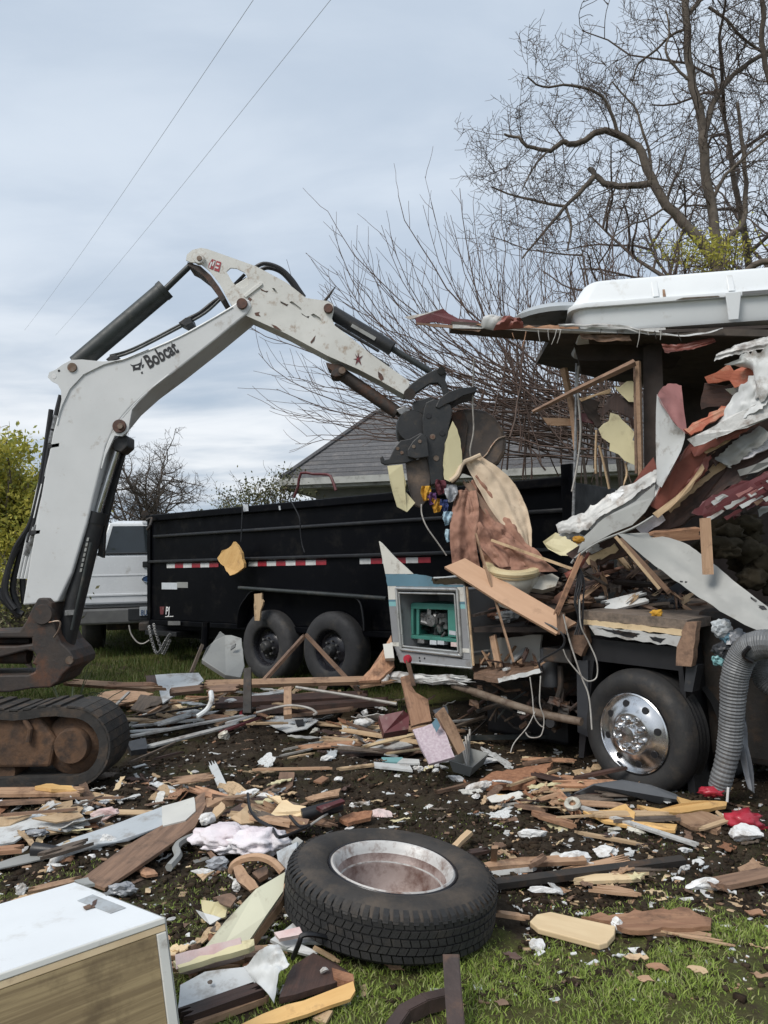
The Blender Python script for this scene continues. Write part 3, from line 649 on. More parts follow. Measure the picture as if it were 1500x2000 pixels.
# bucket cylinder on the arm, thumb cylinder below it
bc = ex('bucket_cylinder', ln((648, 610), (766, 681), .056, EXY+.13, 20), 'black_plate', smooth=True)
ex('cylinder_rod', ln((764, 680), (842, 727), .024, EXY+.13), 'hyd_grey', parent=bc, smooth=True)
ex('cylinder_line', ln((654, 634), (740, 686), .012, EXY+.03), 'black_hose', parent=bc); ex('cylinder_line', ln((664, 655), (760, 716), .012, EXY+.04), 'black_hose', parent=bc)
ex('label_strip', pxprism([(688, 632), (735, 659), (731, 665), (685, 638)], EXY+.073, .003), 'grey_panel', parent=bc)
tcy = ex('thumb_cylinder', ln((660, 726), (776, 806), .05, EXY+.12, 18), 'rust_cast', smooth=True)
ex('cylinder_rod', ln((775, 806), (826, 842), .02, EXY+.12), 'steel_plate', parent=tcy, smooth=True)
ex('thumb_mount', pxprism([(636, 708), (650, 710), (668, 712), (676, 722), (668, 734), (655, 736), (645, 733), (648, 724), (640, 718)], EXY+.05, .16), 'rust_cast', bev=.006)
ex('cylinder_clevis', pxprism([(774, 800), (790, 793), (802, 800), (800, 812), (794, 806), (788, 812), (780, 808)], EXY+.05, .14), 'engine_metal', bev=.004)
# lift cylinder
lc = ex('lift_cylinder', ln((186, 1012), (126, 1262), .072, EXY+.10, 22), 'black_plate', smooth=True)
ex('cylinder_rod', ln((236, 858), (186, 1018), .031, EXY+.10, 16), 'chrome_rod', parent=lc, smooth=True)
ex('cylinder_gland', ln((190, 1000), (184, 1022), .078, EXY+.10, 22), 'black_plate', parent=lc, smooth=True)
ex('rod_guard', pxprism([(222, 866), (246, 850), (249, 862), (222, 960), (204, 1040), (201, 1090), (190, 1085), (198, 1010), (212, 940), (222, 890)], EXY+.16, .05), 'black_plate', parent=lc, bev=.004)
ex('rod_eye', pxprism([(218, 862), (236, 846), (250, 852), (250, 872), (236, 884), (222, 880)], EXY+.03, .16), 'black_plate', parent=lc, bev=.01)
ex('cylinder_line', ln((178, 1060), (140, 1230), .012, EXY+.0), 'hyd_grey', parent=lc)
ex('line_clamp', pxprism([(127, 1192), (146, 1191), (145, 1201), (126, 1202)], EXY-.0, .1), 'engine_metal', parent=lc)
for k in range(7): ex('label_mark', pxprism([(170-k*2.2, 1050+k*10), (174-k*2.2, 1050+k*10), (172.5-k*2.2, 1057+k*10), (168.5-k*2.2, 1057+k*10)], EXY+.022, .003), 'grey_panel', parent=lc)
for k in range(5): ex('scrap_vine', tube(smoothpts([P(196+5*math.sin(k*2.1)+rnd.uniform(-4, 4), 886+k*12+j*6, EXY+.1) + Vector((rnd.uniform(-.02, .02), 0, 0)) for j in range(4)], 3), .005, 5), 'bark')
# swing casting
sw = [(38, 1232), (52, 1210), (62, 1188), (74, 1168), (92, 1168), (101, 1178), (102, 1205), (112, 1240), (120, 1256), (137, 1272), (146, 1288), (144, 1300), (133, 1308), (122, 1318), (114, 1332), (98, 1343), (62, 1345), (20, 1352), (-60, 1352), (-60, 1320), (55, 1318), (68, 1312), (70, 1300), (60, 1296), (66, 1290), (70, 1280), (64, 1272), (52, 1270), (-60, 1300), (-60, 1262), (30, 1262), (62, 1258), (62, 1246), (-60, 1246), (-60, 1236)]
swing = ex('swing_casting', pxprism(sw, EXY-.06, .42), 'rust_cast', bev=.012)
ex('swing_pin', disc(P(135, 1290, EXY-.075), (0, -1, 0), .03, .03), 'pin', parent=swing, smooth=True)
ex('pivot_boss', disc(P(82, 1200, EXY-.08), (0, -1, 0), .075, .06), 'rust_cast', parent=swing, smooth=True)
ex('swing_bushing', tube([P(-60, 1280, EXY+.1), P(58, 1281, EXY+.1)], .06, 14), 'rust_cast', parent=swing, smooth=True)
ex('grease_line', tube(smoothpts(pxs([(96, 1216), (112, 1213), (118, 1217), (114, 1232), (105, 1245)], EXY-.08), 4), .007, 6), 'pin', parent=swing)
ex('swing_arm', tube([P(-60, 1255, EXY+.2), P(60, 1253, EXY+.2)], .035, 10), 'rust_cast', parent=swing)
ex('swing_arm', tube([P(-60, 1338, EXY+.05), P(55, 1330, EXY+.05)], .045, 10), 'rust_cast', parent=swing)
# rest of the machine, mostly beyond the left edge
ex('upper_body', join(box((-4.55, 6.05, 1.05), (1.9, 1.6, .75)), box((-4.8, 6.05, 1.6), (1.2, 1.5, .35))), MW, bev=.05)
cabx = ex('cab', box((-4.35, 5.6, 1.75), (1.0, .85, 1.6)), 'dark_trim', bev=.06); ex('cab_window', box((-4.35, 5.165, 1.95), (.8, .02, .95)), 'glass', parent=cabx)
# crawler track
def track(y0, shift=0):
    cx1 = P(249, 1445, y0).x-.37-shift; zc = .262; r = .218; x0 = cx1-2.2
    path = []
    for k in range(15): t = -math.pi/2+math.pi*k/14; path.append((cx1+r*math.cos(t), zc+r*math.sin(t)*1.0))
    for k in range(1, 24): path.append((cx1-2.2*k/24, zc+r+.012*math.sin(k*1.2)))
    for k in range(15): t = math.pi/2+math.pi*k/14; path.append((x0+r*math.cos(t), zc+r*math.sin(t)))
    for k in range(1, 24): path.append((x0+2.2*k/24, zc-r))
    n = len(path); w = .38; V, F = [], []
    def nrm(i):
        a = path[(i-1) % n]; b = path[(i+1) % n]; d = Vector((b[0]-a[0], b[1]-a[1])); d.normalize(); return Vector((d.y, -d.x))
    for i, (x, z) in enumerate(path):
        m = nrm(i)
        for off, yy in ((.03, 0), (.03, w), (-.03, w), (-.03, 0)): V.append(Vector((x+m.x*off, y0+yy, z+m.y*off)))
    for i in range(n):
        j = (i+1) % n
        for k in range(4): k2 = (k+1) % 4; F.append((i*4+k, j*4+k, j*4+k2, i*4+k2))
    T = ex('track_belt', (V, F), 'track_rubber')
    for i in range(0, n):
        x, z = path[i]; m = nrm(i); d = Vector((-m.y, 0, m.x)); c = Vector((x+m.x*.034, y0+w/2, z+m.y*.034))
        fr = Matrix((d, Vector((0, 1, 0)), Vector((m.x, 0, m.y)))).transposed()
        lugb = ex('track_lug', box(c, (.055, w*1.0, .016), fr), 'track_rubber', parent=T)
    F_ = ex('track_frame', prism([Vector((x0, y0+.03, .16)), Vector((cx1-.14, y0+.03, .13)), Vector((cx1-.10, y0+.03, .30)), Vector((cx1-.22, y0+.03, .46)), Vector((x0, y0+.03, .40))], (0, .3, 0)), 'muddy_frame', bev=.02)
    ex('idler_wheel', lathe([(1e-3, -.05), (.105, -.05), (.115, -.03), (.118, .0), (.19, .02), (.205, .04), (.205, .25), (1e-3, .25)], (cx1, y0+.06, zc), (0, 1, 0), 32), 'muddy_frame', parent=F_, smooth=True)
    for k in range(5): ex('track_roller', disc((cx1-.45-.4*k, y0+.06, .10), (0, -1, 0), .075, .2, 16), 'muddy_frame', parent=F_, smooth=True)
    ex('tensioner_guard', tube([Vector((cx1-.3, y0+.02, .44)), Vector((cx1-.26, y0+.01, .38)), Vector((cx1-.27, y0+.01, .30))], .018, 8), 'muddy_frame', parent=F_)
track(5.02); track(6.55, 1.35)
# quick coupler, thumb and bucket at the end of the arm
GY = EXY
def gp(name, poly, dy, th, mat, bev=.006, parent=None): return ex(name, pxprism(poly, GY+dy, th), mat, bev=bev, **({'parent': parent} if parent else {}))
gp('bucket_link', [(790, 765), (800, 752), (818, 738), (838, 727), (856, 719), (866, 720), (872, 728), (870, 742), (876, 762), (884, 778), (868, 776), (862, 756), (855, 748), (840, 749), (828, 757), (812, 768), (800, 778)], -.03, .05, 'steel_plate')
gp('bucket_link', [(790, 765), (800, 752), (818, 738), (838, 727), (856, 719), (866, 720), (872, 728), (870, 742), (876, 762), (884, 778), (868, 776), (862, 756), (855, 748), (840, 749), (828, 757), (812, 768), (800, 778)], .26, .05, 'steel_plate')
ex('pivot_pin', ln((862, 724), (862, 724), .03, GY-.05, 12, GY+.33), 'steel_plate'); ex('pivot_pin', ln((800, 770), (800, 770), .045, GY-.05, 12, GY+.33), 'rust_cast')
cp = gp('coupler_plate', [(828, 800), (832, 786), (848, 779), (868, 786), (880, 790), (884, 802), (878, 832), (872, 870), (868, 905), (866, 942), (842, 947), (838, 915), (832, 880), (826, 840), (825, 818)], -.10, .035, 'steel_plate')
gp('coupler_plate', [(828, 800), (832, 786), (848, 779), (868, 786), (880, 790), (884, 802), (878, 832), (872, 870), (868, 905), (866, 942), (842, 947), (838, 915), (832, 880), (826, 840), (825, 818)], .26, .035, 'black_plate')
gp('coupler_core', [(806, 785), (840, 775), (880, 790), (875, 840), (860, 900), (830, 900), (815, 850)], -.02, .22, 'black_plate')
for x, y, m in ((837, 812, 'ink_black'), (864, 846, 'ink_black'), (845, 853, 'pin'), (852, 895, 'pin'), (868, 787, 'rust_cast')): ex('bolt', disc(P(x, y, GY-.105), (0, -1, 0), .022, .015, 14), m, parent=cp, smooth=True)
gp('coupler_hook', [(850, 795), (858, 778), (876, 765), (900, 757), (932, 755), (930, 766), (905, 773), (888, 783), (870, 790), (858, 798)], -.11, .30, 'black_plate')
ex('thumb_pivot', lathe([(1e-3, 0), (.115, 0), (.125, .02), (.125, .3), (1e-3, .3)], P(806, 832, GY-.04), (0, 1, 0), 28), 'black_plate', smooth=True)
th = gp('thumb_plate', [(742, 893), (747, 890), (751, 898), (760, 896), (770, 875), (782, 860), (800, 857), (822, 845), (832, 850), (836, 890), (820, 893), (806, 900), (795, 904), (772, 906), (752, 908), (744, 904)], -.13, .03, 'black_plate')
gp('thumb_plate', [(796, 878), (806, 862), (824, 846), (834, 852), (838, 892), (812, 896), (796, 892)], -.16, .028, 'steel_plate', parent=th)
gp('thumb_tine', [(792, 902), (836, 892), (842, 930), (836, 975), (822, 992), (808, 985), (798, 950)], -.08, .09, 'bucket_steel')
gp('thumb_tine', [(800, 902), (840, 892), (846, 930), (838, 965), (820, 975), (812, 960)], .12, .09, 'black_plate')
for x, y in ((777, 876), (785, 884), (820, 862), (808, 872)): ex('bolt', disc(P(x, y, GY-.165 if x > 800 else GY-.135), (0, -1, 0), .014, .012, 10), 'pin', parent=th)
bk = [(884, 806), (900, 799), (925, 797), (948, 801), (968, 815), (984, 838), (990, 862), (988, 884), (976, 905), (958, 918), (940, 915), (915, 905), (900, 930), (885, 948), (870, 945), (872, 900), (878, 850)]
B = gp('bucket', bk, .05, .62, 'bucket_steel', bev=.03)
ex('bucket_lip', tube(smoothpts(pxs([(988, 852), (972, 858), (960, 872), (950, 888), (935, 900)], GY+.045), 5), .008, 6), 'pin', parent=B, smooth=True)
gp('bucket_side_plate', [(884, 806), (905, 800), (915, 830), (908, 880), (895, 925), (884, 946), (872, 940), (876, 880)], .03, .02, 'rust_cast', parent=B)
# ------------------------------------------------------------------ wheels, trailer, pickup
def on_plane(x, y, A, n):
    d = ray(x, y); return EYE + d*((A-EYE).dot(n)/d.dot(n))
def wheel(parent, c, ax, rt, w, rr, tyre_m, rim_m, hub_m, name='wheel', lugs=8, style='steel', stud_m=None):
    """c: middle of the outer face; ax: outward axis"""
    ax = Vector(ax).normalized(); W = bpy.data.objects.new(name, None); put(W, Vector(c), parent)
    s = rt-rr
    prof = [(rr*.96, -.02), (rr, -.002), (rr+s*.12, .008), (rr+s*.45, .018), (rr+s*.75, .006), (rr+s*.9, -.014), (rt-.006, -.032), (rt, -.05), (rt, -w*.5), (rt, -w+.05), (rt-.02, -w+.02), (rr+s*.4, -w), (rr, -w+.02), (rr*.96, -w+.03)]
    mk('tyre', lathe(prof, c, ax, 56), MAT[tyre_m], W, smooth=True)
    for h in (-.075, -w*.36, -w*.5, -w*.64):
        pass
    if style == 'steel':
        rim = mk('rim', lathe([(rr, -.002), (rr*.985, -.012), (rr*.9, -.03), (rr*.86, -.075), (rr*.72, -.085), (rr*.55, -.055), (rr*.34, -.05), (rr*.3, -.045), (1e-3, -.045)], c, ax, 40), MAT[rim_m], W, smooth=True)
        mk('hub', lathe([(rr*.3, -.05), (rr*.29, .01), (rr*.2, .03), (1e-3, .032)], c, ax, 20), MAT[hub_m], W, smooth=True)
        ortho = ax.orthogonal().normalized(); o2 = ax.cross(ortho)
        for k in range(lugs):
            t = 6.283*k/lugs; p = Vector(c)+(ortho*math.cos(t)+o2*math.sin(t))*rr*.44
            mk('lug_nut', tube([p-ax*.055, p-ax*.02], .012, 6), MAT[stud_m or hub_m], W)
        for k in range(lugs):
            t = 6.283*(k+.5)/lugs; p = Vector(c)+(ortho*math.cos(t)+o2*math.sin(t))*rr*.66
            mk('hand_hole', tube([p-ax*.09, p-ax*.0745], rr*.09, 10), MAT['ink_black'], W)
    return W
TA = P(518, 1263, 8.5); TT = Vector((.78, -.625, 0)).normalized(); TN = Vector((.625, .78, 0)).normalized()   # TT towards the rear (nearer), TN away
def tp(x, y, back=0.0): return on_plane(x, y, TA+TN*back, TN)
def trailer():
    ztop = tp(520, 985, .12).z; zr1 = tp(520, 1034, .12).z; zr2 = tp(520, 1100, .12).z; zb = tp(340, 1212, .12).z
    sx = [tp(x, 1100, .12) for x in (290, 1122)]; s0 = (sx[0]-TA).dot(TT); s1 = (sx[1]-TA).dot(TT)
    T = empty('dump_trailer', TA+TN*1.0-Vector((0, 0, TA.z-base_h(8.6))), 'black tandem axle dump trailer with red and white reflective tape', 'trailer')
    def pt(s, z, b): p = TA+TT*s+TN*b; return Vector((p.x, p.y, z))
    def bar(name, sa, sb, z0, z1, b0, b1, m, bev=.006, parent=T):
        return mk(name, prism([pt(sa, z0, b0), pt(sb, z0, b0), pt(sb, z1, b0), pt(sa, z1, b0)], TN*(b1-b0)), MAT[m], parent, bev=bev)
    body = bar('side_panel', s0, s1, zb, ztop-.02, .14, .17, 'trailer_black')
    bar('side_panel', s0, s1, zb, ztop-.02, 2.05, 2.08, 'trailer_black')
    bar('front_panel', s0, s0+.03, zb, ztop-.02, .172, 2.048, 'trailer_black'); bar('tailgate', s1-.03, s1, zb, ztop-.05, .172, 2.048, 'trailer_black')
    bar('bed_floor', s0+.032, s1-.032, zb+.02, zb+.06, .172, 2.048, 'trailer_black')
    bar('top_rail', s0-.02, s1, ztop-.085, ztop, .09, .18, 'trailer_black', .012); bar('top_rail', s0-.02, s1, ztop-.085, ztop, 2.04, 2.12, 'trailer_black', .012)
    bar('side_rib', s0+.12, s1, zr1-.02, zr1+.022, .10, .139, 'trailer_rib', .015); bar('side_rib', s0+.02, s1, zr2+.035, zr2+.075, .10, .139, 'trailer_rib', .012)
    bar('lower_rail', s0, s1, zb-.07, zb-.002, .12, .2, 'trailer_black', .01)
    bar('front_post', s0-.02, s0+.05, zb, ztop-.086, .11, .138, 'trailer_black'); bar('rear_post', s1-.08, s1+.02, zb-.1, ztop+.1, .09, .138, 'trailer_black')
    bar('frame_rail', s0-.4, s1, zb-.24, zb-.08, .35, .43, 'trailer_black'); bar('frame_rail', s0-.4, s1, zb-.24, zb-.08, 1.75, 1.83, 'trailer_black')
    for k in range(3): bar('cross_member', s0+.5+k*1.6, s0+.58+k*1.6, zb-.2, zb-.1, .43, 1.75, 'trailer_black')
    # reflective tape: short red and white pieces
    def tape(xa, xb, first, n):
        p0 = (tp(xa, 1108, .139)-TA).dot(TT); p1 = (tp(xb, 1108, .139)-TA).dot(TT)
        for k in range(n):
            m = 'reflect_white' if (k % 2 == 0) == first else 'reflect_red'
            bar('reflector', p0+(p1-p0)*k/n, p0+(p1-p0)*(k+1)/n-.002, zr2-.032, zr2+.022, .136, .1395, m, 0)
    tape(326, 427, True, 6); tape(486, 638, True, 8); tape(703, 842, True, 6)
    bar('decal', (tp(316, 1143, .139)-TA).dot(TT), (tp(346, 1143, .139)-TA).dot(TT), tp(330, 1151, .139).z, tp(330, 1138, .139).z, .137, .1395, 'plate_white', 0)
    bar('decal', (tp(346, 1140, .139)-TA).dot(TT), (tp(367, 1140, .139)-TA).dot(TT), tp(355, 1148, .139).z, tp(355, 1137, .139).z, .137, .1395, 'grey_panel', 0)
    # maker's mark near the front corner
    def tdec(poly, m, o): mk('maker_mark', prism([on_plane(x, y, TA+TN*(.138-o), TN) for x, y in poly], TN*.001), MAT[m], body)
    tdec([(312, 1185), (321, 1184.5), (319, 1200), (313, 1200)], 'maroon', .002)
    a = on_plane(323, 1199.5, TA+TN*.132, TN)
    txt = text_on(body, 'PJ', (323, 1199.5), (340, 1199), .135, 'ink_white', a.y, .8, 'lettering', .02, .12)
    f = Matrix((TT, Vector((0, 0, 1)), -TN)).transposed(); txt.matrix_basis = Matrix.Translation(a-wl(body)) @ f.to_4x4() @ Matrix.Diagonal((.85, 1, 1, 1))
    tdec([(323, 1203.5), (339, 1203), (338, 1204.6), (322, 1205)], 'ink_white', .003)
    # running gear
    for x, y in ((518, 1263), (643, 1271)):
        c = tp(x, y); wheel(T, c, -TN, .395, .24, .215, 'tyre_grey', 'rim_black', 'engine_dark', stud_m='engine_metal')
        mk('axle', tube([c+TN*.1, c+TN*1.95], .06, 10), MAT['chassis'], T)
        wheel(T, c+TN*2.18, TN, .395, .24, .215, 'tyre_grey', 'rim_black', 'engine_dark')
    fl = smoothpts([tp(462, 1225), tp(466, 1190), tp(478, 1168), tp(497, 1152), tp(560, 1152), tp(640, 1158), tp(690, 1163), tp(703, 1180), tp(708, 1232)], 4)
    V = []; [V.extend([p, p+TN*.26]) for p in fl]; k = len(V); V += [v+Vector((0, 0, -.012)) for v in V]
    F = []
    for i in range(len(fl)-1):
        a = 2*i; F += [(a, a+1, a+3, a+2), (k+a, k+a+2, k+a+3, k+a+1), (a, a+2, k+a+2, k+a), (a+1, k+a+1, k+a+3, a+3)]
    mk('fender', (V, F), MAT['trailer_rib'], T)
    mk('fender_rail', tube([tp(467, 1148, -.02), tp(755, 1169, -.02)], .022, 10), MAT['hyd_grey'], T, smooth=True)
    mk('fender_brace', tube(smoothpts([tp(690, 1164, .0), tp(704, 1178, .0), tp(710, 1210, 0), tp(711, 1232, 0)], 4), .012, 8), MAT['trailer_rib'], T)
    # tongue, coupler, chains, jack
    fr = tp(318, 1222, .4); hit = P(286, 1218, 10.42); c1 = TA+TT*(s0+.1)+TN*.4; c2 = TA+TT*(s0+.1)+TN*1.8; c1.z = c2.z = zb-.16; hit.z = .62
    mk('tongue', tube([c1, hit], .06, 8), MAT['trailer_black'], T); mk('tongue', tube([c2, hit], .06, 8), MAT['trailer_black'], T)
    mk('coupler', box(hit, (.14, .24, .12)), MAT['chassis'], T, bev=.02)
    mk('step_plate', prism([pt(s0-.05, zb-.2, .1), pt(s0+.62, zb-.2, .1), pt(s0+.62, zb-.14, .1), pt(s0-.05, zb-.14, .1)], TN*.3), MAT['trailer_rib'], T, bev=.006)
    mk('serial_plate', prism([tp(328, 1213, .09), tp(352, 1213, .09), tp(352, 1221, .09), tp(328, 1221, .09)], TN*.004), MAT['truck_grey'], T)
    for kx, pts in enumerate(([(291, 1222), (294, 1240), (300, 1262), (306, 1276), (314, 1270), (320, 1258), (328, 1244), (333, 1238)], [(300, 1218), (303, 1232), (309, 1250), (318, 1276), (324, 1268), (332, 1250)])):
        pl = smoothpts(pxs(pts, 9.55), 6); vf = []
        for i in range(len(pl)-1):
            a, b = pl[i], pl[i+1]; d = (b-a).normalized(); sd = d.cross(Vector((0, 1, 0)) if i % 2 else Vector((0, .3, 1))).normalized()
            m = (a+b)/2; q = (b-a).length*.72
            ring = [m+d*q*math.cos(t)+sd*.017*math.sin(t) for t in [6.283*j/8 for j in range(9)]]; vf.append(tube(ring, .0055, 5, False))
        mk('safety_chain', join(*vf), MAT['engine_metal'], T)
    mk('breakaway_cable', tube(smoothpts(pxs([(252, 1221), (256, 1238), (268, 1254), (280, 1257), (292, 1250)], 9.7), 6), .009, 6), MAT['wire_white'], T, smooth=True)
    mk('jack_post', tube([P(402, 1215, 9.0), P(400, 1262, 9.0)], .045, 10), MAT['trailer_black'], T); mk('jack_foot', disc(P(400, 1264, 9.0), (0, 0, 1), .09, .02, 16), MAT['trailer_black'], T)
    mk('drop_chain', tube([tp(474, 988, .05), tp(471, 1058, .03)], .008, 6), MAT['trailer_rib'], T)
    mk('rail_clip', prism([tp(474, 986, .08), tp(484, 985, .08), tp(485, 998, .08), tp(476, 999, .08)], TN*.006), MAT['plate_white'], T); mk('rail_clip', prism([tp(544, 988, .08), tp(547, 988, .08), tp(548, 996, .08), tp(545, 996, .08)], TN*.006), MAT['plate_white'], T)
    mk('tarp_bracket', tube(smoothpts([tp(286, 1016, .0), tp(296, 1012, .05), tp(293, 1026, .0), tp(288, 1034, .0)], 3), .018, 8), MAT['chassis'], T)
    mk('tarp_roller', tube([tp(283, 1004, .1), tp(283, 1004, 2.1)], .05, 10), MAT['chassis'], T)
    return T
trailer()
o = mk('hanging_cord', tube(smoothpts([tp(566, 972, .05), tp(572, 985, -.01), tp(585, 1012, -.02), tp(587, 1040, -.02), tp(590, 1062, -.02), tp(595, 1079, -.03)], 5), .007, 6), MAT['wire_black'], label='thin dark cord hanging over the trailer side above the tape', cat='cord')
mk('bent_strap', tube(smoothpts([tp(574, 972, .3), tp(582, 950, .3), tp(588, 924, .3), tp(612, 926, .35), tp(640, 927, .35), tp(648, 935, .35), tp(656, 958, .35)], 2), .016, 6), MAT['maroon'], label='bent maroon strip sticking up over the trailer rim', cat='strip')
hb = [tp(429, 1090, -.03), tp(438, 1075, -.05), tp(456, 1066, -.04), tp(461, 1058, -.04), tp(468, 1066, -.03), tp(476, 1080, -.02), tp(481, 1108, -.02), tp(470, 1117, -.03), tp(454, 1124, -.05)]
mk('broken_board', prism(jag(hb, .012, .05, 5), -TN*.035), [MAT['ply_yellow']], frame=frame_from(TT+Vector((0, 0, 1.6))), label='splintered yellow board hanging from a chain on the trailer side', cat='board')
mk('broken_board', prism(jag([tp(499, 1160, -.1), tp(514, 1158, -.1), tp(514, 1170, -.1), (tp(517, 1175, -.1)), tp(512, 1190, -.1), tp(509, 1212, -.1), tp(500, 1212, -.1), tp(499, 1190, -.1)], .006, .04, 3), -TN*.02), MAT['wood_pale'], frame=frame_from(Vector((0, 0, 1))), label='small pale broken board hanging below the fender rail by the front trailer tyre', cat='board')
# ------------------------------------------------------------------ pickup behind
def pickup():
    c = P(296, 1215, 10.75); gz = base_h(10.8); e = Vector((.963, .27, 0)).normalized(); f = Vector((-.27, .963, 0)).normalized()
    K = empty('pickup_truck', (c.x, c.y, gz), 'white pickup truck seen from behind between excavator boom and trailer', 'pickup truck')
    def q(u, v, z): p = c+e*u+f*v; return Vector((p.x, p.y, z))
    def b(name, u0, u1, v0, v1, z0, z1, m, bev=.02, parent=K): return mk(name, prism([q(u0, v0, z0), q(u1, v0, z0), q(u1, v0, z1), q(u0, v0, z1)], f*(v1-v0)), MAT[m], parent, bev=bev)
    z = lambda y: CAM_H+(1110-y)*10.75/1500
    b('bed', -1.06, 1.06, .08, 2.3, .74, z(1088), 'truck_white', .04)
    tg = b('tailgate', -.92, .92, -.02, .078, z(1178), z(1083), 'truck_white', .03)
    b('tailgate_crease', -.92, .92, -.032, -.02, z(1162), z(1158), 'truck_white', .004, tg); b('tailgate_crease', -.92, .92, -.026, -.02, z(1124), z(1121), 'truck_white', .003, tg)
    b('tailgate_handle', -.12, .14, -.045, -.02, z(1108), z(1097), 'dark_trim', .01, tg)
    b('spoiler_cap', -.91, .91, -.03, .07, z(1083)+.002, z(1079), 'dark_trim', .01, tg)
    oval = [q(.0+.125*math.cos(t), -.036, z(1131)+.055*math.sin(t)) for t in [6.283*k/28 for k in range(28)]]
    mk('oval_badge', prism(oval, f*.012), MAT['ink_blue'], tg); mk('badge_ring', tube(oval+[oval[0]], .006, 6, False), MAT['chrome_rod'], tg)
    for s in (-1, 1):
        lt = b('tail_light', s*.93 if s > 0 else -1.05, 1.05 if s > 0 else -.93, .0, .079, z(1165), z(1095), 'red_plastic', .02)
    bp = b('bumper', -1.0, 1.0, -.22, .06, z(1214), z(1184), 'truck_grey', .03); b('bumper_step', -.3, .3, -.235, -.221, z(1208), z(1186), 'dark_trim', .01, bp)
    b('bumper_trim', -.94, .94, -.2, .05, z(1184)+.002, z(1181), 'dark_trim', .006, bp)
    pl = b('license_plate', -.15, .15, -.25, -.236, z(1200), z(1183), 'plate_white', .004, bp)
    a = q(-.135, -.252, z(1199)); t = text_on(pl, '8U96153', (0, 0), (1, 0), .105, 'ink_blue', 1, .62, 'lettering', .012)
    t.matrix_basis = Matrix.Translation(a-wl(pl)) @ Matrix((e, Vector((0, 0, 1)), -f)).transposed().to_4x4() @ Matrix.Diagonal((.66, 1, 1, 1))
    cab = b('cab', -.92, .92, 2.35, 4.2, .7, z(1088)+.05, 'truck_white', .05)
    zr = 2.22; bz = z(1088)+.05
    roof = mk('roof', ([q(-.90, 2.36, bz), q(.90, 2.36, bz), q(.90, 4.1, bz), q(-.90, 4.1, bz), q(-.74, 2.52, zr-.05), q(.74, 2.52, zr-.05), q(.74, 3.7, zr-.05), q(-.74, 3.7, zr-.05), q(-.6, 2.7, zr), q(.6, 2.7, zr), q(.6, 3.6, zr), q(-.6, 3.6, zr)],
               [(0, 1, 2, 3), (0, 4, 5, 1), (1, 5, 6, 2), (2, 6, 7, 3), (3, 7, 4, 0), (4, 8, 9, 5), (5, 9, 10, 6), (6, 10, 11, 7), (7, 11, 8, 4), (8, 11, 10, 9)]), MAT['truck_white'], K, bev=.02)
    mk('rear_window', prism([q(-.80, 2.36, bz+.03), q(.80, 2.36, bz+.03), q(.68, 2.485, zr-.10), q(-.68, 2.485, zr-.10)], f*.02-Vector((0, 0, .0))), MAT['glass'], K, bev=.004)
    mk('brake_lamp', prism([q(-.2, 2.50, zr-.06), q(.2, 2.50, zr-.06), q(.2, 2.51, zr-.03), q(-.2, 2.51, zr-.03)], f*.03), MAT['plate_white'], K)
    b('hood', -.9, .9, 4.22, 5.4, .7, z(1088)-.15, 'truck_white', .08)
    for u in (-.83, .83):
        for v in (.9, 4.7):
            s = 1 if u > 0 else -1; cc = q(u+s*.12, v, gz+.40); wheel(K, cc, e*s, .41, .27, .24, 'tyre', 'rim_silver', 'chrome')
    mk('axle', tube([q(-.7, .9, gz+.4), q(.7, .9, gz+.4)], .09, 10), MAT['chassis'], K); b('hitch', -.05, .05, -.35, .1, .56, .64, 'chassis', .01)
    b('underframe', -.6, .6, .1, 4.5, .55, .72, 'chassis', .02)
pickup()
# ------------------------------------------------------------------ wrecked motorhome
RA = P(1237, 1432, 4.8); RN = Vector((.707, .707, 0)).normalized(); RT = Vector((-.707, .707, 0)).normalized()
def rp(x, y, back=0.0): return on_plane(x, y, RA+RN*back, RN)
def PV(l): return [P(*q) for q in l]
RV = empty('wrecked_motorhome', (RA.x+.6, RA.y+.6, 0), 'torn open motorhome wreck with collapsed roof and hanging skins', 'motorhome')
def slab(name, pts, th, mat, parent=None, ja=0.0, step=.06, seed=1, flip=False, label=None, cat=None, group=None, bend=0, bev=0, up=None):
    """a broken flat piece: outline, thickness, ragged edges; local X runs along its longest edge"""
    pts = [Vector(p) for p in pts]; n = normal_of(pts)
    if n.dot(EYE-pts[0]) < 0: n = -n
    k = max(range(len(pts)), key=lambda i: (pts[(i+1) % len(pts)]-pts[i]).length); xd = pts[(k+1) % len(pts)]-pts[k]
    fr = frame_from(xd, n)
    q = jag(pts, ja, step, seed) if ja else pts
    return mk(name, prism(q, -n*th), MAT[mat], parent, frame=fr, label=label, cat=cat, group=group, bev=bev)
def rvp(name, pts, th, mat, ja=.008, step=.05, seed=1, parent=None, **k): return slab(name, PV(pts), th, mat, parent or RV, ja, step, seed, **k)
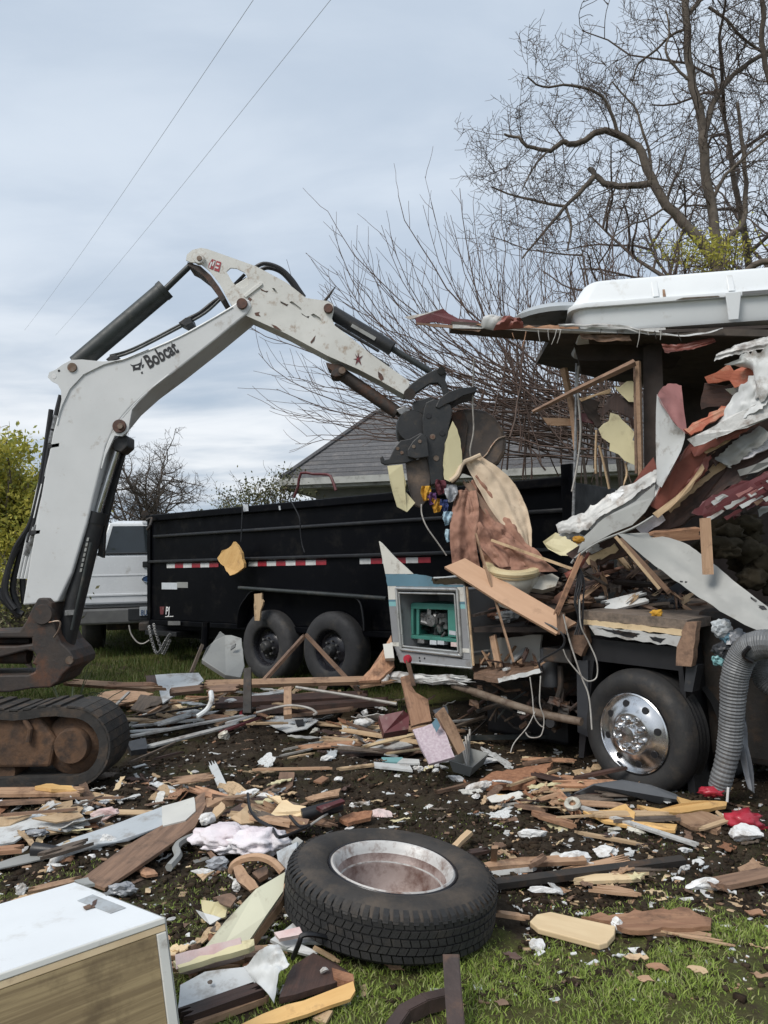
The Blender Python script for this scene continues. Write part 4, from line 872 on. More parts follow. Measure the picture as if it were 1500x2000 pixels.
def beam(name, p, q, w, t, mat, parent=None, broken=.0, seed=0, up=Vector((0, 0, 1)), **k):
    """a board or batten from p to q, ends splintered"""
    p, q = Vector(p), Vector(q); d = q-p; L = d.length; fr = frame_from(d, up); rr = random.Random(seed*7+1)
    n = 9 if broken else 1; broken = broken*1.8; V, F = [], []; c = (p+q)/2
    secs = []
    ys = [(-.5+j/n)*w for j in range(n+1)]
    e0 = [rr.uniform(0, broken) for _ in ys]; e1 = [rr.uniform(0, broken) for _ in ys]
    for j, y in enumerate(ys):
        for x in (-L/2+e0[j], L/2-e1[j]):
            for z in (-t/2, t/2): V.append(c+fr @ Vector((x, y, z)))
    for j in range(n):
        a = 4*j; b = a+4
        F += [(a+1, a+3, b+3, b+1), (a, b, b+2, a+2), (a, a+1, b+1, b), (a+2, b+2, b+3, a+3)]
    F += [(0, 2, 3, 1), (4*n, 4*n+1, 4*n+3, 4*n+2)]
    return mk(name, (V, F), MAT[mat], parent, frame=fr, **k)
# wheel with polished cover
def rv_wheel():
    ax = Vector((-.80, -.60, 0)).normalized(); c = RA; rt, rr, w = .385, .245, .25
    W = bpy.data.objects.new('wheel', None); put(W, c, RV); s = rt-rr
    mk('tyre', lathe([(rr*.95, -.03), (rr, -.012), (rr+s*.1, .006), (rr+s*.4, .02), (rr+s*.7, .012), (rr+s*.88, -.012), (rt-.008, -.04), (rt, -.07), (rt, -w*.5), (rt, -w+.05), (rr+s*.4, -w), (rr, -w+.02)], c, ax, 64), MAT['tyre'], W, smooth=True)
    for h in (-.09, -.125, -.16): mk('tread_groove', lathe([(rt+.0015, h-.005), (rt+.0015, h+.005)], c, ax, 48), MAT['ink_black'], W)
    cover = mk('wheel_cover', lathe([(rr, -.012), (rr*.995, .006), (rr*.965, .012), (rr*.935, .004), (rr*.92, -.014), (rr*.88, -.012), (rr*.72, .012), (rr*.54, .034), (rr*.50, .035), (rr*.49, .022), (rr*.24, .024), (rr*.22, .05), (rr*.18, .062), (1e-3, .066)], c, ax, 64), MAT['chrome'], W, smooth=True)
    x = Vector((0, 0, 1)); y = ax.cross(x)
    for k in range(8):
        t = 6.283*(k+.5)/8; p = c+(x*math.cos(t)+y*math.sin(t))*rr*.365
        mk('lug_cap', lathe([(.021, .0), (.021, .028), (.014, .04), (1e-3, .043)], p+ax*.02, ax, 14), MAT['chrome'], cover, smooth=True)
        t = 6.283*k/8+.2; d = (x*math.cos(t)+y*math.sin(t)); p = c+d*rr*.74; na = (ax*.9+d*.16).normalized()
        mk('vent_hole', lathe([(1e-3, .002), (.021, .002), (.0225, -.002)], p+ax*.0145, na, 18), MAT['ink_black'], cover)
    mk('wheel', lathe([(rt*.99, 0), (rt*.99, -.22), (.2, -.22)], c-ax*.32, ax, 32), MAT['tyre'], RV, smooth=True)
rv_wheel()
def rbox(name, x0, x1, ya, yb, b0, b1, mat, bev=.006, parent=RV):
    """box on the motorhome's side plane: picture columns x0..x1, picture rows ya..yb measured at x0"""
    a, b = rp(x0, yb, b0), rp(x1, yb, b0); z0, z1 = a.z, rp(x0, ya, b0).z; a.z = b.z = z0; h = Vector((0, 0, z1-z0))
    return mk(name, prism([a, b, b+h, a+h], RN*(b1-b0)), MAT[mat], parent, bev=bev)
# chassis and floor
mk('floor_slab', prism([rp(1135, 1192), rp(1342, 1211), rp(1340, 1230), rp(1135, 1209)], RN*1.7), MAT['wood_grey'], RV)
mk('floor_edge_trim', prism(jag([rp(1138, 1210, -.012), rp(1338, 1231, -.012), rp(1336, 1242, -.012), rp(1140, 1220, -.012)], .004, .03, 3), RN*.03), MAT['ply_cream'], RV)
mk('skirt_trim', prism(jag([rp(1150, 1222, -.02), rp(1330, 1243, -.02), rp(1322, 1263, -.02), rp(1240, 1250, -.02), (rp(1162, 1240, -.02))], .008, .05, 4), RN*.025), MAT['torn_alum'], RV)
for q, m in (([(1165, 1226), (1225, 1234), (1250, 1238), (1236, 1246), (1200, 1238)], 'wire_black'), ([(1268, 1243), (1300, 1247), (1290, 1256), (1275, 1251)], 'wire_black'), ([(1195, 1229), (1240, 1236), (1245, 1244), (1215, 1240)], 'interior_dark')):
    mk('tear_stain', prism(jag([rp(x, y, -.0225) for x, y in q], .004, .02, 6), RN*.002), MAT[m], RV)
mk('frame_bracket', prism(jag([rp(1322, 1262, -.03), rp(1340, 1215, -.03), rp(1362, 1214, -.03), rp(1350, 1302, -.03), rp(1320, 1300, -.03)], .006, .05, 2), RN*.06), MAT['wood_brown'], RV)
mk('frame_bracket', prism(jag([rp(1110, 1235), rp(1140, 1222), rp(1148, 1255), rp(1135, 1282), rp(1115, 1270)], .006, .05, 2), RN*.05), MAT['wood_brown'], RV)
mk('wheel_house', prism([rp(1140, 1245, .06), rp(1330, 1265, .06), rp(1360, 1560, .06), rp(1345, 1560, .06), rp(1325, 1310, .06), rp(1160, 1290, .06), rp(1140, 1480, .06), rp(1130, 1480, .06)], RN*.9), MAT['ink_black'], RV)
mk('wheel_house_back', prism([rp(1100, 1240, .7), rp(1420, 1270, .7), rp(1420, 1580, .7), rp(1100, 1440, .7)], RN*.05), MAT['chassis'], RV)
for b in (.5, 1.3): mk('chassis_rail', prism([rp(925, 1330, b), rp(1500, 1330, b), rp(1500, 1372, b), rp(925, 1352, b)], RN*.08), MAT['chassis'], RV)
mk('chassis_post', prism([rp(1340, 1300, .02), rp(1362, 1300, .02), rp(1352, 1352, .02), rp(1336, 1350, .02)], RN*.1), MAT['dark_plastic'], RV)
rbox('shade_box', 950, 1110, 1335, 1430, .55, 1.1, 'ink_black', .03); rbox('engine_block', 1370, 1600, 1190, 1480, .35, 1.3, 'chassis', .05); rbox('deep_shade_box', 1000, 1130, 1340, 1460, 1.0, 1.6, 'ink_black', .03)  # the two ink-black boxes are added to stand for the shade under the floor
mk('mud_flap', prism([rp(1126, 1290, .04), rp(1148, 1290, .04), rp(1150, 1440, .04), rp(1128, 1430, .04)], RN*.02), MAT['dark_plastic'], RV)
mk('water_heater', lathe([(1e-3, 0), (.06, 0), (.065, .02), (.065, .26), (1e-3, .27)], rp(1075, 1340, .15), (0, 0, 1), 18), MAT['grey_plastic'], RV, smooth=True)
rbox('battery_tray', 1060, 1115, 1265, 1292, .0, .3, 'chassis', .01)
mk('drain_pipe', tube(smoothpts([rp(1094, 1300, .1), rp(1095, 1340, .1), rp(1088, 1365, .1), rp(1080, 1375, .12)], 4), .02, 8), MAT['chassis'], RV, smooth=True)
mk('tail_pipe', tube([rp(1075, 1412, .2), rp(1085, 1414, .5)], .045, 16, False), MAT['rust_pipe'], RV, smooth=True); mk('tail_pipe', tube([rp(1074, 1412, .19), rp(1075, 1412, .2)], .034, 16), MAT['ink_black'], RV)
mk('rear_bumper_tube', tube([rp(885, 1338, -.02), rp(930, 1352, -.03), rp(1000, 1376, -.05), rp(1060, 1395, -.06), rp(1136, 1410, -.05)], .026, 10), MAT['rust_pipe'], RV, smooth=True)
mk('body_panel', prism(jag([rp(925, 1252, .35), rp(1058, 1240, .35), rp(1055, 1300, .35), rp(1000, 1315, .35), rp(925, 1318, .35)], .01, .06, 9), RN*.02), MAT['rv_white'], RV)
mk('lower_shelf', prism(jag([rp(925, 1318, -.05), rp(972, 1326, -.05), rp(1058, 1305, -.05), rp(1060, 1292, .3), rp(925, 1296, .3)], .008, .06, 2), Vector((0, 0, -.03))), MAT['wood_brown'], RV)
mk('lower_trim', prism(jag([rp(972, 1325, -.06), rp(1055, 1306, -.06), rp(1056, 1314, -.06), rp(974, 1334, -.06)], .004, .03, 2), RN*.02), MAT['white_sheet'], RV)
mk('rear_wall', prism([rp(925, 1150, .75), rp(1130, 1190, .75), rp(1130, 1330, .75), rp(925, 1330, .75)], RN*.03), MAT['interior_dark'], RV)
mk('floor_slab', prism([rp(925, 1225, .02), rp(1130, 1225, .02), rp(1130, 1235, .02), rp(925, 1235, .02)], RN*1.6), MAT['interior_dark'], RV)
# generator bay: skin with colour bands, framed opening, lined recess
def rq(l, back=0): return [rp(x, y, back) for x, y in l]
BAY = mk('bay_liner', join(prism(rq([(775, 1150), (897, 1152), (897, 1156), (775, 1154)], .012), RN*.48), prism(rq([(775, 1154.5), (779, 1154.5), (788, 1268), (784, 1268)], .012), RN*.48),
   prism(rq([(893, 1156.5), (897, 1156.5), (903, 1276), (899, 1276)], .012), RN*.48), prism(rq([(785, 1268.5), (903, 1280), (903, 1285), (785, 1273)], .012), RN*.48), prism(rq([(765, 1140), (905, 1140), (912, 1290), (775, 1280)], .5), RN*.02)), MAT['rv_grey'], RV)
def skin(l, m, o=0.0, nm='bay_skin', ja=0, sd=1):
    q = rq(l, -o); q = jag(q, ja, .03, sd) if ja else q
    return mk(nm, prism(q, RN*.012), MAT[m], RV)
skin([(740, 1057), (746, 1062), (770, 1088), (806, 1121), (752.5, 1121)], 'rv_white', 0, 'torn_skin_corner')
skin([(752.6, 1121.3), (806, 1121.3), (830, 1124), (845, 1128), (842, 1134), (870, 1142), (905, 1143), (905, 1146.5), (757, 1144.5)], 'rv_blue', 0, ja=.003)
skin([(757, 1144.8), (773, 1145), (776, 1171), (759, 1171)], 'rv_white'); skin([(759, 1171.2), (776, 1171.2), (776.5, 1175), (759.3, 1175)], 'rv_blue'); skin([(759.3, 1175.2), (776.5, 1175.2), (777, 1184), (760, 1184)], 'rv_teal')
skin([(760, 1184.2), (777, 1184.2), (782, 1254.5), (767, 1254.5)], 'rv_grey'); skin([(762, 1254.7), (783, 1254.7), (784, 1263), (764, 1262)], 'rv_white', .004); skin([(770, 1263.2), (784, 1263.4), (785, 1272), (903, 1288), (920, 1289), (921, 1302), (780, 1290)], 'rv_grey')
skin([(893, 1147), (906, 1147), (908, 1175), (894.5, 1175)], 'rv_white'); skin([(894.5, 1175.2), (908, 1175.2), (908.5, 1180), (895, 1180)], 'rv_blue'); skin([(895, 1180.2), (908.5, 1180.2), (909, 1189), (895.5, 1189)], 'rv_teal')
skin([(895.5, 1189.2), (909, 1189.2), (917, 1267), (900, 1266)], 'rv_grey'); skin([(900, 1266.2), (918, 1267.2), (919, 1275.5), (901, 1274)], 'rv_white', .004); skin([(901, 1274.2), (919, 1275.7), (920, 1288.7), (903, 1287)], 'rv_grey')
fr4 = [(774, 1149), (893, 1151.5), (901, 1281), (783, 1268)]
for i in range(4): mk('bay_frame', tube([rp(*fr4[i], -.01), rp(*fr4[(i+1) % 4], -.01)], .0125, 8), MAT['aluminium'], RV)
fr5 = [(779, 1158), (888, 1160), (895, 1273), (787, 1262)]
for i in range(4): mk('bay_frame', tube([rp(*fr5[i], .005), rp(*fr5[(i+1) % 4], .005)], .008, 8), MAT['aluminium'], RV)
for i, (a, b) in enumerate((((907, 1144), (922, 1304)), ((782, 1292), (922, 1305)), ((912, 1146), (925, 1300)))): mk('corner_trim', tube([rp(*a, -.005), rp(*b, -.005)], .009, 6), MAT['aluminium'] if i < 2 else MAT['wood_pale'], RV)
for x, y in ((819, 1285), (829, 1286), (820, 1291)): mk('bolt_hole', disc(rp(x, y, -.002), -RN, .008, .004, 8), MAT['ink_black'], RV)
mk('broken_trim', prism(jag(rq([(843, 1128), (905, 1132), (908, 1142), (880, 1141), (846, 1140)], -.004), .006, .02, 5), RN*.06), MAT['old_batt'], RV); mk('blue_tube', tube([rp(847, 1129, -.02), rp(870, 1128, .02), rp(897, 1125, .05)], .009, 6), MAT['grey_blue'], RV)
mk('crumpled_sill', loft([rp(752, 1312, -.05), rp(760, 1322, -.07), rp(758, 1332, -.06)], [rp(925, 1320, -.05), rp(932, 1330, -.06), rp(928, 1340, -.05)], 10, 40, .008, 3, 5, .008, -RN, crum=.02), MAT['torn_alum'], RV, smooth=True)
# generator set inside the bay
GEN = empty('generator', rp(850, 1262, .25), 'green generator set inside the square compartment at the motorhome tail', 'generator')
def gq(l, m, nm, b, th, bev=.004): return mk(nm, prism(rq(l, b), RN*th), MAT[m], GEN, bev=bev)
gq([(802, 1180), (806, 1177), (893, 1180), (898, 1186), (898, 1192), (802, 1189)], 'teal_paint', 'housing_top', .12, .3)
gq([(802, 1189.2), (807, 1189.2), (807, 1240), (802, 1239)], 'teal_paint', 'housing_side', .12, .3); gq([(813, 1189.5), (818, 1189.5), (818, 1240), (813, 1240)], 'teal_paint', 'housing_side', .125, .02)
gq([(874, 1191), (899, 1192), (904, 1248), (875, 1243)], 'teal_paint', 'control_panel', .12, .3); gq([(802, 1240), (904, 1249), (904, 1256), (802, 1247)], 'teal_paint', 'base_rail', .11, .3)
gq([(807, 1190), (874, 1192), (874, 1243), (807, 1240)], 'engine_dark', 'inner_wall', .3, .02)
for k in range(26):
    a = rp(rnd.uniform(822, 870), rnd.uniform(1196, 1238), rnd.uniform(.14, .26)); b = a+Vector((rnd.uniform(-.06, .06), rnd.uniform(-.05, .05), rnd.uniform(-.06, .06)))
    if k % 3: mk('engine_part', tube([a, b], rnd.uniform(.008, .028), 8), MAT['engine_metal' if k % 2 else 'engine_dark'], GEN)
    else: mk('engine_part', box(a, (rnd.uniform(.03, .08), .05, rnd.uniform(.03, .08))), MAT['engine_dark' if k % 2 else 'engine_metal'], GEN, bev=.005)
mk('engine_shroud', lathe([(.05, 0), (.045, .03), (.012, .034), (1e-3, .034)], rp(846, 1212, .16), -RN, 20), MAT['engine_metal'], GEN, smooth=True); mk('cylinder_head', box(rp(866, 1213, .2), (.07, .07, .13)), MAT['engine_metal'], GEN, bev=.01)
gq([(877, 1231), (890, 1233), (890, 1241), (877, 1239)], 'plate_white', 'rating_plate', .117, .002, 0)
for k, (x, y, m) in enumerate(((822, 1251, 'engine_metal'), (846, 1254, 'plate_white'), (861, 1254, 'plate_white'), (887, 1258, 'foam_pink'))): gq([(x-7, y-4), (x+6, y-3), (x+6, y+6), (x-7, y+5)], m, 'switch_box', .11, .05)
# roof
mk('roof_slab', prism([P(882, 640, 5.35), P(1100, 650, 5.25), P(1270, 656, 5.1), P(1420, 655, 4.9), P(1600, 660, 4.7), P(1600, 660, 4.7)+Vector((.3, 1.9, .05)), P(1270, 656, 5.1)+Vector((.2, 1.7, .1)), P(1115, 650, 5.25)+Vector((0, 1.2, .1)), P(1090, 650, 5.25)+Vector((0, .3, .02)), P(882, 640, 5.35)+Vector((0, .2, .02))], (0, 0, .045)), MAT['roof_under'], RV)
rvp('roof_edge', [(884, 641, 5.33), (950, 642, 5.3), (1100, 651, 5.23), (1240, 652, 5.1), (1300, 648, 5.05), (1300, 640, 5.05), (1200, 643, 5.14), (1060, 642, 5.23), (884, 634, 5.33)], .02, 'torn_alum', .004, .1, 2)
rvp('roof_sheathing', [(930, 633, 5.3), (1000, 636, 5.27), (1130, 638, 5.2), (1130, 644, 5.2), (1040, 643, 5.25), (950, 640, 5.3)], .03, 'wood_orange', .012, .04, 7)
rvp('torn_flashing', [(811, 622, 5.4), (840, 612, 5.38), (866, 603, 5.36), (876, 612, 5.36), (895, 622, 5.35), (935, 628, 5.33), (941, 639, 5.32), (900, 638, 5.34), (850, 628, 5.38), (813, 634, 5.4)], .012, 'maroon', .006, .05, 4)
rvp('torn_flashing', [(790, 619, 5.45), (830, 612, 5.42), (866, 602, 5.38), (868, 606, 5.38), (832, 617, 5.42), (800, 624, 5.44)], .008, 'wire_white', .003, .05, 4); rvp('torn_flashing', [(813, 629, 5.39), (860, 633, 5.36), (940, 644, 5.31), (935, 648, 5.31), (860, 639, 5.36), (815, 634, 5.39)], .01, 'wood_brown', .004, .05, 8)
mk('curled_skin', loft(PV([(938, 640, 5.31), (940, 625, 5.28), (950, 614, 5.26), (965, 615, 5.28)]), PV([(965, 645, 5.26), (975, 630, 5.2), (985, 618, 5.2), (990, 622, 5.25)]), 8, 6, .01, 2, 1), MAT['white_sheet'], RV, smooth=True)
mk('curled_skin', loft(PV([(962, 646, 5.25), (970, 630, 5.2), (985, 615, 5.2)]), PV([(1025, 640, 5.2), (1022, 628, 5.18), (1018, 622, 5.18)]), 8, 8, .012, 2, 3), MAT['red_paint'], RV, smooth=True)
mk('roof_vent', lathe([(.33, 0), (.34, .03), (.28, .075), (.15, .09), (1e-3, .092)], P(1085, 634, 5.6), (0, 0, 1), 28), MAT['grey_blue'], RV, smooth=True)
mk('torn_membrane', loft(PV([(1090, 633, 5.2), (1200, 632, 5.12), (1270, 646, 5.03), (1340, 652, 4.95), (1412, 640, 4.88)]), PV([(1095, 639, 5.19), (1200, 640, 5.1), (1270, 652, 5.0), (1340, 657, 4.93), (1412, 644, 4.87)]), 40, 4, .012, 1, 4, crum=.012), MAT['torn_alum'], RV, smooth=True)
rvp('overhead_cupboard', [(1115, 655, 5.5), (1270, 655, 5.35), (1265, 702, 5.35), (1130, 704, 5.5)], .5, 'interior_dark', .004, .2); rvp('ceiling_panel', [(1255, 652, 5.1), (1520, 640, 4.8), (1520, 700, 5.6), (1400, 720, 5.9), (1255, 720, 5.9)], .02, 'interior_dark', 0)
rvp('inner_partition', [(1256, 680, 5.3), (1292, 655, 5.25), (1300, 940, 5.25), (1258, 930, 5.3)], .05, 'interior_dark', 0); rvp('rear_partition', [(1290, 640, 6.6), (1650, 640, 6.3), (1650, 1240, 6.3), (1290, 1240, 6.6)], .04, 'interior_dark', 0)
mk('wall_stud', tube(PV([(1246, 706, 5.2), (1252, 935, 5.2)]), .02, 4), MAT['wood_tan'], RV); mk('wall_stud', tube(PV([(1240, 706, 5.24), (1243, 925, 5.24)]), .012, 4), MAT['wood_brown'], RV)
mk('wall_stud', tube(PV([(1100, 720, 5.7), (1118, 800, 5.7), (1125, 880, 5.65)]), [.03, .028, .02], 5), MAT['wood_tan'], RV)
mk('wall_stud', tube(PV([(1126, 710, 5.6), (1124, 860, 5.6), (1119, 1015, 5.6)]), .011, 5), MAT['engine_metal'], RV); mk('hanging_wire', tube(smoothpts(PV([(1130, 715, 5.55), (1128, 760, 5.55), (1134, 840, 5.55), (1127, 910, 5.55), (1117, 960, 5.55)]), 4), .008, 5), MAT['wire_white'], RV)
for k, l in enumerate(([(1165, 840, 5.5), (1163, 900, 5.5), (1164, 925, 5.5)], [(1170, 870, 5.5), (1178, 900, 5.5), (1190, 955, 5.5)], [(1215, 900, 5.4), (1216, 960, 5.4)], [(1222, 905, 5.4), (1224, 930, 5.4), (1210, 965, 5.4)])): mk('hanging_strip', tube(smoothpts(PV(l), 4), .009, 4), MAT['wood_pale' if k != 2 else 'chassis'], RV)
mk('broken_batten', tube(PV([(1040, 805, 5.3), (1120, 765, 5.25), (1240, 708, 5.15)]), [.014, .020, .026], 4), MAT['wood_brown'], RV)
rvp('inner_panel', [(1200, 755, 5.4), (1235, 744, 5.35), (1240, 750, 5.35), (1240, 785, 5.35), (1215, 772, 5.38)], .006, 'cream_panel', .02, .04); rvp('inner_panel', [(1130, 778, 5.5), (1180, 765, 5.45), (1195, 758, 5.4), (1190, 768, 5.42), (1165, 772, 5.45), (1135, 784, 5.5)], .006, 'wood_pale', .006)
rvp('inner_panel', [(1178, 828, 5.4), (1192, 806, 5.38), (1215, 820, 5.36), (1240, 845, 5.33), (1243, 910, 5.33), (1220, 900, 5.35), (1190, 880, 5.38), (1176, 855, 5.4)], .006, 'cream_panel', .032, .045); rvp('inner_panel', [(1186, 775, 5.45), (1205, 766, 5.42), (1240, 790, 5.38), (1240, 842, 5.38), (1218, 812, 5.4), (1190, 800, 5.44), (1175, 815, 5.46), (1170, 800, 5.46)], .01, 'wood_dark', .025, .04)
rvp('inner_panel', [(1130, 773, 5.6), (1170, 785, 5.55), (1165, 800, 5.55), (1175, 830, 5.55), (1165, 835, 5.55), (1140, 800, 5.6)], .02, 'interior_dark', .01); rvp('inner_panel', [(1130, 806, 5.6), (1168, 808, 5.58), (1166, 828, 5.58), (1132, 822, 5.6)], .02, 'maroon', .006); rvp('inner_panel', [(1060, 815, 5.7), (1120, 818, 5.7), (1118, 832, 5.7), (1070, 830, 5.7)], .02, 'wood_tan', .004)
D('red_wood', (.46, .15, .085), (.34, .09, .05), 3, .7, stretch=(1.2, 14, 14), bump=.4, bscale=12, dirt=(.5, .3, .2), damt=.3, dscale=10)
# hanging torn skins
mk('curled_skin', loft(PV([(1283, 770, 4.8), (1281, 830, 4.82), (1281, 890, 4.83), (1282, 945, 4.84)]), PV([(1287, 776, 4.74), (1318, 828, 4.64), (1340, 858, 4.62), (1292, 952, 4.76)]), 16, 10, .006, 1, 5, .003), MAT['white_sheet'], RV, smooth=True)
mk('curled_skin', loft(PV([(1284, 771, 4.78), (1292, 757, 4.9), (1308, 748, 5.0), (1331, 752, 5.02)]), PV([(1292, 790, 4.70), (1312, 822, 4.68), (1330, 842, 4.66), (1342, 850, 4.68)]), 12, 12, .006, 1, 6, .003), MAT['pink_skin'], RV, smooth=True)
rvp('torn_skin', [(1342, 858, 4.62), (1380, 840, 4.6), (1440, 806, 4.55), (1475, 790, 4.5), (1520, 764, 4.45), (1520, 808, 4.45), (1480, 826, 4.5), (1420, 848, 4.55), (1356, 872, 4.62)], .008, 'torn_alum', .008, .05, 3); rvp('broken_rib', [(1335, 838, 4.68), (1370, 818, 4.66), (1450, 776, 4.6), (1455, 786, 4.6), (1385, 826, 4.64), (1350, 850, 4.66)], .03, 'red_wood', .014, .03)
mk('torn_skin', loft(PV([(1414, 712, 4.55), (1450, 690, 4.5), (1480, 680, 4.45), (1520, 664, 4.4)]), PV([(1475, 718, 4.58), (1484, 745, 4.5), (1478, 788, 4.48), (1520, 772, 4.4)]), 22, 18, .008, 1, 8, .004, crum=.014), MAT['white_sheet'], RV, smooth=True)
rvp('broken_rib', [(1376, 736, 4.7), (1410, 720, 4.64), (1450, 716, 4.6), (1476, 724, 4.56), (1480, 744, 4.56), (1450, 752, 4.6), (1400, 748, 4.68)], .03, 'red_wood', .03, .03, 3); rvp('broken_rib', [(1370, 800, 4.8), (1376, 748, 4.75), (1400, 752, 4.72), (1470, 750, 4.65), (1468, 768, 4.65), (1430, 790, 4.72)], .03, 'wood_dark', .014, .04, 4)
rvp('torn_skin', [(1416, 760, 4.66), (1450, 752, 4.62), (1474, 752, 4.6), (1466, 764, 4.62), (1430, 772, 4.66)], .005, 'aluminium', .008, .03, 6); rvp('red_panel', [(1290, 954, 4.8), (1350, 866, 4.72), (1402, 850, 4.66), (1388, 880, 4.7), (1335, 955, 4.8), (1292, 1000, 4.86), (1270, 988, 4.88)], .03, 'red_paint', .01, .05, 3)
rvp('torn_edging', [(1275, 1003, 4.8), (1320, 970, 4.78), (1345, 945, 4.75), (1372, 906, 4.71), (1376, 915, 4.71), (1350, 955, 4.75), (1335, 972, 4.77), (1285, 1012, 4.8)], .02, 'wood_pale', .006, .04, 4); rvp('red_panel', [(1228, 952, 5.02), (1276, 893, 4.92), (1283, 914, 4.92), (1238, 962, 5.02)], .02, 'red_paint', .006)
mk('torn_skin', loft(PV([(1282, 914, 4.88), (1240, 938, 4.98), (1195, 958, 5.06), (1140, 995, 5.12), (1086, 1022, 5.2)]), PV([(1280, 942, 4.86), (1240, 972, 4.94), (1180, 1008, 5.02), (1140, 1042, 5.08), (1092, 1042, 5.18)]), 48, 18, .006, 1, 9, .004, crum=.014), MAT['torn_alum'], RV, smooth=True)
rvp('torn_skin', [(1280, 946, 4.84), (1277, 972, 4.84), (1260, 1000, 4.86), (1235, 1025, 4.9), (1180, 1050, 5.0), (1128, 1080, 5.1), (1138, 1050, 5.1), (1180, 1012, 5.02), (1240, 980, 4.92)], .006, 'grey_panel', .006, .06, 5); mk('skin_edge', tube(smoothpts(PV([(1276, 1008, 4.8), (1235, 1032, 4.84), (1170, 1058, 4.95), (1128, 1086, 5.0), (1116, 1100, 5.02)]), 4), .008, 6), MAT['grey_panel'], RV)
rvp('red_shreds', [(1350, 1002, 4.62), (1372, 980, 4.6), (1440, 945, 4.5), (1520, 912, 4.4), (1520, 986, 4.4), (1450, 985, 4.5), (1380, 1014, 4.6)], .03, 'maroon', .012, .03, 9)
for k in range(22):
    x = rnd.uniform(1372, 1500); y = 1000-(x-1360)*.42+rnd.uniform(-14, 34); Y = 4.56-(x-1360)*.0012-.02
    L_ = rnd.uniform(12, 46); rvp('skin_shred', [(x, y, Y), (x+L_, y-L_*.5, Y-.02), (x+L_+5, y-L_*.42, Y-.02), (x+6, y+6, Y)], .004, rnd.choice(['torn_alum', 'maroon', 'pink_skin', 'white_sheet', 'maroon', 'wood_brown']), .006, .03, k)
rvp('inner_panel', [(1335, 965, 5.3), (1370, 905, 5.2), (1400, 870, 5.15), (1400, 945, 5.15), (1370, 960, 5.25)], .01, 'grey_panel', 0); rvp('inner_panel', [(1402, 868, 5.15), (1432, 855, 5.1), (1434, 935, 5.1), (1404, 942, 5.15)], .01, 'grey_panel', 0); rvp('inner_panel', [(1442, 860, 5.1), (1462, 850, 5.1), (1460, 900, 5.1), (1445, 910, 5.1)], .01, 'grey_panel', 0)
for a, b, r in (((1520, 860, 4.7), (1372, 985, 4.95), .014), ((1510, 905, 4.6), (1460, 950, 4.75), .012), ((1438, 860, 5.0), (1440, 945, 5.0), .014), ((1400, 868, 5.1), (1402, 945, 5.1), .01)): mk('frame_strut', tube(PV([a, b]), r, 6), MAT['chassis'], RV)
rvp('torn_skin', [(1440, 918, 4.7), (1480, 905, 4.6), (1520, 882, 4.55), (1520, 900, 4.55), (1480, 922, 4.6), (1445, 930, 4.7)], .006, 'grey_panel', .006)
mk('curved_panel', loft(PV([(1262, 1040, 4.9), (1330, 1057, 4.8), (1376, 1085, 4.68), (1432, 1132, 4.5), (1520, 1200, 4.28)]), PV([(1205, 1043, 4.86), (1268, 1098, 4.78), (1340, 1150, 4.62), (1420, 1203, 4.42), (1520, 1252, 4.2)]), 24, 10, .006, 1, 2, .004), MAT['grey_panel'], RV, smooth=True)
for q in ([(1328, 1134, 4.655), (1334, 1135, 4.65), (1333, 1138, 4.65), (1328, 1137, 4.655)], [(1338, 1135, 4.64), (1343, 1136, 4.64), (1342, 1138, 4.64), (1338, 1138, 4.64)], [(1466, 1165, 4.395), (1478, 1172, 4.37), (1476, 1176, 4.37), (1466, 1169, 4.395)], [(1475, 1182, 4.37), (1492, 1183, 4.33), (1498, 1190, 4.32), (1488, 1190, 4.33)]): rvp('tear_hole', q, .002, 'ink_black', 0)
beam('framing_stick', P(1377, 1012, 4.5), P(1383, 1122, 4.5), .05, .04, 'wood_tan', RV, up=Vector((0, 1, .1))); beam('framing_stick', P(1268, 1050, 4.88), P(1372, 1040, 4.85), .07, .05, 'wood_orange', RV, .02, 3, up=Vector((0, 1, .3))); beam('framing_stick', P(1202, 1048, 4.8), P(1288, 1150, 4.75), .02, .02, 'wood_pale', RV); beam('framing_stick', P(1210, 1052, 4.85), P(1308, 1158, 4.8), .03, .03, 'wood_brown', RV, .02)
for k in range(34):    # old insulation in the dark front corner
    x, y = rnd.uniform(1390, 1530), rnd.uniform(1025, 1175)
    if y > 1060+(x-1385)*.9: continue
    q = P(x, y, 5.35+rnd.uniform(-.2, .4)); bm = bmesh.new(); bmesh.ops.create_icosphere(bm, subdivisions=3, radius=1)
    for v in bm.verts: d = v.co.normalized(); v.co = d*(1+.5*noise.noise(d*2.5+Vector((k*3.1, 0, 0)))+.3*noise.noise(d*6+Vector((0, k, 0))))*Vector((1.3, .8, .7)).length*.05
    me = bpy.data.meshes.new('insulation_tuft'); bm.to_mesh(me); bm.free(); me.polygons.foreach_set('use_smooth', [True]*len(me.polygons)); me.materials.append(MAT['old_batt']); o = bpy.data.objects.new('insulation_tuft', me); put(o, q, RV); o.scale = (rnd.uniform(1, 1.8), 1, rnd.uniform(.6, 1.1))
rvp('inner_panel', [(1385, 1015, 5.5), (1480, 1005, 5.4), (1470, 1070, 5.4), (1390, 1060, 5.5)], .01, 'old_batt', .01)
mk('cable_bundle', join(*[tube(smoothpts(PV([(1124+4*math.sin(k), 1090, 5.0), (1128+3*k, 1130, 4.98), (1122+3*k+5*math.sin(k*2), 1175, 4.97), (1130+2*k, 1210+4*k, 4.96), (1122+4*k, 1240, 4.96)]), 4), .006, 5) for k in range(5)]), MAT['wire_black'], RV)
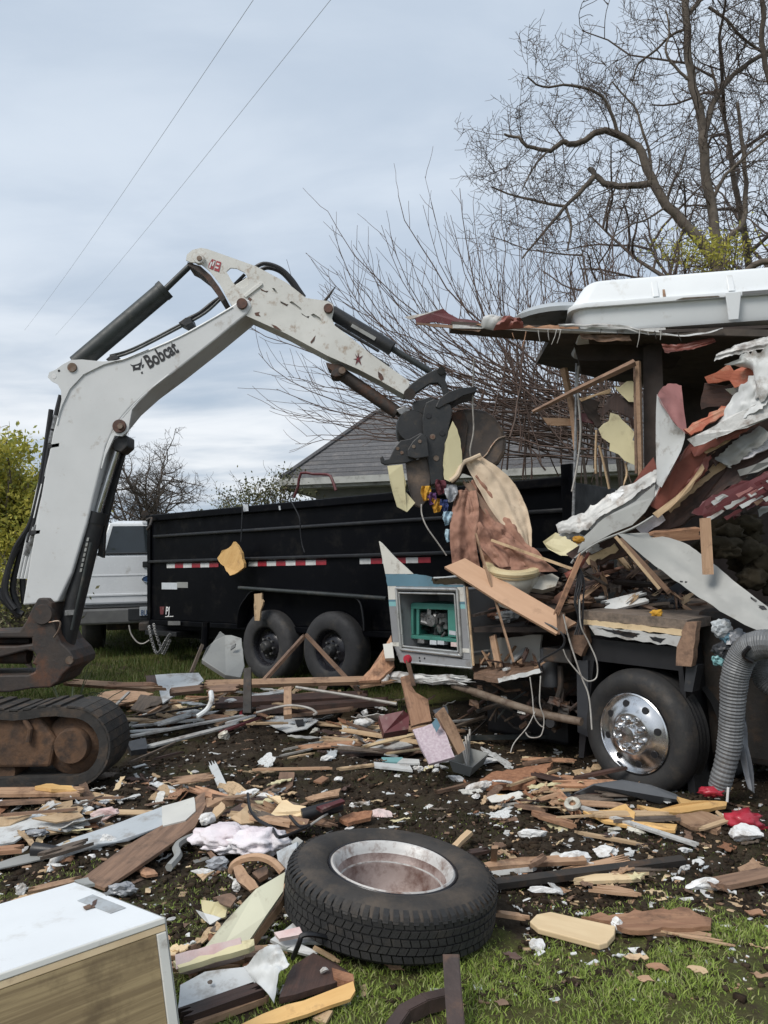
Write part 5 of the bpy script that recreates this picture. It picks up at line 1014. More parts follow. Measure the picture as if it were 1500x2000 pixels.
beam('corner_stud', P(1137, 1080, 4.98), P(1084, 1205, 4.98), .03, .03, 'wood_orange', RV, .03, 4, up=Vector((0, 1, 0))); beam('corner_stud', P(1095, 1195, 5.0), P(1097, 1240, 5.0), .05, .03, 'wood_brown', RV, .01, 4, up=Vector((0, 1, 0)))
for k, (l, r, m) in enumerate((([(1132, 1170, 4.9), (1134, 1220, 4.9), (1150, 1255, 4.9), (1165, 1290, 4.88), (1166, 1320, 4.88), (1155, 1330, 4.87), (1140, 1325, 4.87), (1110, 1290, 4.88), (1100, 1268, 4.88)], .0045, 'wire_white'), ([(1100, 1200, 4.93), (1112, 1250, 4.92), (1135, 1320, 4.88), (1150, 1360, 4.85), (1156, 1425, 4.8)], .005, 'wire_white'), ([(1035, 1322, 5.1), (1040, 1360, 5.08), (1044, 1400, 5.05), (1060, 1420, 5.04), (1062, 1400, 5.04), (1054, 1372, 5.04), (1056, 1320, 5.08)], .004, 'wire_white'), ([(1045, 1390, 5.04), (1030, 1420, 5.0), (1005, 1450, 4.98), (997, 1470, 4.96)], .0035, 'wire_white'), ([(1026, 1430, 5.0), (1035, 1440, 5.0), (1055, 1438, 5.0), (1062, 1420, 5.0)], .004, 'wire_white'), ([(1020, 1200, 5.2), (1090, 1230, 5.0), (1100, 1262, 4.98), (1056, 1290, 5.0), (1058, 1310, 5.0)], .008, 'wire_black'), ([(1300, 1470, 4.9), (1340, 1400, 5.0), (1380, 1380, 5.0)], .008, 'chassis'), ([(1320, 1450, 4.9), (1370, 1445, 5.0), (1410, 1420, 5.0)], .007, 'chassis'))):
    mk('loose_wire', tube(smoothpts(PV(l), 5), r, 5), MAT[m], RV, smooth=True)
mk('tail_light', lathe([(1e-3, .0), (.03, 0), (.035, -.012), (.035, -.03)], rp(793, 1288, -.1), -RN, 18), MAT['red_plastic'], RV, smooth=True)
beam('light_bracket', rp(796, 1290, -.09), rp(808, 1340, -.12), .03, .015, 'wood_brown', RV)
# roof cargo box
def cargo_box():
    c = P(1320, 632, 5.05); u = Vector((.985, -.17, 0)).normalized(); v = Vector((.17, .985, 0)).normalized(); z0 = P(1320, 634, 5.05).z+.0
    B = empty('roof_cargo_box', (c.x, c.y, z0), 'long white lidded cargo box on the motorhome roof', 'cargo box')
    def q(a, b, z): p = c+u*a+v*b; return Vector((p.x, p.y, z0+z*1.16))
    l0, l1, w = -.68, 1.1, .82
    def ring(a0, a1, b0, b1, z, r=.1, n=5):
        out = []
        for (ca, cb, s) in ((a1-r, b0+r, -90), (a1-r, b1-r, 0), (a0+r, b1-r, 90), (a0+r, b0+r, 180)):
            for k in range(n+1): t = R(s+90*k/n); out.append(q(ca+r*math.cos(t), cb+r*math.sin(t), z))
        return out
    def stack(rings, cap0=True, cap1=True):
        n = len(rings[0]); V = [p for r_ in rings for p in r_]; F = []
        for i in range(len(rings)-1):
            for k in range(n): F.append((i*n+k, i*n+(k+1) % n, (i+1)*n+(k+1) % n, (i+1)*n+k))
        if cap0: F.append(tuple(range(n-1, -1, -1)))
        if cap1: F.append(tuple(range((len(rings)-1)*n, len(rings)*n)))
        return V, F
    m = MAT['white_top']
    mk('base_tray', stack([ring(l0+.06, l1-.06, .04, w-.04, 0, .1), ring(l0+.045, l1-.045, .03, w-.03, .02, .1), ring(l0+.02, l1-.02, .012, w-.012, .135, .1)]), m, B, smooth=True)
    mk('rim', stack([ring(l0-.012, l1+.012, -.02, w+.02, .136, .11), ring(l0-.015, l1+.015, -.022, w+.022, .15, .11), ring(l0-.012, l1+.012, -.02, w+.02, .162, .11)]), m, B, smooth=True)
    mk('lid', stack([ring(l0, l1, 0, w, .1622, .1), ring(l0+.03, l1-.03, .015, w-.015, .2, .1), ring(l0+.10, l1-.1, .035, w-.035, .29, .1), ring(l0+.125, l1-.12, .05, w-.05, .308, .1), ring(l0+.17, l1-.17, .10, w-.10, .318, .1)]), m, B, smooth=True)
    for a in (.36, .93, -.12): 
        if a != -.12: mk('latch', prism([q(a-.05, -.03, .155), q(a+.05, -.03, .155), q(a+.03, -.008, .0), q(a-.03, -.008, .0)], v*-.012), m, B, bev=.004)
        mk('lid_rib', prism([q(a-.02, -.004, .17), q(a+.02, -.004, .17), q(a+.02, .048, .29), q(a-.02, .048, .29)], v*-.01), m, B, bev=.004)
    mk('gasket_gap', prism([q(.42, -.0225, .138), q(.88, -.0225, .138), q(.88, -.0225, .158), q(.42, -.0225, .158)], v*.002-Vector((0, 0, 0))), MAT['truck_grey'], B)
    mk('stain', prism([q(-.075, -.0015, .17), q(-.055, -.0015, .17), q(-.058, .035, .25), q(-.07, .035, .25)], v*-.0015), MAT['wood_tan'], B)
    mk('stain', prism([q(.0, -.0235, .138), q(.28, -.0235, .138), q(.27, -.0235, .145), q(.05, -.0235, .149)], v*.001), MAT['wood_grey'], B)
cargo_box()
# loose things on and around the wreck
tn = [P(1000, 1100, 5.75)]
def toilet():
    c = P(1001, 1112, 5.5); T = empty('toilet', c-Vector((0, 0, .25)), 'cream toilet with seat ring standing on the torn motorhome floor', 'toilet')
    def ell(z, a, b, n=30): return [c+Quaternion(Vector((1, 0, 0)), R(14)) @ Vector((a*math.cos(6.283*k/n), b*math.sin(6.283*k/n), z)) for k in range(n)]
    def st(rs):
        n = len(rs[0]); V = [p for r_ in rs for p in r_]; F = [(i*n+k, i*n+(k+1) % n, (i+1)*n+(k+1) % n, (i+1)*n+k) for i in range(len(rs)-1) for k in range(n)]; return V, F
    mk('seat', st([ell(.005, .19, .22), ell(.0, .2, .232), ell(.018, .206, .238), ell(.036, .198, .23), ell(.04, .17, .2), ell(.034, .135, .16), ell(.012, .125, .15), ell(.004, .13, .155)]), MAT['toilet'], T, smooth=True)
    mk('lid_edge', st([ell(.002, .19, .22), ell(-.012, .196, .226), ell(-.022, .19, .222), ell(-.024, .13, .16)]), MAT['toilet'], T, smooth=True)
    mk('bowl', st([ell(-.025, .18, .21), ell(-.05, .185, .215), ell(-.11, .16, .19), ell(-.18, .11, .14), ell(-.26, .1, .12)]), MAT['toilet_white'], T, smooth=True)
toilet()
def item(name, label, cat, pts, th, mat, ja=0.0, step=.06, seed=1, group=None): return slab(name, PV(pts), th, mat, None, ja, step, seed, label=label, cat=cat, group=group)
b1 = item('plank', 'long smooth tan shelf board slanting down beside the toilet', 'board', [(868, 1107, 5.45), (908, 1090, 5.5), (1000, 1143, 5.3), (1126, 1216, 5.05), (1086, 1238, 5.0), (970, 1172, 5.22)], .02, 'tan_board')
beam('plank_lip', P(868, 1108, 5.44), P(1085, 1239, 4.99), .012, .022, 'wood_tan', b1)
item('sheet', 'cream torn sheet behind the toilet under the white skin', 'panel', [(1060, 1058, 5.6), (1085, 1040, 5.6), (1130, 1052, 5.55), (1128, 1085, 5.5), (1095, 1085, 5.55), (1070, 1072, 5.6)], .008, 'cream_panel', .008)
item('foam_lump', 'rounded cream foam lump right of the toilet bowl', 'foam', [(1035, 1148, 5.4), (1055, 1125, 5.42), (1078, 1120, 5.42), (1092, 1128, 5.4), (1085, 1145, 5.38), (1060, 1152, 5.38)], .08, 'toilet_white', .01)
beam('pole', P(960, 1055, 5.5), P(1120, 1112, 5.2), .018, .018, 'wood_pale', label='thin pale stick lying across the rose cloth above the toilet', cat='stick')
# cloth hanging from the bucket
D('cloth_wine_tan', (.42, .28, .20), (.34, .22, .155), 5, .9, bump=.2, bscale=120, spec=.1)
def drape(name, label, A, B, mat, seed, nf, amp, crum=.006, nu=44, nv=56):
    """hanging cloth: soft folds that fan out from where it is held"""
    A = smoothpts(PV(A), 10); B = smoothpts(PV(B), 10); V = []
    def at(C, t): f = t*(len(C)-1); i = min(int(f), len(C)-2); return C[i].lerp(C[i+1], f-i)
    for i in range(nu+1):
        u = i/nu; a, b = at(A, u), at(B, u); nrm = (b-a).cross(at(A, min(1, u+.05))-at(A, max(0, u-.05)))
        nrm = nrm.normalized() if nrm.length > 1e-6 else Vector((0, 1, 0))
        if nrm.y > 0: nrm = -nrm
        for j in range(nv+1):
            v = j/nv; w = v+.05*noise.noise(Vector((u*2.2, v*2, seed)))+.02*math.sin(u*9+seed)
            f = math.sin(w*nf*6.283+seed)+.32*math.sin(w*nf*2.3*6.283+seed*2+u*5); g = .4+.6*noise.noise(Vector((u*1.7+seed, v*1.3, .5)))
            p = a.lerp(b, v); q = p*7+Vector((seed, 0, 0)); V.append(p+nrm*(amp*f*(.45+.55*g)+crum*1.5*(noise.noise(q)+.55*noise.noise(q*2.2)+.3*noise.noise(q*4.5))))
    n = len(V); F = [(i*(nv+1)+j, i*(nv+1)+j+1, (i+1)*(nv+1)+j+1, (i+1)*(nv+1)+j) for i in range(nu) for j in range(nv)]
    o = mk(name, (V, F), MAT[mat], smooth=True, label=label, cat='cloth'); so = o.modifiers.new('t', 'SOLIDIFY'); so.thickness = .003; return o
drape('curtain', 'long beige curtain draped from the bucket down to the wreck', [(908, 903, 5.70), (930, 945, 5.66), (962, 1000, 5.62), (995, 1045, 5.58), (1024, 1074, 5.56)], [(937, 888, 5.74), (995, 934, 5.72), (1024, 982, 5.68), (1037, 1030, 5.62), (1038, 1074, 5.58)], 'cloth_beige', 3, 1.6, .016, .012)
mk('curtain_hem', tube(smoothpts(PV([(880, 940, 5.6), (893, 928, 5.6), (903, 905, 5.64), (920, 897, 5.68), (938, 889, 5.7)]), 5), .018, 8), MAT['cloth_beige'], smooth=True, label='rolled beige curtain hem caught at the bucket edge', cat='cloth')
drape('cloth', 'rose brown cloth hanging below the thumb beside the trailer', [(892, 958, 5.62), (882, 1000, 5.60), (879, 1050, 5.58), (884, 1110, 5.56)], [(930, 958, 5.64), (936, 1000, 5.58), (930, 1060, 5.56), (940, 1116, 5.54)], 'cloth_rose', 11, 1.6, .022, .02)
drape('cloth', 'wide rose brown cloth spilling from the bucket towards the toilet', [(905, 960, 5.66), (912, 1010, 5.58), (935, 1060, 5.52), (975, 1110, 5.46)], [(930, 930, 5.7), (975, 990, 5.68), (1020, 1050, 5.58), (1068, 1106, 5.45)], 'cloth_rose', 17, 2.6, .03, .03)
drape('cloth', 'lower fold of rose brown cloth lying on the wreck behind the toilet seat', [(920, 1040, 5.62), (935, 1080, 5.58), (945, 1125, 5.54)], [(985, 1040, 5.62), (1040, 1078, 5.45), (1090, 1116, 5.32)], 'cloth_rose', 23, 2.0, .028, .03)
drape('cloth', 'tan brown cloth fold hanging between curtain and rose cloth', [(925, 940, 5.72), (955, 990, 5.68), (985, 1040, 5.64)], [(945, 930, 5.74), (990, 990, 5.7), (1022, 1060, 5.6)], 'cloth_wine_tan', 29, 1.8, .02, .012)
beam('broken_board', P(905, 935, 5.68), P(975, 1030, 5.6), .05, .02, 'wood_brown', None, .03, 5, up=Vector((0, 1, 0)), label='reddish brown board stuck down through the hanging cloth', cat='board')
def crumple(name, label, cat, c, r, mat, seed, sq=(1, .7, 1), group=None, amp=.5):
    bm = bmesh.new(); bmesh.ops.create_icosphere(bm, subdivisions=4 if mat == 'insulation' else 3, radius=1)
    for v in bm.verts:
        d = v.co.normalized(); f = 1+amp*noise.noise(d*2.2+Vector((seed*3.1, 0, 0)))+amp*.5*noise.noise(d*5+Vector((0, seed*1.7, 0)))+(amp*.14*noise.noise(d*11+Vector((seed, 0, 0))) if mat == 'insulation' else 0)
        v.co = Vector((d.x*sq[0], d.y*sq[1], d.z*sq[2]))*f*r
    me = bpy.data.meshes.new(name); bm.to_mesh(me); bm.free(); me.materials.append(MAT[mat]); me.polygons.foreach_set('use_smooth', [mat in ('insulation', 'red_plastic', 'cloth_yellow', 'foam')]*len(me.polygons)); o = bpy.data.objects.new(name, me); put(o, Vector(c)); return tag(o, label, cat, group)
for k, (x, y, r, m, lb) in enumerate(((832, 962, .05, 'cloth_yellow', 'yellow rag'), (843, 972, .045, 'cloth_purple', 'purple rag'), (853, 985, .05, 'cloth_yellow', 'mustard yellow rag'), (861, 950, .05, 'cloth_wine', 'wine red rag'), (869, 986, .04, 'cloth_blue', 'dark blue rag'), (881, 962, .06, 'plastic_film', 'grey striped rag'), (876, 1010, .05, 'cloth_sky', 'pale grey blue rag'), (878, 1045, .045, 'cloth_sky', 'light blue rag'))):
    tail = ('pinched under the thumb tip', 'pinched between the yellow rags', 'hanging below the purple rag', 'tucked behind the thumb tip', 'hanging under the grey striped rag', 'wedged beside the curtain hem', 'hanging left of the rose cloth', 'dangling at the lower left of the rose cloth')[k]
    r *= .8; q = P(x, y, 5.6); mk('rag', loft([q+Vector((-r*.9, 0, r*1.2)), q+Vector((-r*1.1, -.01, 0)), q+Vector((-r*.5, 0, -r*1.6))], [q+Vector((r*.9, .02, r*1.1)), q+Vector((r*1.0, .0, -.1*r)), q+Vector((r*.6, 0, -r*1.3))], 18, 18, .014, 1.5, k, .004, crum=.014, rag=.1), MAT[m], smooth=True, label=lb+' '+tail, cat='rag')
item('cream_sheet', 'cream yellow panel clamped between coupler and bucket', 'panel', [(884, 822, 5.62), (893, 838, 5.62), (900, 866, 5.62), (903, 900, 5.62), (896, 925, 5.61), (879, 941, 5.6), (868, 936, 5.6), (866, 900, 5.6), (869, 866, 5.6)], .008, 'cream_panel', .004, .03, 3)
item('cream_sheet', 'cream yellow panel gripped below the hooked thumb', 'panel', [(757, 910, 5.6), (786, 907, 5.6), (793, 945, 5.6), (792, 960, 5.62), (811, 982, 5.62), (795, 1000, 5.6), (776, 990, 5.58), (763, 945, 5.58)], .01, 'cream_panel', .003)
item('cream_sheet', 'small cream scrap showing between the thumb tines', 'panel', [(822, 910, 5.72), (838, 905, 5.72), (840, 932, 5.72), (826, 934, 5.72)], .008, 'cream_panel', .004)
mk('hanging_cord', tube(smoothpts(PV([(926, 700, 5.7), (923, 780, 5.7), (925, 840, 5.7), (918, 880, 5.7), (922, 905, 5.72)]), 5), .006, 5), MAT['wire_white'], label='thin white string hanging in front of the bucket', cat='cord')
mk('hanging_cord', tube(smoothpts(PV([(823, 985, 5.6), (824, 1005, 5.55), (834, 1030, 5.5), (855, 1060, 5.5), (872, 1085, 5.5)]), 5), .005, 5), MAT['wire_white'], label='thin pale cord dangling below the thumb in front of the trailer', cat='cord')
# ducts at the right edge
def duct(path, r0, r1, label, seed):
    pts = smoothpts(PV(path), 14); n = len(pts); out = []; rad = []
    for i in range((n-1)*3):
        f = i/3; k = int(f); p = pts[k].lerp(pts[min(k+1, n-1)], f-k); out.append(p); rr = r0+(r1-r0)*i/((n-1)*3); rad.append(rr*(1+.035*math.sin(i*1.6)+.10*noise.noise(p*7+Vector((seed, 0, 0)))+.04*noise.noise(p*25)))
    return mk('flexible_duct', tube(out, rad, 18), MAT['hose_grey'], smooth=False, label=label, cat='duct')
duct([(1540, 1262, 4.1), (1490, 1258, 4.2), (1455, 1275, 4.28), (1436, 1320, 4.32), (1430, 1390, 4.36), (1424, 1460, 4.4), (1404, 1540, 4.45)], .085, .06, 'grey corrugated duct hanging down in front of the motorhome', 1)
duct([(1560, 1330, 4.3), (1510, 1335, 4.35), (1492, 1310, 4.38), (1497, 1275, 4.4), (1530, 1240, 4.4)], .075, .07, 'short grey corrugated duct looping behind the hanging duct', 2)
mk('duct_clamp', tube(smoothpts([P(1457, 1262, 4.2)+Vector((0, -.04, 0)), P(1452, 1280, 4.2), P(1470, 1292, 4.2)], 5), .012, 6), MAT['wire_black'], label='black band clamped round the hanging duct', cat='clamp')
mk('plastic_film', loft(PV([(1448, 1390, 4.42), (1446, 1460, 4.42), (1462, 1540, 4.42)]), PV([(1452, 1392, 4.5), (1468, 1470, 4.5), (1472, 1548, 4.5)]), 18, 8, .02, 2, 4, .002), MAT['plastic_film'], smooth=True, label='grey plastic strip hanging beside the corrugated duct', cat='plastic strip')
for k, (x, y, m, r, lb) in enumerate(((1409, 1226, 'grey_blue', .05, 'crumpled pale grey film wad above the duct'), (1420, 1245, 'rv_blue', .035, 'blue printed wad tucked above the duct'), (1440, 1250, 'plastic_film', .06, 'crinkled clear film wad over the duct bend'), (1404, 1288, 'rv_teal', .035, 'teal rag beside the upper duct'), (1412, 1272, 'dark_plastic', .05, 'dark wad under the blue wad'))): crumple('film_wad', lb, 'wad', P(x, y, 4.5), r, m, k+20, (1.1, .7, 1))
crumple('red_cloth', 'red plastic scrap at the foot of the duct', 'scrap', P(1390, 1546, 4.42), .05, 'red_plastic', 31, (1.3, .8, .6))

def shards():
    r = random.Random(41); path = [(1500, 770, 4.5), (1430, 815, 4.6), (1360, 865, 4.68), (1300, 930, 4.82), (1230, 975, 4.98), (1150, 1030, 5.1), (1110, 1075, 5.15)]
    def along(t):
        f = t*(len(path)-1); i = min(int(f), len(path)-2); a, b = path[i], path[i+1]; k = f-i; return [a[j]+(b[j]-a[j])*k for j in range(3)]
    for k in range(46):          # torn strips of skin and framing along the fallen wall
        x, y, Y = along(r.random()); x += r.uniform(-14, 14); y += r.gauss(8, 22); Y += r.uniform(.02, .25); L = r.uniform(25, 80); sl = r.uniform(-.95, -.35); w = r.uniform(5, 18)
        m = r.choice(['torn_alum', 'white_sheet', 'wood_brown', 'wood_dark', 'red_paint', 'torn_alum', 'grey_panel', 'wood_orange', 'maroon', 'wood_pale'])
        a, b = P(x, y, Y), P(x+L, y+L*sl, Y-.06); a2, b2 = P(x+w*.5, y+w, Y), P(x+L*.9+w*.5, y+L*sl*.9+w*r.uniform(.2, 1.2), Y-.06)
        mk('wall_shred', loft([a, a.lerp(b, .5)+Vector((0, r.uniform(-.05, .02), r.uniform(-.03, .03))), b], [a2, a2.lerp(b2, .5), b2], 14, 6, .004, 1, k, .004, crum=.018), MAT[m], RV, smooth=True)
    for k in range(60):          # splintered framing inside
        x, y = r.uniform(1125, 1345), r.uniform(1075, 1200)
        if y < 1075+(x-1200)*.62 and x > 1205: y = 1080+(x-1200)*.62+r.uniform(0, 30)
        Y = 5.3+r.uniform(-.15, .5); L = r.uniform(20, 75); an = r.choice([-.9, -.6, .5, .8, 1.1, 1.4])+r.uniform(-.2, .2)
        beam('splintered_stud', P(x-L/2*math.cos(an), y-L/2*math.sin(an), Y), P(x+L/2*math.cos(an), y+L/2*math.sin(an), Y+r.uniform(-.1, .1)), r.uniform(.012, .045), .015, r.choice(['wood_brown', 'wood_dark', 'wood_brown', 'wood_tan', 'wood_dark', 'wood_pale', 'wood_grey']), RV, .05, k, Vector((r.uniform(-.4, .4), -1, .3)))
    for k in range(40):          # rags of skin and lining in the dark upper corner
        x, y = r.uniform(1360, 1500), r.uniform(860, 1010); Y = 4.9+r.uniform(-.2, .5); s = r.uniform(10, 30); a = P(x, y, Y)
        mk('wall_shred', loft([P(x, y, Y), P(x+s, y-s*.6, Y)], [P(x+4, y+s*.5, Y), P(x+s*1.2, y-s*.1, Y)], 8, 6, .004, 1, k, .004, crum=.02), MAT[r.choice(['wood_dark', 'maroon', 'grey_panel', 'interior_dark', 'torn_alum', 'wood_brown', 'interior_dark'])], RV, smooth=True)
    for k in range(14):          # tufts and hanging ends below the roof edge
        x = r.uniform(950, 1420); Y = 5.3-(x-880)*.0011; y = 642+r.uniform(0, 8); a = P(x, y, Y); L = r.uniform(.02, .12); d_ = r.uniform(-.3, .3); mk('hanging_end', tube([a, a+Vector((d_*L*.5, 0, -L*.5)), a+Vector((d_*L*1.3, 0, -L))], [.004, .003, .0015], 4), MAT[r.choice(['wood_orange', 'wire_white', 'wood_brown', 'chassis'])], RV)
shards()

def big_skins():
    """larger crumpled sheets of siding folded over the fallen wall and roof corner"""
    for k, (A, B, m, c) in enumerate((([(1505, 700, 4.5), (1450, 740, 4.56), (1420, 790, 4.62), (1390, 840, 4.68)], [(1525, 760, 4.42), (1490, 800, 4.46), (1440, 832, 4.54), (1400, 860, 4.62)], 'white_sheet', .02), ([(1400, 690, 4.9), (1440, 672, 4.86), (1500, 655, 4.8)], [(1395, 705, 4.9), (1450, 692, 4.84), (1510, 680, 4.78)], 'torn_alum', .014),
        ([(1300, 900, 4.9), (1260, 935, 4.98), (1200, 975, 5.06), (1150, 1010, 5.14)], [(1310, 940, 4.86), (1270, 985, 4.92), (1210, 1030, 5.0), (1160, 1062, 5.08)], 'white_sheet', .022), ([(1215, 955, 5.02), (1195, 962, 5.05), (1180, 975, 5.08)], [(1222, 968, 5.0), (1205, 985, 5.02), (1180, 992, 5.06)], 'ink_white', .012),
        ([(1360, 880, 4.75), (1330, 925, 4.8), (1300, 965, 4.86)], [(1400, 880, 4.7), (1370, 935, 4.76), (1320, 985, 4.84)], 'red_paint', .018), ([(1480, 830, 4.6), (1430, 862, 4.68), (1395, 895, 4.74)], [(1510, 850, 4.5), (1470, 885, 4.6), (1430, 915, 4.68)], 'grey_panel', .016), ([(1090, 1045, 5.22), (1120, 1060, 5.2), (1150, 1085, 5.15)], [(1110, 1030, 5.24), (1145, 1046, 5.18), (1180, 1070, 5.1)], 'torn_alum', .014),
        ([(1370, 1000, 4.66), (1430, 960, 4.58), (1510, 930, 4.46)], [(1375, 1018, 4.64), (1440, 990, 4.56), (1510, 968, 4.44)], 'maroon', .02), ([(1130, 650, 5.2), (1180, 652, 5.18), (1230, 656, 5.12)], [(1135, 662, 5.2), (1185, 668, 5.17), (1235, 668, 5.12)], 'wood_brown', .014), ([(1390, 655, 4.98), (1340, 668, 5.05), (1290, 672, 5.1)], [(1400, 668, 4.96), (1350, 684, 5.02), (1300, 690, 5.08)], 'red_paint', .014))):
        mk('crumpled_skin', loft(PV(A), PV(B), 30, 14, .006, 1, k+60, .004, crum=c), MAT[m], RV, smooth=True)
big_skins()

rvp('fallen_wall_core', [(1105, 1082, 5.3), (1180, 1030, 5.2), (1290, 935, 5.0), (1400, 850, 4.82), (1530, 765, 4.62), (1530, 880, 4.6), (1420, 950, 4.76), (1320, 1030, 4.95), (1220, 1085, 5.12), (1140, 1110, 5.24)], .05, 'wood_dark', .02, .05, 3)
for k, (q, m) in enumerate((([(1348, 876, 4.7), (1420, 846, 4.62), (1500, 800, 4.52), (1520, 792, 4.5), (1520, 806, 4.5), (1430, 858, 4.62), (1356, 892, 4.7)], 'red_paint'), ([(1300, 990, 4.9), (1370, 925, 4.82), (1440, 880, 4.74), (1446, 890, 4.74), (1376, 942, 4.82), (1310, 1002, 4.9)], 'wood_pale'), ([(1180, 1040, 5.1), (1250, 1000, 4.98), (1262, 1012, 4.97), (1200, 1052, 5.08)], 'wood_brown'), ([(1420, 900, 4.7), (1480, 862, 4.62), (1525, 840, 4.55), (1525, 868, 4.55), (1470, 892, 4.62)], 'insulation'), ([(1240, 1030, 5.0), (1290, 1000, 4.94), (1300, 1016, 4.93), (1262, 1046, 4.98)], 'insulation'), ([(1140, 1090, 5.2), (1200, 1062, 5.1), (1208, 1074, 5.1), (1150, 1104, 5.2)], 'ply_cream'))):
    rvp('wall_layer', q, .015, m, .012, .03, k+70)

def underside():
    r = random.Random(9)
    for k in range(34):      # brackets, straps and bent rods hanging under the torn floor
        x, y = r.uniform(930, 1140), r.uniform(1322, 1400); b = r.uniform(.1, .5); a = rp(x, y, b); q = a+RT*r.uniform(-.35, .35)+Vector((0, 0, r.uniform(-.22, .05)))
        mk('hanging_rod', tube([a, a.lerp(q, .5)+Vector((r.uniform(-.04, .04), 0, r.uniform(-.04, .04))), q], r.uniform(.006, .02), 6), MAT[r.choice(['chassis', 'rust_pipe', 'rust_cast', 'wood_brown', 'hyd_grey', 'wood_dark'])], RV)
    for k in range(16):
        x, y = r.uniform(935, 1125), r.uniform(1330, 1385); a = rp(x, y, r.uniform(.05, .4)); s = r.uniform(.04, .12)
        mk('torn_bracket', loft([a, a+RT*s], [a+Vector((0, 0, -s*.8)), a+RT*s*1.2+Vector((0, 0, -s*.6))], 8, 6, .004, 1, k, .004, -RN, crum=.012), MAT[r.choice(['rust_cast', 'chassis', 'torn_alum', 'wood_brown'])], RV)
underside()
# ------------------------------------------------------------------ trees and shrubs
def rdir(r):
    z = r.uniform(-1, 1); t = r.uniform(0, 6.283); s = math.sqrt(1-z*z); return Vector((s*math.cos(t), s*math.sin(t), z))
def walk(r, p, d, L, n, wob, lift=0.0):
    pts = [p.copy()]; d = d.normalized()
    for i in range(n):
        d = (d+rdir(r)*wob+Vector((0, 0, lift))).normalized(); p = p+d*(L/n); pts.append(p.copy())
    return pts
def sprout(r, out, pts, rad, level, dens, length, lift=.05, wob=.28, spread=.9, start=.15):
    """side branches along a limb, three levels deep"""
    n = len(pts); tot = sum((pts[i+1]-pts[i]).length for i in range(n-1)); k = max(1, int(tot*dens))
    for j in range(k):
        f = start+(1-start)*(j+r.random())/k; f = min(f, .999); i = int(f*(n-1)); p = pts[i].lerp(pts[i+1], f*(n-1)-i); d = (pts[i+1]-pts[i]).normalized()
        side = rdir(r); side = (side-d*side.dot(d)).normalized(); bd = d*(1-spread*.5)+side*spread+Vector((0, 0, .25*lift*4)); rl = length*r.uniform(.45, 1.25)
        rr = rad*(1-.6*f) if isinstance(rad, float) else rad[0]
        q = walk(r, p, bd, rl, 5 if level > 1 else 4, wob, lift); r0 = max(.0042, min(rr*.55, .02 if level > 1 else .010)); r1 = max(.0028, r0*.4)
        out.append((q, [r0+(r1-r0)*a/(len(q)-1) for a in range(len(q))], 4 if level > 1 else 3))
        if level > 1: sprout(r, out, q, r0, level-1, dens*1.5, length*.5, lift, wob*1.15, spread, .2)
def tubes(lst): return join(*[tube(p, rr, n, False) for p, rr, n in lst])
def bigjoin(name, lst, mat, parent, **k):
    V, F = [], []
    for p, rr, n in lst:
        v, f = tube(p, rr, n, False); b = len(V); V += v; F += [tuple(i+b for i in q) for q in f]
    me = bpy.data.meshes.new(name); loc = wl(parent) if parent else Vector(); me.from_pydata([tuple(v-loc) for v in V], [], F); me.materials.append(MAT[mat]); me.polygons.foreach_set('use_smooth', [True]*len(F))
    o = bpy.data.objects.new(name, me); put(o, loc, parent); return tag(o, **k)
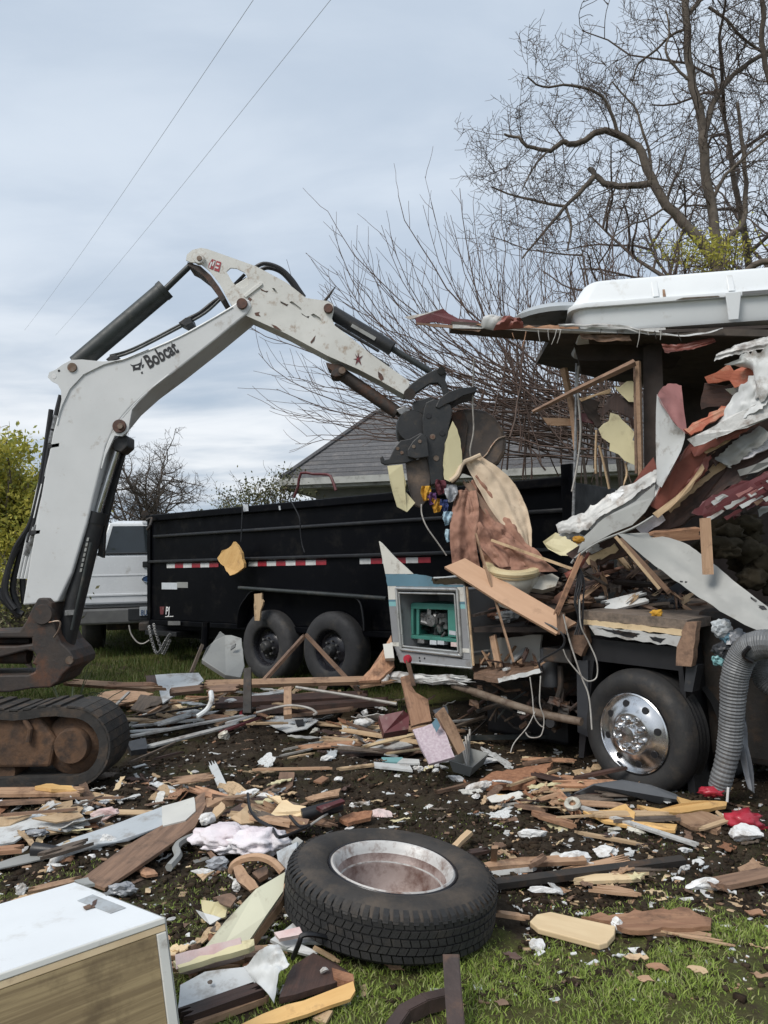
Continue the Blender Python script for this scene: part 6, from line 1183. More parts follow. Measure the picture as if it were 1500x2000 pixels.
def big_tree():
    r = random.Random(11); Y = 12.0; s = Y/1500
    T = empty('bare_tree', P(1396, 1150, Y), 'large bare grey tree with crooked limbs rising behind the motorhome', 'tree')
    limbs = [([(1398, 1160), (1402, 800), (1400, 560), (1400, 480), (1386, 390), (1374, 300), (1372, 240), (1352, 165), (1344, 90), (1340, 20), (1336, -70), (1325, -160)], 15, 8), ([(1398, 520), (1352, 452), (1300, 400), (1272, 348), (1252, 300), (1228, 272), (1180, 256), (1124, 280), (1096, 276), (1076, 294), (1040, 290), (1012, 268), (985, 262)], 14, 3),
             ([(1272, 358), (1230, 362), (1200, 363), (1172, 352), (1158, 336), (1152, 330)], 9, 7), ([(1160, 345), (1132, 378), (1104, 404), (1056, 460), (1020, 505)], 7, 2), ([(1106, 403), (1060, 396), (1030, 388), (992, 378), (960, 365)], 4, 2), ([(1105, 404), (1116, 444), (1108, 490)], 4, 2),
             ([(1208, 262), (1194, 224), (1176, 188), (1140, 172), (1100, 166), (1060, 170), (1030, 150)], 5, 2), ([(1376, 262), (1392, 205), (1420, 160), (1460, 124), (1500, 100), (1560, 70)], 8, 5), ([(1336, 58), (1310, 70), (1284, 96), (1248, 124), (1235, 160)], 4, 2), ([(1272, 330), (1266, 290), (1252, 248), (1244, 216), (1220, 188), (1196, 160)], 4, 2),
             ([(1405, 500), (1425, 462), (1450, 436), (1457, 360), (1448, 272), (1440, 200)], 9, 4), ([(1520, 220), (1500, 150), (1488, 80), (1492, 16), (1480, -40)], 7, 6), ([(1430, 560), (1472, 518), (1520, 510)], 9, 8), ([(1344, 26), (1362, 8), (1385, -30), (1400, -80)], 7, 4), ([(1384, 14), (1420, 40), (1448, 72), (1480, 96), (1520, 120)], 4, 3),
             ([(1350, 160), (1318, 130), (1300, 100), (1308, 60), (1300, 20)], 4, 2), ([(1388, 400), (1412, 350), (1430, 330), (1462, 300), (1500, 270)], 5, 3), ([(1300, 400), (1316, 352), (1330, 330), (1340, 290)], 4, 2), ([(1070, 295), (1040, 330), (1020, 370)], 3, 1.5), ([(1300, 405), (1260, 430), (1230, 440), (1190, 470)], 3, 1.5)]
    tw = []
    for i, (px, a, b) in enumerate(limbs):
        off = r.uniform(-.6, .6) if i > 1 else 0; n = len(px); pts = smoothpts([P(x, y, Y+off*(k/(n-1) if i > 1 else 0)) for k, (x, y) in enumerate(px)], 3); m = len(pts)
        for j in range(1, m-1): pts[j] += rdir(r)*.012*(a/8)
        rr = [(a+(b-a)*j/(m-1))*s*.78 for j in range(m)]
        mk('trunk' if i == 0 else 'limb', tube(pts, rr, 9), MAT['bark_trunk'], T, smooth=True, loc=wl(T))
        sprout(r, tw, pts, float(min(rr[-1]*1.5, .03)), 3, 6.2 if i else 4.0, .85, .04, .24, .95, .32 if i == 0 else .12)
    bigjoin('crown', tw, 'twig', T, kind='stuff')
def far_tree(name, label, px, base_y, Y, h, w, seed, mat='twig', group=None, dens=2.0, rad=.16):
    r = random.Random(seed); b = P(px, base_y, Y); b.z = base_h(Y); T = empty(name, b, label, 'tree', group); tw = []
    tr = walk(r, b, Vector((0, 0, 1)), h*.42, 5, .08); mk('trunk', tube(tr, [rad*(1-.09*i) for i in range(6)], 8), MAT['bark'], T, smooth=True, loc=wl(T))
    lim = []
    for k in range(9):
        d = Vector((math.cos(k*2.4)*w/h*1.5, math.sin(k*2.4)*w/h*1.5, r.uniform(.7, 1.6))); p = tr[2+k % 4]; q = walk(r, p, d, h*r.uniform(.42, .6), 8, .22, .05); rr = [rad*.55*(1-.1*j) for j in range(9)]
        lim.append((q, rr, 6)); sprout(r, tw, q, rad*.4, 3, dens, h*.2, .04, .34, .95, .1)
    sprout(r, tw, tr, rad*.4, 2, dens, h*.2, .04, .3, .9, .5)
    mk('limbs', tubes(lim), MAT['bark'], T, smooth=True, loc=wl(T)); bigjoin('crown', [(p, [x*1.9 for x in rr], n) for p, rr, n in tw], mat, T, kind='stuff')
def canes():
    r = random.Random(5); T = empty('cane_shrub', P(1120, 1180, 10.2), 'wide leafless shrub with long arching canes in front of the house roof', 'shrub'); tw, big = [], []
    tips = [(640, 412), (648, 440), (745, 440), (778, 382), (830, 345), (826, 400), (898, 368), (924, 398), (626, 520), (634, 555), (690, 478), (762, 455), (872, 430), (880, 420), (478, 632), (528, 796), (505, 690), (562, 735), (598, 852), (700, 470), (940, 478), (960, 440), (690, 545), (655, 600), (720, 520), (800, 500), (540, 760), (590, 800), (1010, 400), (1060, 380), (980, 330)]
    for k in range(55): tips.append((r.uniform(600, 1010)+r.uniform(-40, 40), r.uniform(520, 840)))
    for k in range(80): tips.append((r.uniform(960, 1400), r.uniform(400, 640)))
    for k in range(16): tips.append((r.uniform(560, 900), r.uniform(690, 900)))
    for i, (x, y) in enumerate(tips):
        Y = r.uniform(9.6, 11.2)
        if x < 960: rx, ry = r.uniform(1060, 1250), r.uniform(770, 900); cx, cy = x+(rx-x)*r.uniform(.12, .3), y+(ry-y)*r.uniform(.6, .75)
        else: rx, ry = x+r.uniform(-60, 120), r.uniform(820, 960); cx, cy = (x+rx)/2+r.uniform(-20, 30), (y+ry)/2
        a, c, b = P(rx, ry, Y+r.uniform(-.3, .3)), P(cx, cy, Y), P(x, y, Y); pts = []
        for j in range(11):
            t = j/10; p = a*(1-t)**2+c*2*t*(1-t)+b*t*t; pts.append(p+rdir(r)*.03*(1 if 0 < j < 10 else 0))
        r0 = r.uniform(.010, .017) if i < 31 else r.uniform(.007, .014); big.append((pts, [r0*(1-.075*j) for j in range(11)], 4))
        sprout(r, tw, pts, r0*.6, 1, 2.3 if i < 31 else 2.6, .55, .10, .16, .55, .25)
    for k in range(150):
        x, y = r.gauss(1080, 110), r.gauss(735, 70)
        if y > 850 or y < 600 or (x < 1000 and y > 760): continue
        p = P(x, y, r.uniform(9.4, 11.6)); d = Vector((r.uniform(-1, .6), r.uniform(-.5, .5), r.uniform(-.5, .9))); q = walk(r, p, d, r.uniform(.4, 1.3), 6, .2, .02); r0 = r.uniform(.004, .010)
        tw.append((q, [r0*(1-.1*j) for j in range(7)], 3)); sprout(r, tw, q, r0*.6, 1, 3.0, .3, .05, .25, .7)
    main = []
    for k in range(4):
        q = smoothpts([P(1150+k*22, 1180, 10.2), P(1150+k*24, 1040, 10.2+.1*k), P(1140+k*22, 900, 10.2), P(1120+k*26, 780, 10.2)], 4); main.append((q, [.028*(1-.035*j) for j in range(len(q))], 6))
    mk('stems', tubes(main), MAT['bark'], T, smooth=True, loc=wl(T)); bigjoin('canes', big, 'cane', T, kind='stuff'); bigjoin('twigs', tw, 'cane', T, kind='stuff')
def leafmesh(name, pts, size, mat, parent, seed, asp=.5):
    r = np.random.default_rng(seed); n = len(pts); p = np.array([tuple(q) for q in pts], np.float32)-np.array(tuple(wl(parent)), np.float32)
    d = r.normal(size=(n, 3)); d /= np.linalg.norm(d, axis=1)[:, None]; e = r.normal(size=(n, 3)); e -= d*(d*e).sum(1)[:, None]; e /= np.linalg.norm(e, axis=1)[:, None]
    s = size*r.uniform(.6, 1.4, n)[:, None]; V = np.stack([p, p+d*s*.5+e*s*asp*.5, p+d*s, p+d*s*.5-e*s*asp*.5], 1).astype(np.float32)
    me = bpy.data.meshes.new(name); me.vertices.add(n*4); me.vertices.foreach_set('co', V.reshape(-1)); me.loops.add(n*4); me.loops.foreach_set('vertex_index', np.arange(n*4, dtype=np.int32)); me.polygons.add(n); me.polygons.foreach_set('loop_start', np.arange(n, dtype=np.int32)*4); me.update(calc_edges=True)
    me.materials.append(MAT[mat]); o = bpy.data.objects.new(name, me); put(o, wl(parent), parent); o['kind'] = 'stuff'; return o
def bush(name, label, blobs, nleaf, size, mats, seed, stem='bark', base=None, stems=14, sh=.7):
    """leafy shrub: stems carry leaf clumps; gaps stay between the clumps"""
    r = random.Random(seed); b = base; T = empty(name, b, label, 'shrub'); st, tw = [], []; leaves = [[] for _ in mats]
    tot = sum(q[3] for q in blobs)
    for (c, rx, rz, wgt) in blobs:
        for k in range(max(2, int(stems*wgt/tot))):
            e = c+Vector((r.uniform(-rx, rx)*.7, r.uniform(-rx, rx)*.5, r.uniform(-.3, .9)*rz)); m = (b+e)/2+Vector((r.uniform(-.2, .2), 0, .2)); q = smoothpts([b+Vector((r.uniform(-.15, .15), r.uniform(-.1, .1), 0)), m, e], 4); st.append((q, [.022*(1-.08*j) for j in range(len(q))], 5)); sprout(r, tw, q, .012, 2, 3.0, .5, .06, .25, .8, .3)
        cl = [c+Vector((r.gauss(0, .42)*rx, r.gauss(0, .42)*rx*.8, r.gauss(0, .45)*rz)) for _ in range(int(26*wgt/tot*6)+4)]
        for k in range(int(nleaf*wgt/tot)):
            cc = r.choice(cl); p = cc+Vector((r.gauss(0, .13), r.gauss(0, .13), r.gauss(0, .11))); leaves[min(len(mats)-1, int(r.random()**.9*len(mats)))].append(p)
    mk('stems', tubes(st), MAT[stem], T, smooth=True, loc=wl(T)); bigjoin('twigs', tw, stem, T, kind='stuff')
    for i, m in enumerate(mats):
        if leaves[i]: leafmesh('foliage', leaves[i], size, m, T, seed+i)
big_tree()
far_tree('bare_tree', 'distant rounded bare tree above the pickup roof', 296, 1050, 34, 7.0, 3.1, 3, 'bark', dens=3.8)
far_tree('bare_tree', 'low bare tree far behind left of the olive bush', 425, 1050, 40, 4.0, 2.2, 8, 'bark', dens=2.4, rad=.1)
far_tree('bare_tree', 'dense bare tree at the far right behind the big tree', 1520, 1100, 15.5, 11.0, 4.6, 21, 'twig', dens=2.0, rad=.17)
far_tree('bare_tree', 'thin bare tree behind the shrub canes above the house roof', 1230, 1050, 17, 9.0, 4.0, 25, 'twig', dens=1.7, rad=.12)
canes()
bush('leafy_shrub', 'yellow green leafy shrub at the left edge behind the excavator boom', [(P(15, 955, 11.2), .75, .85, 5), (P(-70, 930, 11.5), .9, .8, 2), (P(40, 1050, 11.2), .7, .55, 3), (P(100, 1010, 11.8), .4, .6, 1.6), (P(20, 1130, 11), .8, .45, 2), (P(110, 1110, 11.6), .35, .45, 1.0)], 30000, .075, ['leaf_yellowgreen', 'leaf_green', 'leaf_yellow', 'leaf_yellow'], 4, 'bark', Vector((-5.4, 11.3, base_h(11.3))), 24)
bush('leafy_shrub', 'loose olive green bush between the distant tree and the house', [(P(500, 970, 15), .45, .35, 2), (P(560, 960, 15), .45, .4, 2), (P(450, 985, 16), .3, .25, 1)], 2600, .06, ['leaf_olive', 'leaf_straw', 'leaf_olive'], 9, 'twig', Vector((P(520, 1000, 15).x, 15, base_h(15))), 16)
bush('leafy_shrub', 'small patch of yellow leaves below the big tree above the cargo box', [(P(1395, 495, 11.3), .35, .22, 2), (P(1330, 490, 11.3), .35, .2, 1), (P(1440, 480, 11.5), .3, .2, .7)], 950, .06, ['leaf_yellow', 'leaf_yellowgreen'], 12, 'twig', Vector((P(1400, 1100, 11.3).x, 11.3, base_h(11.3))), 8)
bush('dry_brush', 'brown dry brush behind the lift cylinder', [(P(60, 1180, 8.6), .4, .35, 1), (P(0, 1180, 8.4), .6, .35, 1)], 1500, .05, ['leaf_straw', 'leaf_olive'], 33, 'bark', Vector((P(90, 1300, 8.6).x, 8.6, base_h(8.6))), 18)
def strap_plant():
    r = random.Random(2); b = P(135, 1392, 6.5); b.z = base_h(6.5)+.02; T = empty('strap_leaf_plant', b, 'clump of long pale strap leaves behind the excavator swing casting', 'plant')
    for k in range(46):
        a = r.uniform(0, 6.283); el = r.uniform(.25, 1.35); L = r.uniform(.45, .85); d = Vector((math.cos(a)*math.cos(el), math.sin(a)*math.cos(el), math.sin(el))); p = b+Vector((r.uniform(-.06, .06), r.uniform(-.06, .06), 0)); pts = []
        for j in range(6): pts.append(p.copy()); p = p+d*(L/5); d = (d+Vector((0, 0, -.22*r.uniform(.6, 1.4)))).normalized()
        w = .013; s = d.cross(Vector((0, 0, 1))).normalized(); V = []
        for j, q in enumerate(pts): V += [q-s*w*(1-j/5.2), q+Vector((0, 0, -.006)), q+s*w*(1-j/5.2)]
        F = [(3*j+i, 3*j+i+1, 3*j+i+4, 3*j+i+3) for j in range(5) for i in (0, 1)]
        mk('leaf', (V, F), MAT['leaf_strap' if k % 3 else 'leaf_straw'], T)
strap_plant()
def far_hedge():
    r = random.Random(6); T = empty('far_hedge', Vector((-6, 42, base_h(42))), 'low dark hedge line far behind the pickup', 'hedge'); leaves = [Vector((r.uniform(-30, 30), 42+r.uniform(-1, 1), base_h(42)+abs(r.gauss(0, .9))*(1+.5*math.sin(k*.01)))) for k in range(9000)]
    mk('stems', tubes([([Vector((x, 42, base_h(42))), Vector((x+.2, 42, base_h(42)+1.5))], [.04, .02], 4) for x in range(-30, 30, 2)]), MAT['bark'], T, loc=wl(T)); leafmesh('foliage', leaves, .35, 'leaf_olive', T, 3)
far_hedge()
for i, (a, m, b, lb) in enumerate((((500, -8, 16), (290, 295, 24), (48, 645, 60), 'left of two thin overhead wires crossing the sky'), ((652, -8, 16), (400, 300, 24), (108, 655, 60), 'right of two thin overhead wires crossing the sky'))):
    A, B = P(*a), P(*b); pts = [A.lerp(B, t/24)+Vector((0, 0, -.25*math.sin(math.pi*t/24))) for t in range(25)]
    mk('overhead_wire', tube(pts, .0062, 5), MAT['galv_wire'], label=lb, cat='wire')
# ------------------------------------------------------------------ debris on the ground
def GZ(x, y, z=0.0):
    p = G(x, y, z); p.z += max(-.01, gh(p.x, p.y)-base_h(p.y)); return p
def gl(l): return [GZ(*q) for q in l]
SEED = [0]
def S(name, label, cat, mat, th, pts, ja=.008, step=.05, group=None, bev=0):
    SEED[0] += 1; return slab(name, gl(pts), th, mat, None, ja, step, SEED[0], label=label, cat=cat, group=group, bev=bev)
def Bm(name, label, cat, mat, a, b, w, t, br=.03, up=None, group=None):
    SEED[0] += 1; return beam(name, GZ(*a), GZ(*b), w, t, mat, None, br, SEED[0], up or Vector((rnd.uniform(-.2, .2), rnd.uniform(-.3, .1), 1)), label=label, cat=cat, group=group)
def chunk_mesh(seed, sub=1, amp=.35):
    """a broken lump of foam: a few flat breaks, ragged faces"""
    bm = bmesh.new(); bmesh.ops.create_icosphere(bm, subdivisions=2 if sub < 2 else 3, radius=1.15); rr = random.Random(seed*13+5)
    cuts = [(Vector((rr.gauss(0, 1), rr.gauss(0, 1), rr.gauss(0, 1))).normalized(), rr.uniform(.35, .8)) for _ in range(6)]
    for v in bm.verts:
        for n, d in cuts:
            e = v.co.dot(n)-d
            if e > 0: v.co -= n*e*.92
        q = v.co*2.1+Vector((seed*5.3, seed, 0)); v.co += v.co.normalized()*amp*.75*(noise.noise(q)+.6*noise.noise(q*2.7)+.4*noise.noise(q*6))
    return bm
def chunk(name, label, cat, mat, x, y, rpx, sq=(1, .7, .5), rot=0, group=None, z=0.0, seed=None):
    SEED[0] += 1; c = GZ(x, y, z); r = rpx*c.y/1500; bm = chunk_mesh(seed or SEED[0], 2, .3)
    for v in bm.verts: v.co = Vector((v.co.x*sq[0], v.co.y*sq[1], v.co.z*sq[2]))*r
    me = bpy.data.meshes.new(name); bm.to_mesh(me); bm.free(); me.materials.append(MAT[mat]); o = bpy.data.objects.new(name, me); put(o, c+Vector((0, 0, sq[2]*r*.75))); o.rotation_euler = (rnd.uniform(-.2, .2), rnd.uniform(-.2, .2), R(rot)); return tag(o, label, cat, group)
# ---- cabinet in the corner
def cabinet():
    A = P(321, 1790, 2.2); B = P(148, 1722, 2.50); Dv = P(0, 1900, 1.93)-A; Dn = A+Dv*1.9; C = B+(Dn-A); Ab = P(352, 2030, 2.13); dn = (Ab-A).normalized()*.62
    K = empty('cabinet', (A+C)/2+dn, 'wood grain cabinet with white top lying in the lower left corner', 'cabinet')
    up = -dn.normalized(); inn = (C-A).normalized()*.012; u = (Dn-A).normalized(); w = (B-A).normalized()
    mk('top_panel', prism([A+w*.004+u*.004, B+u*.004, C, Dn+w*.004], dn.normalized()*.018), MAT['white_top'], K, bev=.002)
    def face(nm, p, q, m, out): return mk(nm, prism([p+dn*.06, q+dn*.06, q+dn, p+dn], -out*.015), MAT[m], K, frame=frame_from(q-p, out))
    o1 = -w; face('side_panel', A+u*.03, Dn, 'oak_print', o1); o2 = -u; mk('end_panel', prism([A+dn*.04+w*.02, B+dn*.04, B+dn, A+dn+w*.02], u*.015), MAT['grey_panel'], K)
    mk('edge_trim', prism([A+dn*.03, Dn+dn*.03, Dn+dn*.058, A+dn*.058], w*.012-o1*0), MAT['ply_cream'], K, bev=.002)
    mk('edge_trim', prism([A+dn*.004-w*.002, Dn+dn*.004-w*.002, Dn+dn*.028-w*.002, A+dn*.028-w*.002], w*.012), MAT['rv_white'], K, bev=.002)
    mk('corner_trim', prism([A+dn*.06+u*.001-w*.003, A+dn*.06+u*.028-w*.003, A+dn+u*.028-w*.003, A+dn+u*.001-w*.003], w*.014), MAT['rv_white'], K, bev=.002)
    mk('corner_trim', prism([A+dn*.005-u*.003-w*.001, A+dn*.005-u*.003+w*.018, A+dn-u*.003+w*.018, A+dn-u*.003-w*.001], u*.003), MAT['grey_panel'], K)
    mk('edge_trim', prism([A+dn*.005-u*.002+w*.02, B+dn*.005-u*.002, B+dn*.035-u*.002, A+dn*.035-u*.002+w*.02], u*.004), MAT['grey_panel'], K)
    e = up*.001
    def on(x, y): d = ray(x, y); n = (B-A).cross(Dn-A).normalized(); return EYE+d*((A-EYE).dot(n)/d.dot(n))
    nup = (B-A).cross(Dn-A).normalized(); nup = nup if nup.z > 0 else -nup
    mk('tape_patch', prism([on(151, 1760)+nup*.001, on(181, 1748)+nup*.001, on(246, 1774)+nup*.001, on(216, 1785)+nup*.001], nup*.001), MAT['grey_blue'], K)
    mk('torn_spot', prism(jag([on(162, 1773)+nup*.0025, on(175, 1768)+nup*.0025, on(186, 1774)+nup*.0025, on(168, 1779)+nup*.0025], .003, .01, 3), nup*.001), MAT['wood_brown'], K); mk('torn_spot', prism(jag([on(182, 1762)+nup*.0025, on(190, 1758)+nup*.0025, on(188, 1767)+nup*.0025, on(178, 1776)+nup*.0025], .002, .01, 3), nup*.001), MAT['wood_dark'], K)
    mk('chip', prism(jag([on(202, 1745)+nup*.001, on(214, 1742)+nup*.001, on(218, 1747)+nup*.001, on(207, 1750)+nup*.001], .002, .01, 3), nup*.001), MAT['truck_grey'], K)
cabinet()
S('scrap', 'grey torn strip behind the cabinet corner', 'strip', 'grey_panel', .01, [(145, 1718, .36), (172, 1712, .37), (185, 1724, .37), (165, 1727, .37)], .006, .03)
# ---- spare tyre
def spare():
    c = P(767, 1694, 3.08); ax = Vector((.10, -.12, 1)).normalized(); ax = Quaternion(Vector((0, 1, 0)), R(7)) @ Vector((0, -.02, 1)).normalized(); rt, rr, w = .414, .245, .16
    T = empty('spare_tyre', c-Vector((0, 0, .24)), 'worn truck tyre with dirty silver rim lying flat on the grass', 'tyre'); s = rt-rr
    mk('sidewall', lathe([(rr*.985, -.02), (rr+.004, -.004), (rr+s*.1, .012), (rr+s*.3, .024), (rr+s*.6, .022), (rr+s*.82, .006), (rt-.012, -.018)], c, ax, 72), MAT['tyre_side'], T, smooth=True)
    car = mk('carcass', lathe([(rt-.012, -.018), (rt-.012, -.05), (rt-.01, -w/2), (rt-.012, -w+.04), (rr+s*.8, -w-.01), (rr+s*.4, -w-.02), (rr, -w+.01)], c, ax, 72), MAT['tyre'], T, smooth=True)
    x = ax.orthogonal().normalized(); y = ax.cross(x)
    def pt(t, r, h): return c+(x*math.cos(t)+y*math.sin(t))*r+ax*h
    rows = [(-.038, -.014, 70, .0), (-.066, -.044, 78, .5), (-.094, -.072, 78, .0), (-.122, -.100, 78, .5), (-.150, -.128, 70, .2)]
    for ri, (h0, h1, n, ph) in enumerate(rows):            # tread ribs cut into blocks
        V, F = [], []
        for k in range(n):
            a0 = 6.283*(k+ph)/n; a1 = a0+6.283/n*.86; sk = .025 if ri in (1, 3) else -.018; am = (a0+a1)/2; b = len(V)
            for hh, o in ((h0, 0), (h1, sk)):
                for aa in (a0, am, a1):
                    for r_ in (rt-.012, rt-.004+(.0 if 0 < ri < 4 else -.003)): V.append(pt(aa+o, r_, hh))
            def I(i, j, l): return b+i*6+j*2+l
            for j in (0, 1): F += [(I(0, j, 1), I(0, j+1, 1), I(1, j+1, 1), I(1, j, 1)), (I(0, j, 0), I(0, j, 1), I(1, j, 1), I(1, j, 0)) if j == 0 else (I(0, 2, 0), I(1, 2, 0), I(1, 2, 1), I(0, 2, 1)), (I(0, j, 0), I(0, j+1, 0), I(0, j+1, 1), I(0, j, 1)), (I(1, j, 0), I(1, j, 1), I(1, j+1, 1), I(1, j+1, 0))]
        mk('tread_rib', (V, F), MAT['tyre'], T)
    V, F = [], []
    for k in range(72):                                     # shoulder notches
        a0 = 6.283*k/72; a1 = a0+6.283/72*.55; b = len(V)
        for aa in (a0, a1):
            for r_, h in ((rt-.04, .012), (rt-.013, -.002), (rt-.004, -.022)): V.append(pt(aa, r_, h))
        F += [(b, b+1, b+4, b+3), (b+1, b+2, b+5, b+4)]
    mk('shoulder_lug', (V, F), MAT['tyre'], T)
    mk('bead_ring', tube([pt(6.283*k/64, rr+.004, .004) for k in range(65)], .006, 6, False), MAT['rim_black'], T, smooth=True)
    rim = mk('rim', lathe([(rr, -.012), (rr+.001, .004), (rr-.008, .012), (rr-.018, .006), (rr-.026, -.018), (rr-.032, -.03)], c, ax, 64), MAT['rim_silver'], T, smooth=True)
    mk('rim_well', lathe([(rr-.032, -.03), (rr-.038, -.06), (rr-.046, -.066), (rr-.052, -.10), (rr-.058, -.15), (rr-.075, -.17), (rr-.09, -.172), (rr*.52, -.165), (rr*.42, -.16), (rr*.36, -.162)], c, ax, 64), MAT['rim_inner'], T, smooth=True)
    mk('rim_seam', tube([pt(6.283*k/64, rr-.041, -.063) for k in range(65)], .004, 6, False), MAT['rim_silver'], rim, smooth=True)
    mk('hub_hole', lathe([(rr*.36, -.162), (rr*.36, -.2), (1e-3, -.2)], c, ax, 32), MAT['ink_black'], rim)
    for k in range(8): mk('stud_hole', disc(pt(6.283*(k+.3)/8, rr*.47, -.16), ax, .014, .004, 10), MAT['ink_black'], rim)
spare()
# ---- angle irons by the tyre
def angle_iron(pts, w, t, label):
    pts = [GZ(*p) for p in pts]; vf = []
    o = None
    for i in range(len(pts)-1):
        a, b = pts[i], pts[i+1]; fr = frame_from(b-a, Vector((0, 0, 1))); c = (a+b)/2; L = (b-a).length+.01
        vf.append(box(c, (L, w, t), fr)); vf.append(box(c+fr @ Vector((0, w/2, -w/2)), (L, t, w), fr))
    return mk('steel_bar', join(*vf), MAT['angle_iron'], label=label, cat='steel bar')
angle_iron([(880, 1862, .16), (884, 1930, .10), (892, 2030, .03)], .05, .006, 'straight rusty steel bar leaning on the spare tyre'); angle_iron([(872, 1932, .05), (830, 1945, .05), (790, 1968, .04), (752, 2020, .03)], .04, .006, 'bent rusty steel bar joining the straight bar on the grass')
# ---- hand placed scraps: left foreground
S('board', 'long curved brown board lying behind the cabinet', 'board', 'wood_brown', .014, [(386, 1550, .10), (400, 1543, .11), (402, 1575, .09), (380, 1612, .07), (300, 1668, .05), (205, 1730, .04), (158, 1712, .05), (240, 1655, .06), (330, 1600, .08)], .003, .12)
S('sheet_strip', 'pale grey blue sheet strip on the mud above the brown board', 'sheet', 'grey_blue', .006, [(316, 1572, .09), (318, 1608, .08), (250, 1637, .05), (190, 1655, .04), (128, 1670, .03), (92, 1654, .04), (150, 1630, .05), (240, 1600, .07)], .006, .07)
S('sheet_strip', 'cream white end piece on the curved brown board', 'sheet', 'rv_white', .008, [(316, 1571, .095), (350, 1562, .10), (379, 1553, .11), (382, 1580, .10), (362, 1598, .09), (318, 1609, .085)], .003, .08)
S('sheet_strip', 'thin pale grey strip below the black tube', 'sheet', 'grey_panel', .006, [(34, 1668, .03), (90, 1655, .03), (130, 1655, .03), (125, 1666, .03), (60, 1682, .02), (-10, 1694, .02), (-10, 1684, .02)], .003)
S('sheet', 'white torn sheet at the left edge above the black film', 'sheet', 'white_sheet', .01, [(-10, 1612, .05), (65, 1600, .06), (110, 1598, .08), (160, 1590, .07), (166, 1600, .06), (176, 1606, .05), (130, 1618, .05), (75, 1612, .06), (28, 1640, .05), (-10, 1650, .04)], .008)
S('sheet', 'tan torn sheet piece behind the white sheet at left', 'sheet', 'wood_pale', .008, [(62, 1598, .10), (100, 1588, .11), (150, 1584, .1), (163, 1594, .09), (110, 1602, .09)], .006); S('sheet', 'pale splintered sheet at the far left edge', 'sheet', 'wood_pale', .008, [(-10, 1590, .07), (26, 1592, .07), (60, 1598, .07), (20, 1610, .06), (-10, 1608, .06)], .01, .03)
Bm('stick', 'thin brown stick lying above the white sheet at left', 'stick', 'wood_brown', (0, 1588, .1), (150, 1584, .11), .02, .012); crumple('film_wad', 'black plastic film crumpled under the white sheet', 'film', GZ(58, 1630, .03), .07, 'dark_plastic', 41, (1.3, .6, .4)); crumple('film_wad', 'grey plastic film crumpled beside the black film', 'film', GZ(72, 1626, .05), .045, 'plastic_film', 42, (1.2, .6, .4))
mk('tube', tube([GZ(66, 1655, .05), GZ(126, 1662, .04)], [.035, .022], 12), MAT['wire_black'], smooth=True, label='short black tube lying on the pale strip', cat='tube'); Bm('board', 'orange brown board end at the left edge beside the black tube', 'board', 'wood_orange', (-20, 1660, .05), (46, 1653, .05), .07, .02)
Bm('board', 'tan board lying in front of the crawler track', 'board', 'wood_tan', (-20, 1552, .05), (166, 1549, .05), .10, .02); S('board', 'splintered yellow wood heap on the tan board by the track', 'board', 'ply_yellow', .02, [(68, 1536, .09), (90, 1528, .10), (140, 1534, .09), (150, 1541, .08), (100, 1545, .08)], .012, .03); Bm('board', 'grey board under the tan board by the track', 'board', 'wood_brown', (-20, 1572, .02), (110, 1566, .02), .12, .015); Bm('stick', 'thin reddish stick right of the tan board', 'stick', 'wood_brown', (115, 1560, .04), (245, 1555, .04), .015, .012)
for k, (x, y, r, sq, ro, lb) in enumerate(((112, 1682, 20, (1.2, .35, .4), 10, 'long white foam sliver'), (212, 1658, 15, (1, .7, .8), 20, 'bright white foam lump beside the curved board'), (185, 1668, 16, (1.3, .4, .35), 15, 'thin white foam strip below the lump'), (180, 1681, 12, (1, .5, .35), 0, 'flat white foam bit under the foam strip'), (97, 1700, 8, (.7, .7, 1), 0, 'small round foam knob on the turf'), (110, 1690, 13, (1.1, .5, .3), 5, 'pale foam flake under the long sliver'), (41, 1742, 11, (.8, .7, 1), 0, 'white foam bit at the cabinet back corner'), (116, 1578, 10, (1, .6, .5), 0, 'white foam bit above the tan sheet'), (2, 1574, 8, (1, 1, 1), 0, 'foam bit at the far left edge'))):
    chunk('foam_piece', lb, 'foam', 'foam', x, y, r, sq, ro)
chunk('foam_piece', 'pinkish foam block behind the grey blue strip', 'foam', 'foam_pink', 203, 1605, 25, (1, .55, .55), 8); Bm('board', 'tan strip behind the cabinet top edge', 'board', 'wood_tan', (52, 1738, .04), (160, 1712, .06), .035, .012); S('board', 'tan splinter at the cabinet back edge', 'board', 'wood_pale', .008, [(8, 1770, .1), (30, 1752, .1), (48, 1752, .1), (24, 1775, .1)], .006, .03)
# ---- heap left of the tyre
for k, (c, r, sq, lb) in enumerate(((GZ(436, 1628, .09), .13, (1.15, .85, .36), 'white insulation pad in the heap left of the tyre'), (GZ(508, 1640, .09), .13, (1.05, .85, .42), 'bright white insulation pad nearest the tyre'), (GZ(455, 1650, .06), .10, (1.3, .6, .35), 'pink tinged insulation pad below the two white pads'))): crumple('insulation_pad', lb, 'insulation', c, r, 'insulation', 50+k, sq, None, .35)
S('plank', 'pale green painted plank sloping left of the tyre', 'board', 'pale_green', .022, [(557, 1708, .20), (553, 1745, .16), (520, 1790, .12), (486, 1836, .07), (440, 1842, .07), (398, 1852, .07), (440, 1800, .12), (500, 1738, .18)], .004, .1)
S('plank', 'bare splintered edge board under the pale green plank', 'board', 'wood_tan', .03, [(558, 1725, .15), (556, 1750, .13), (520, 1805, .08), (494, 1836, .05), (470, 1838, .05), (510, 1790, .09)], .008, .04)
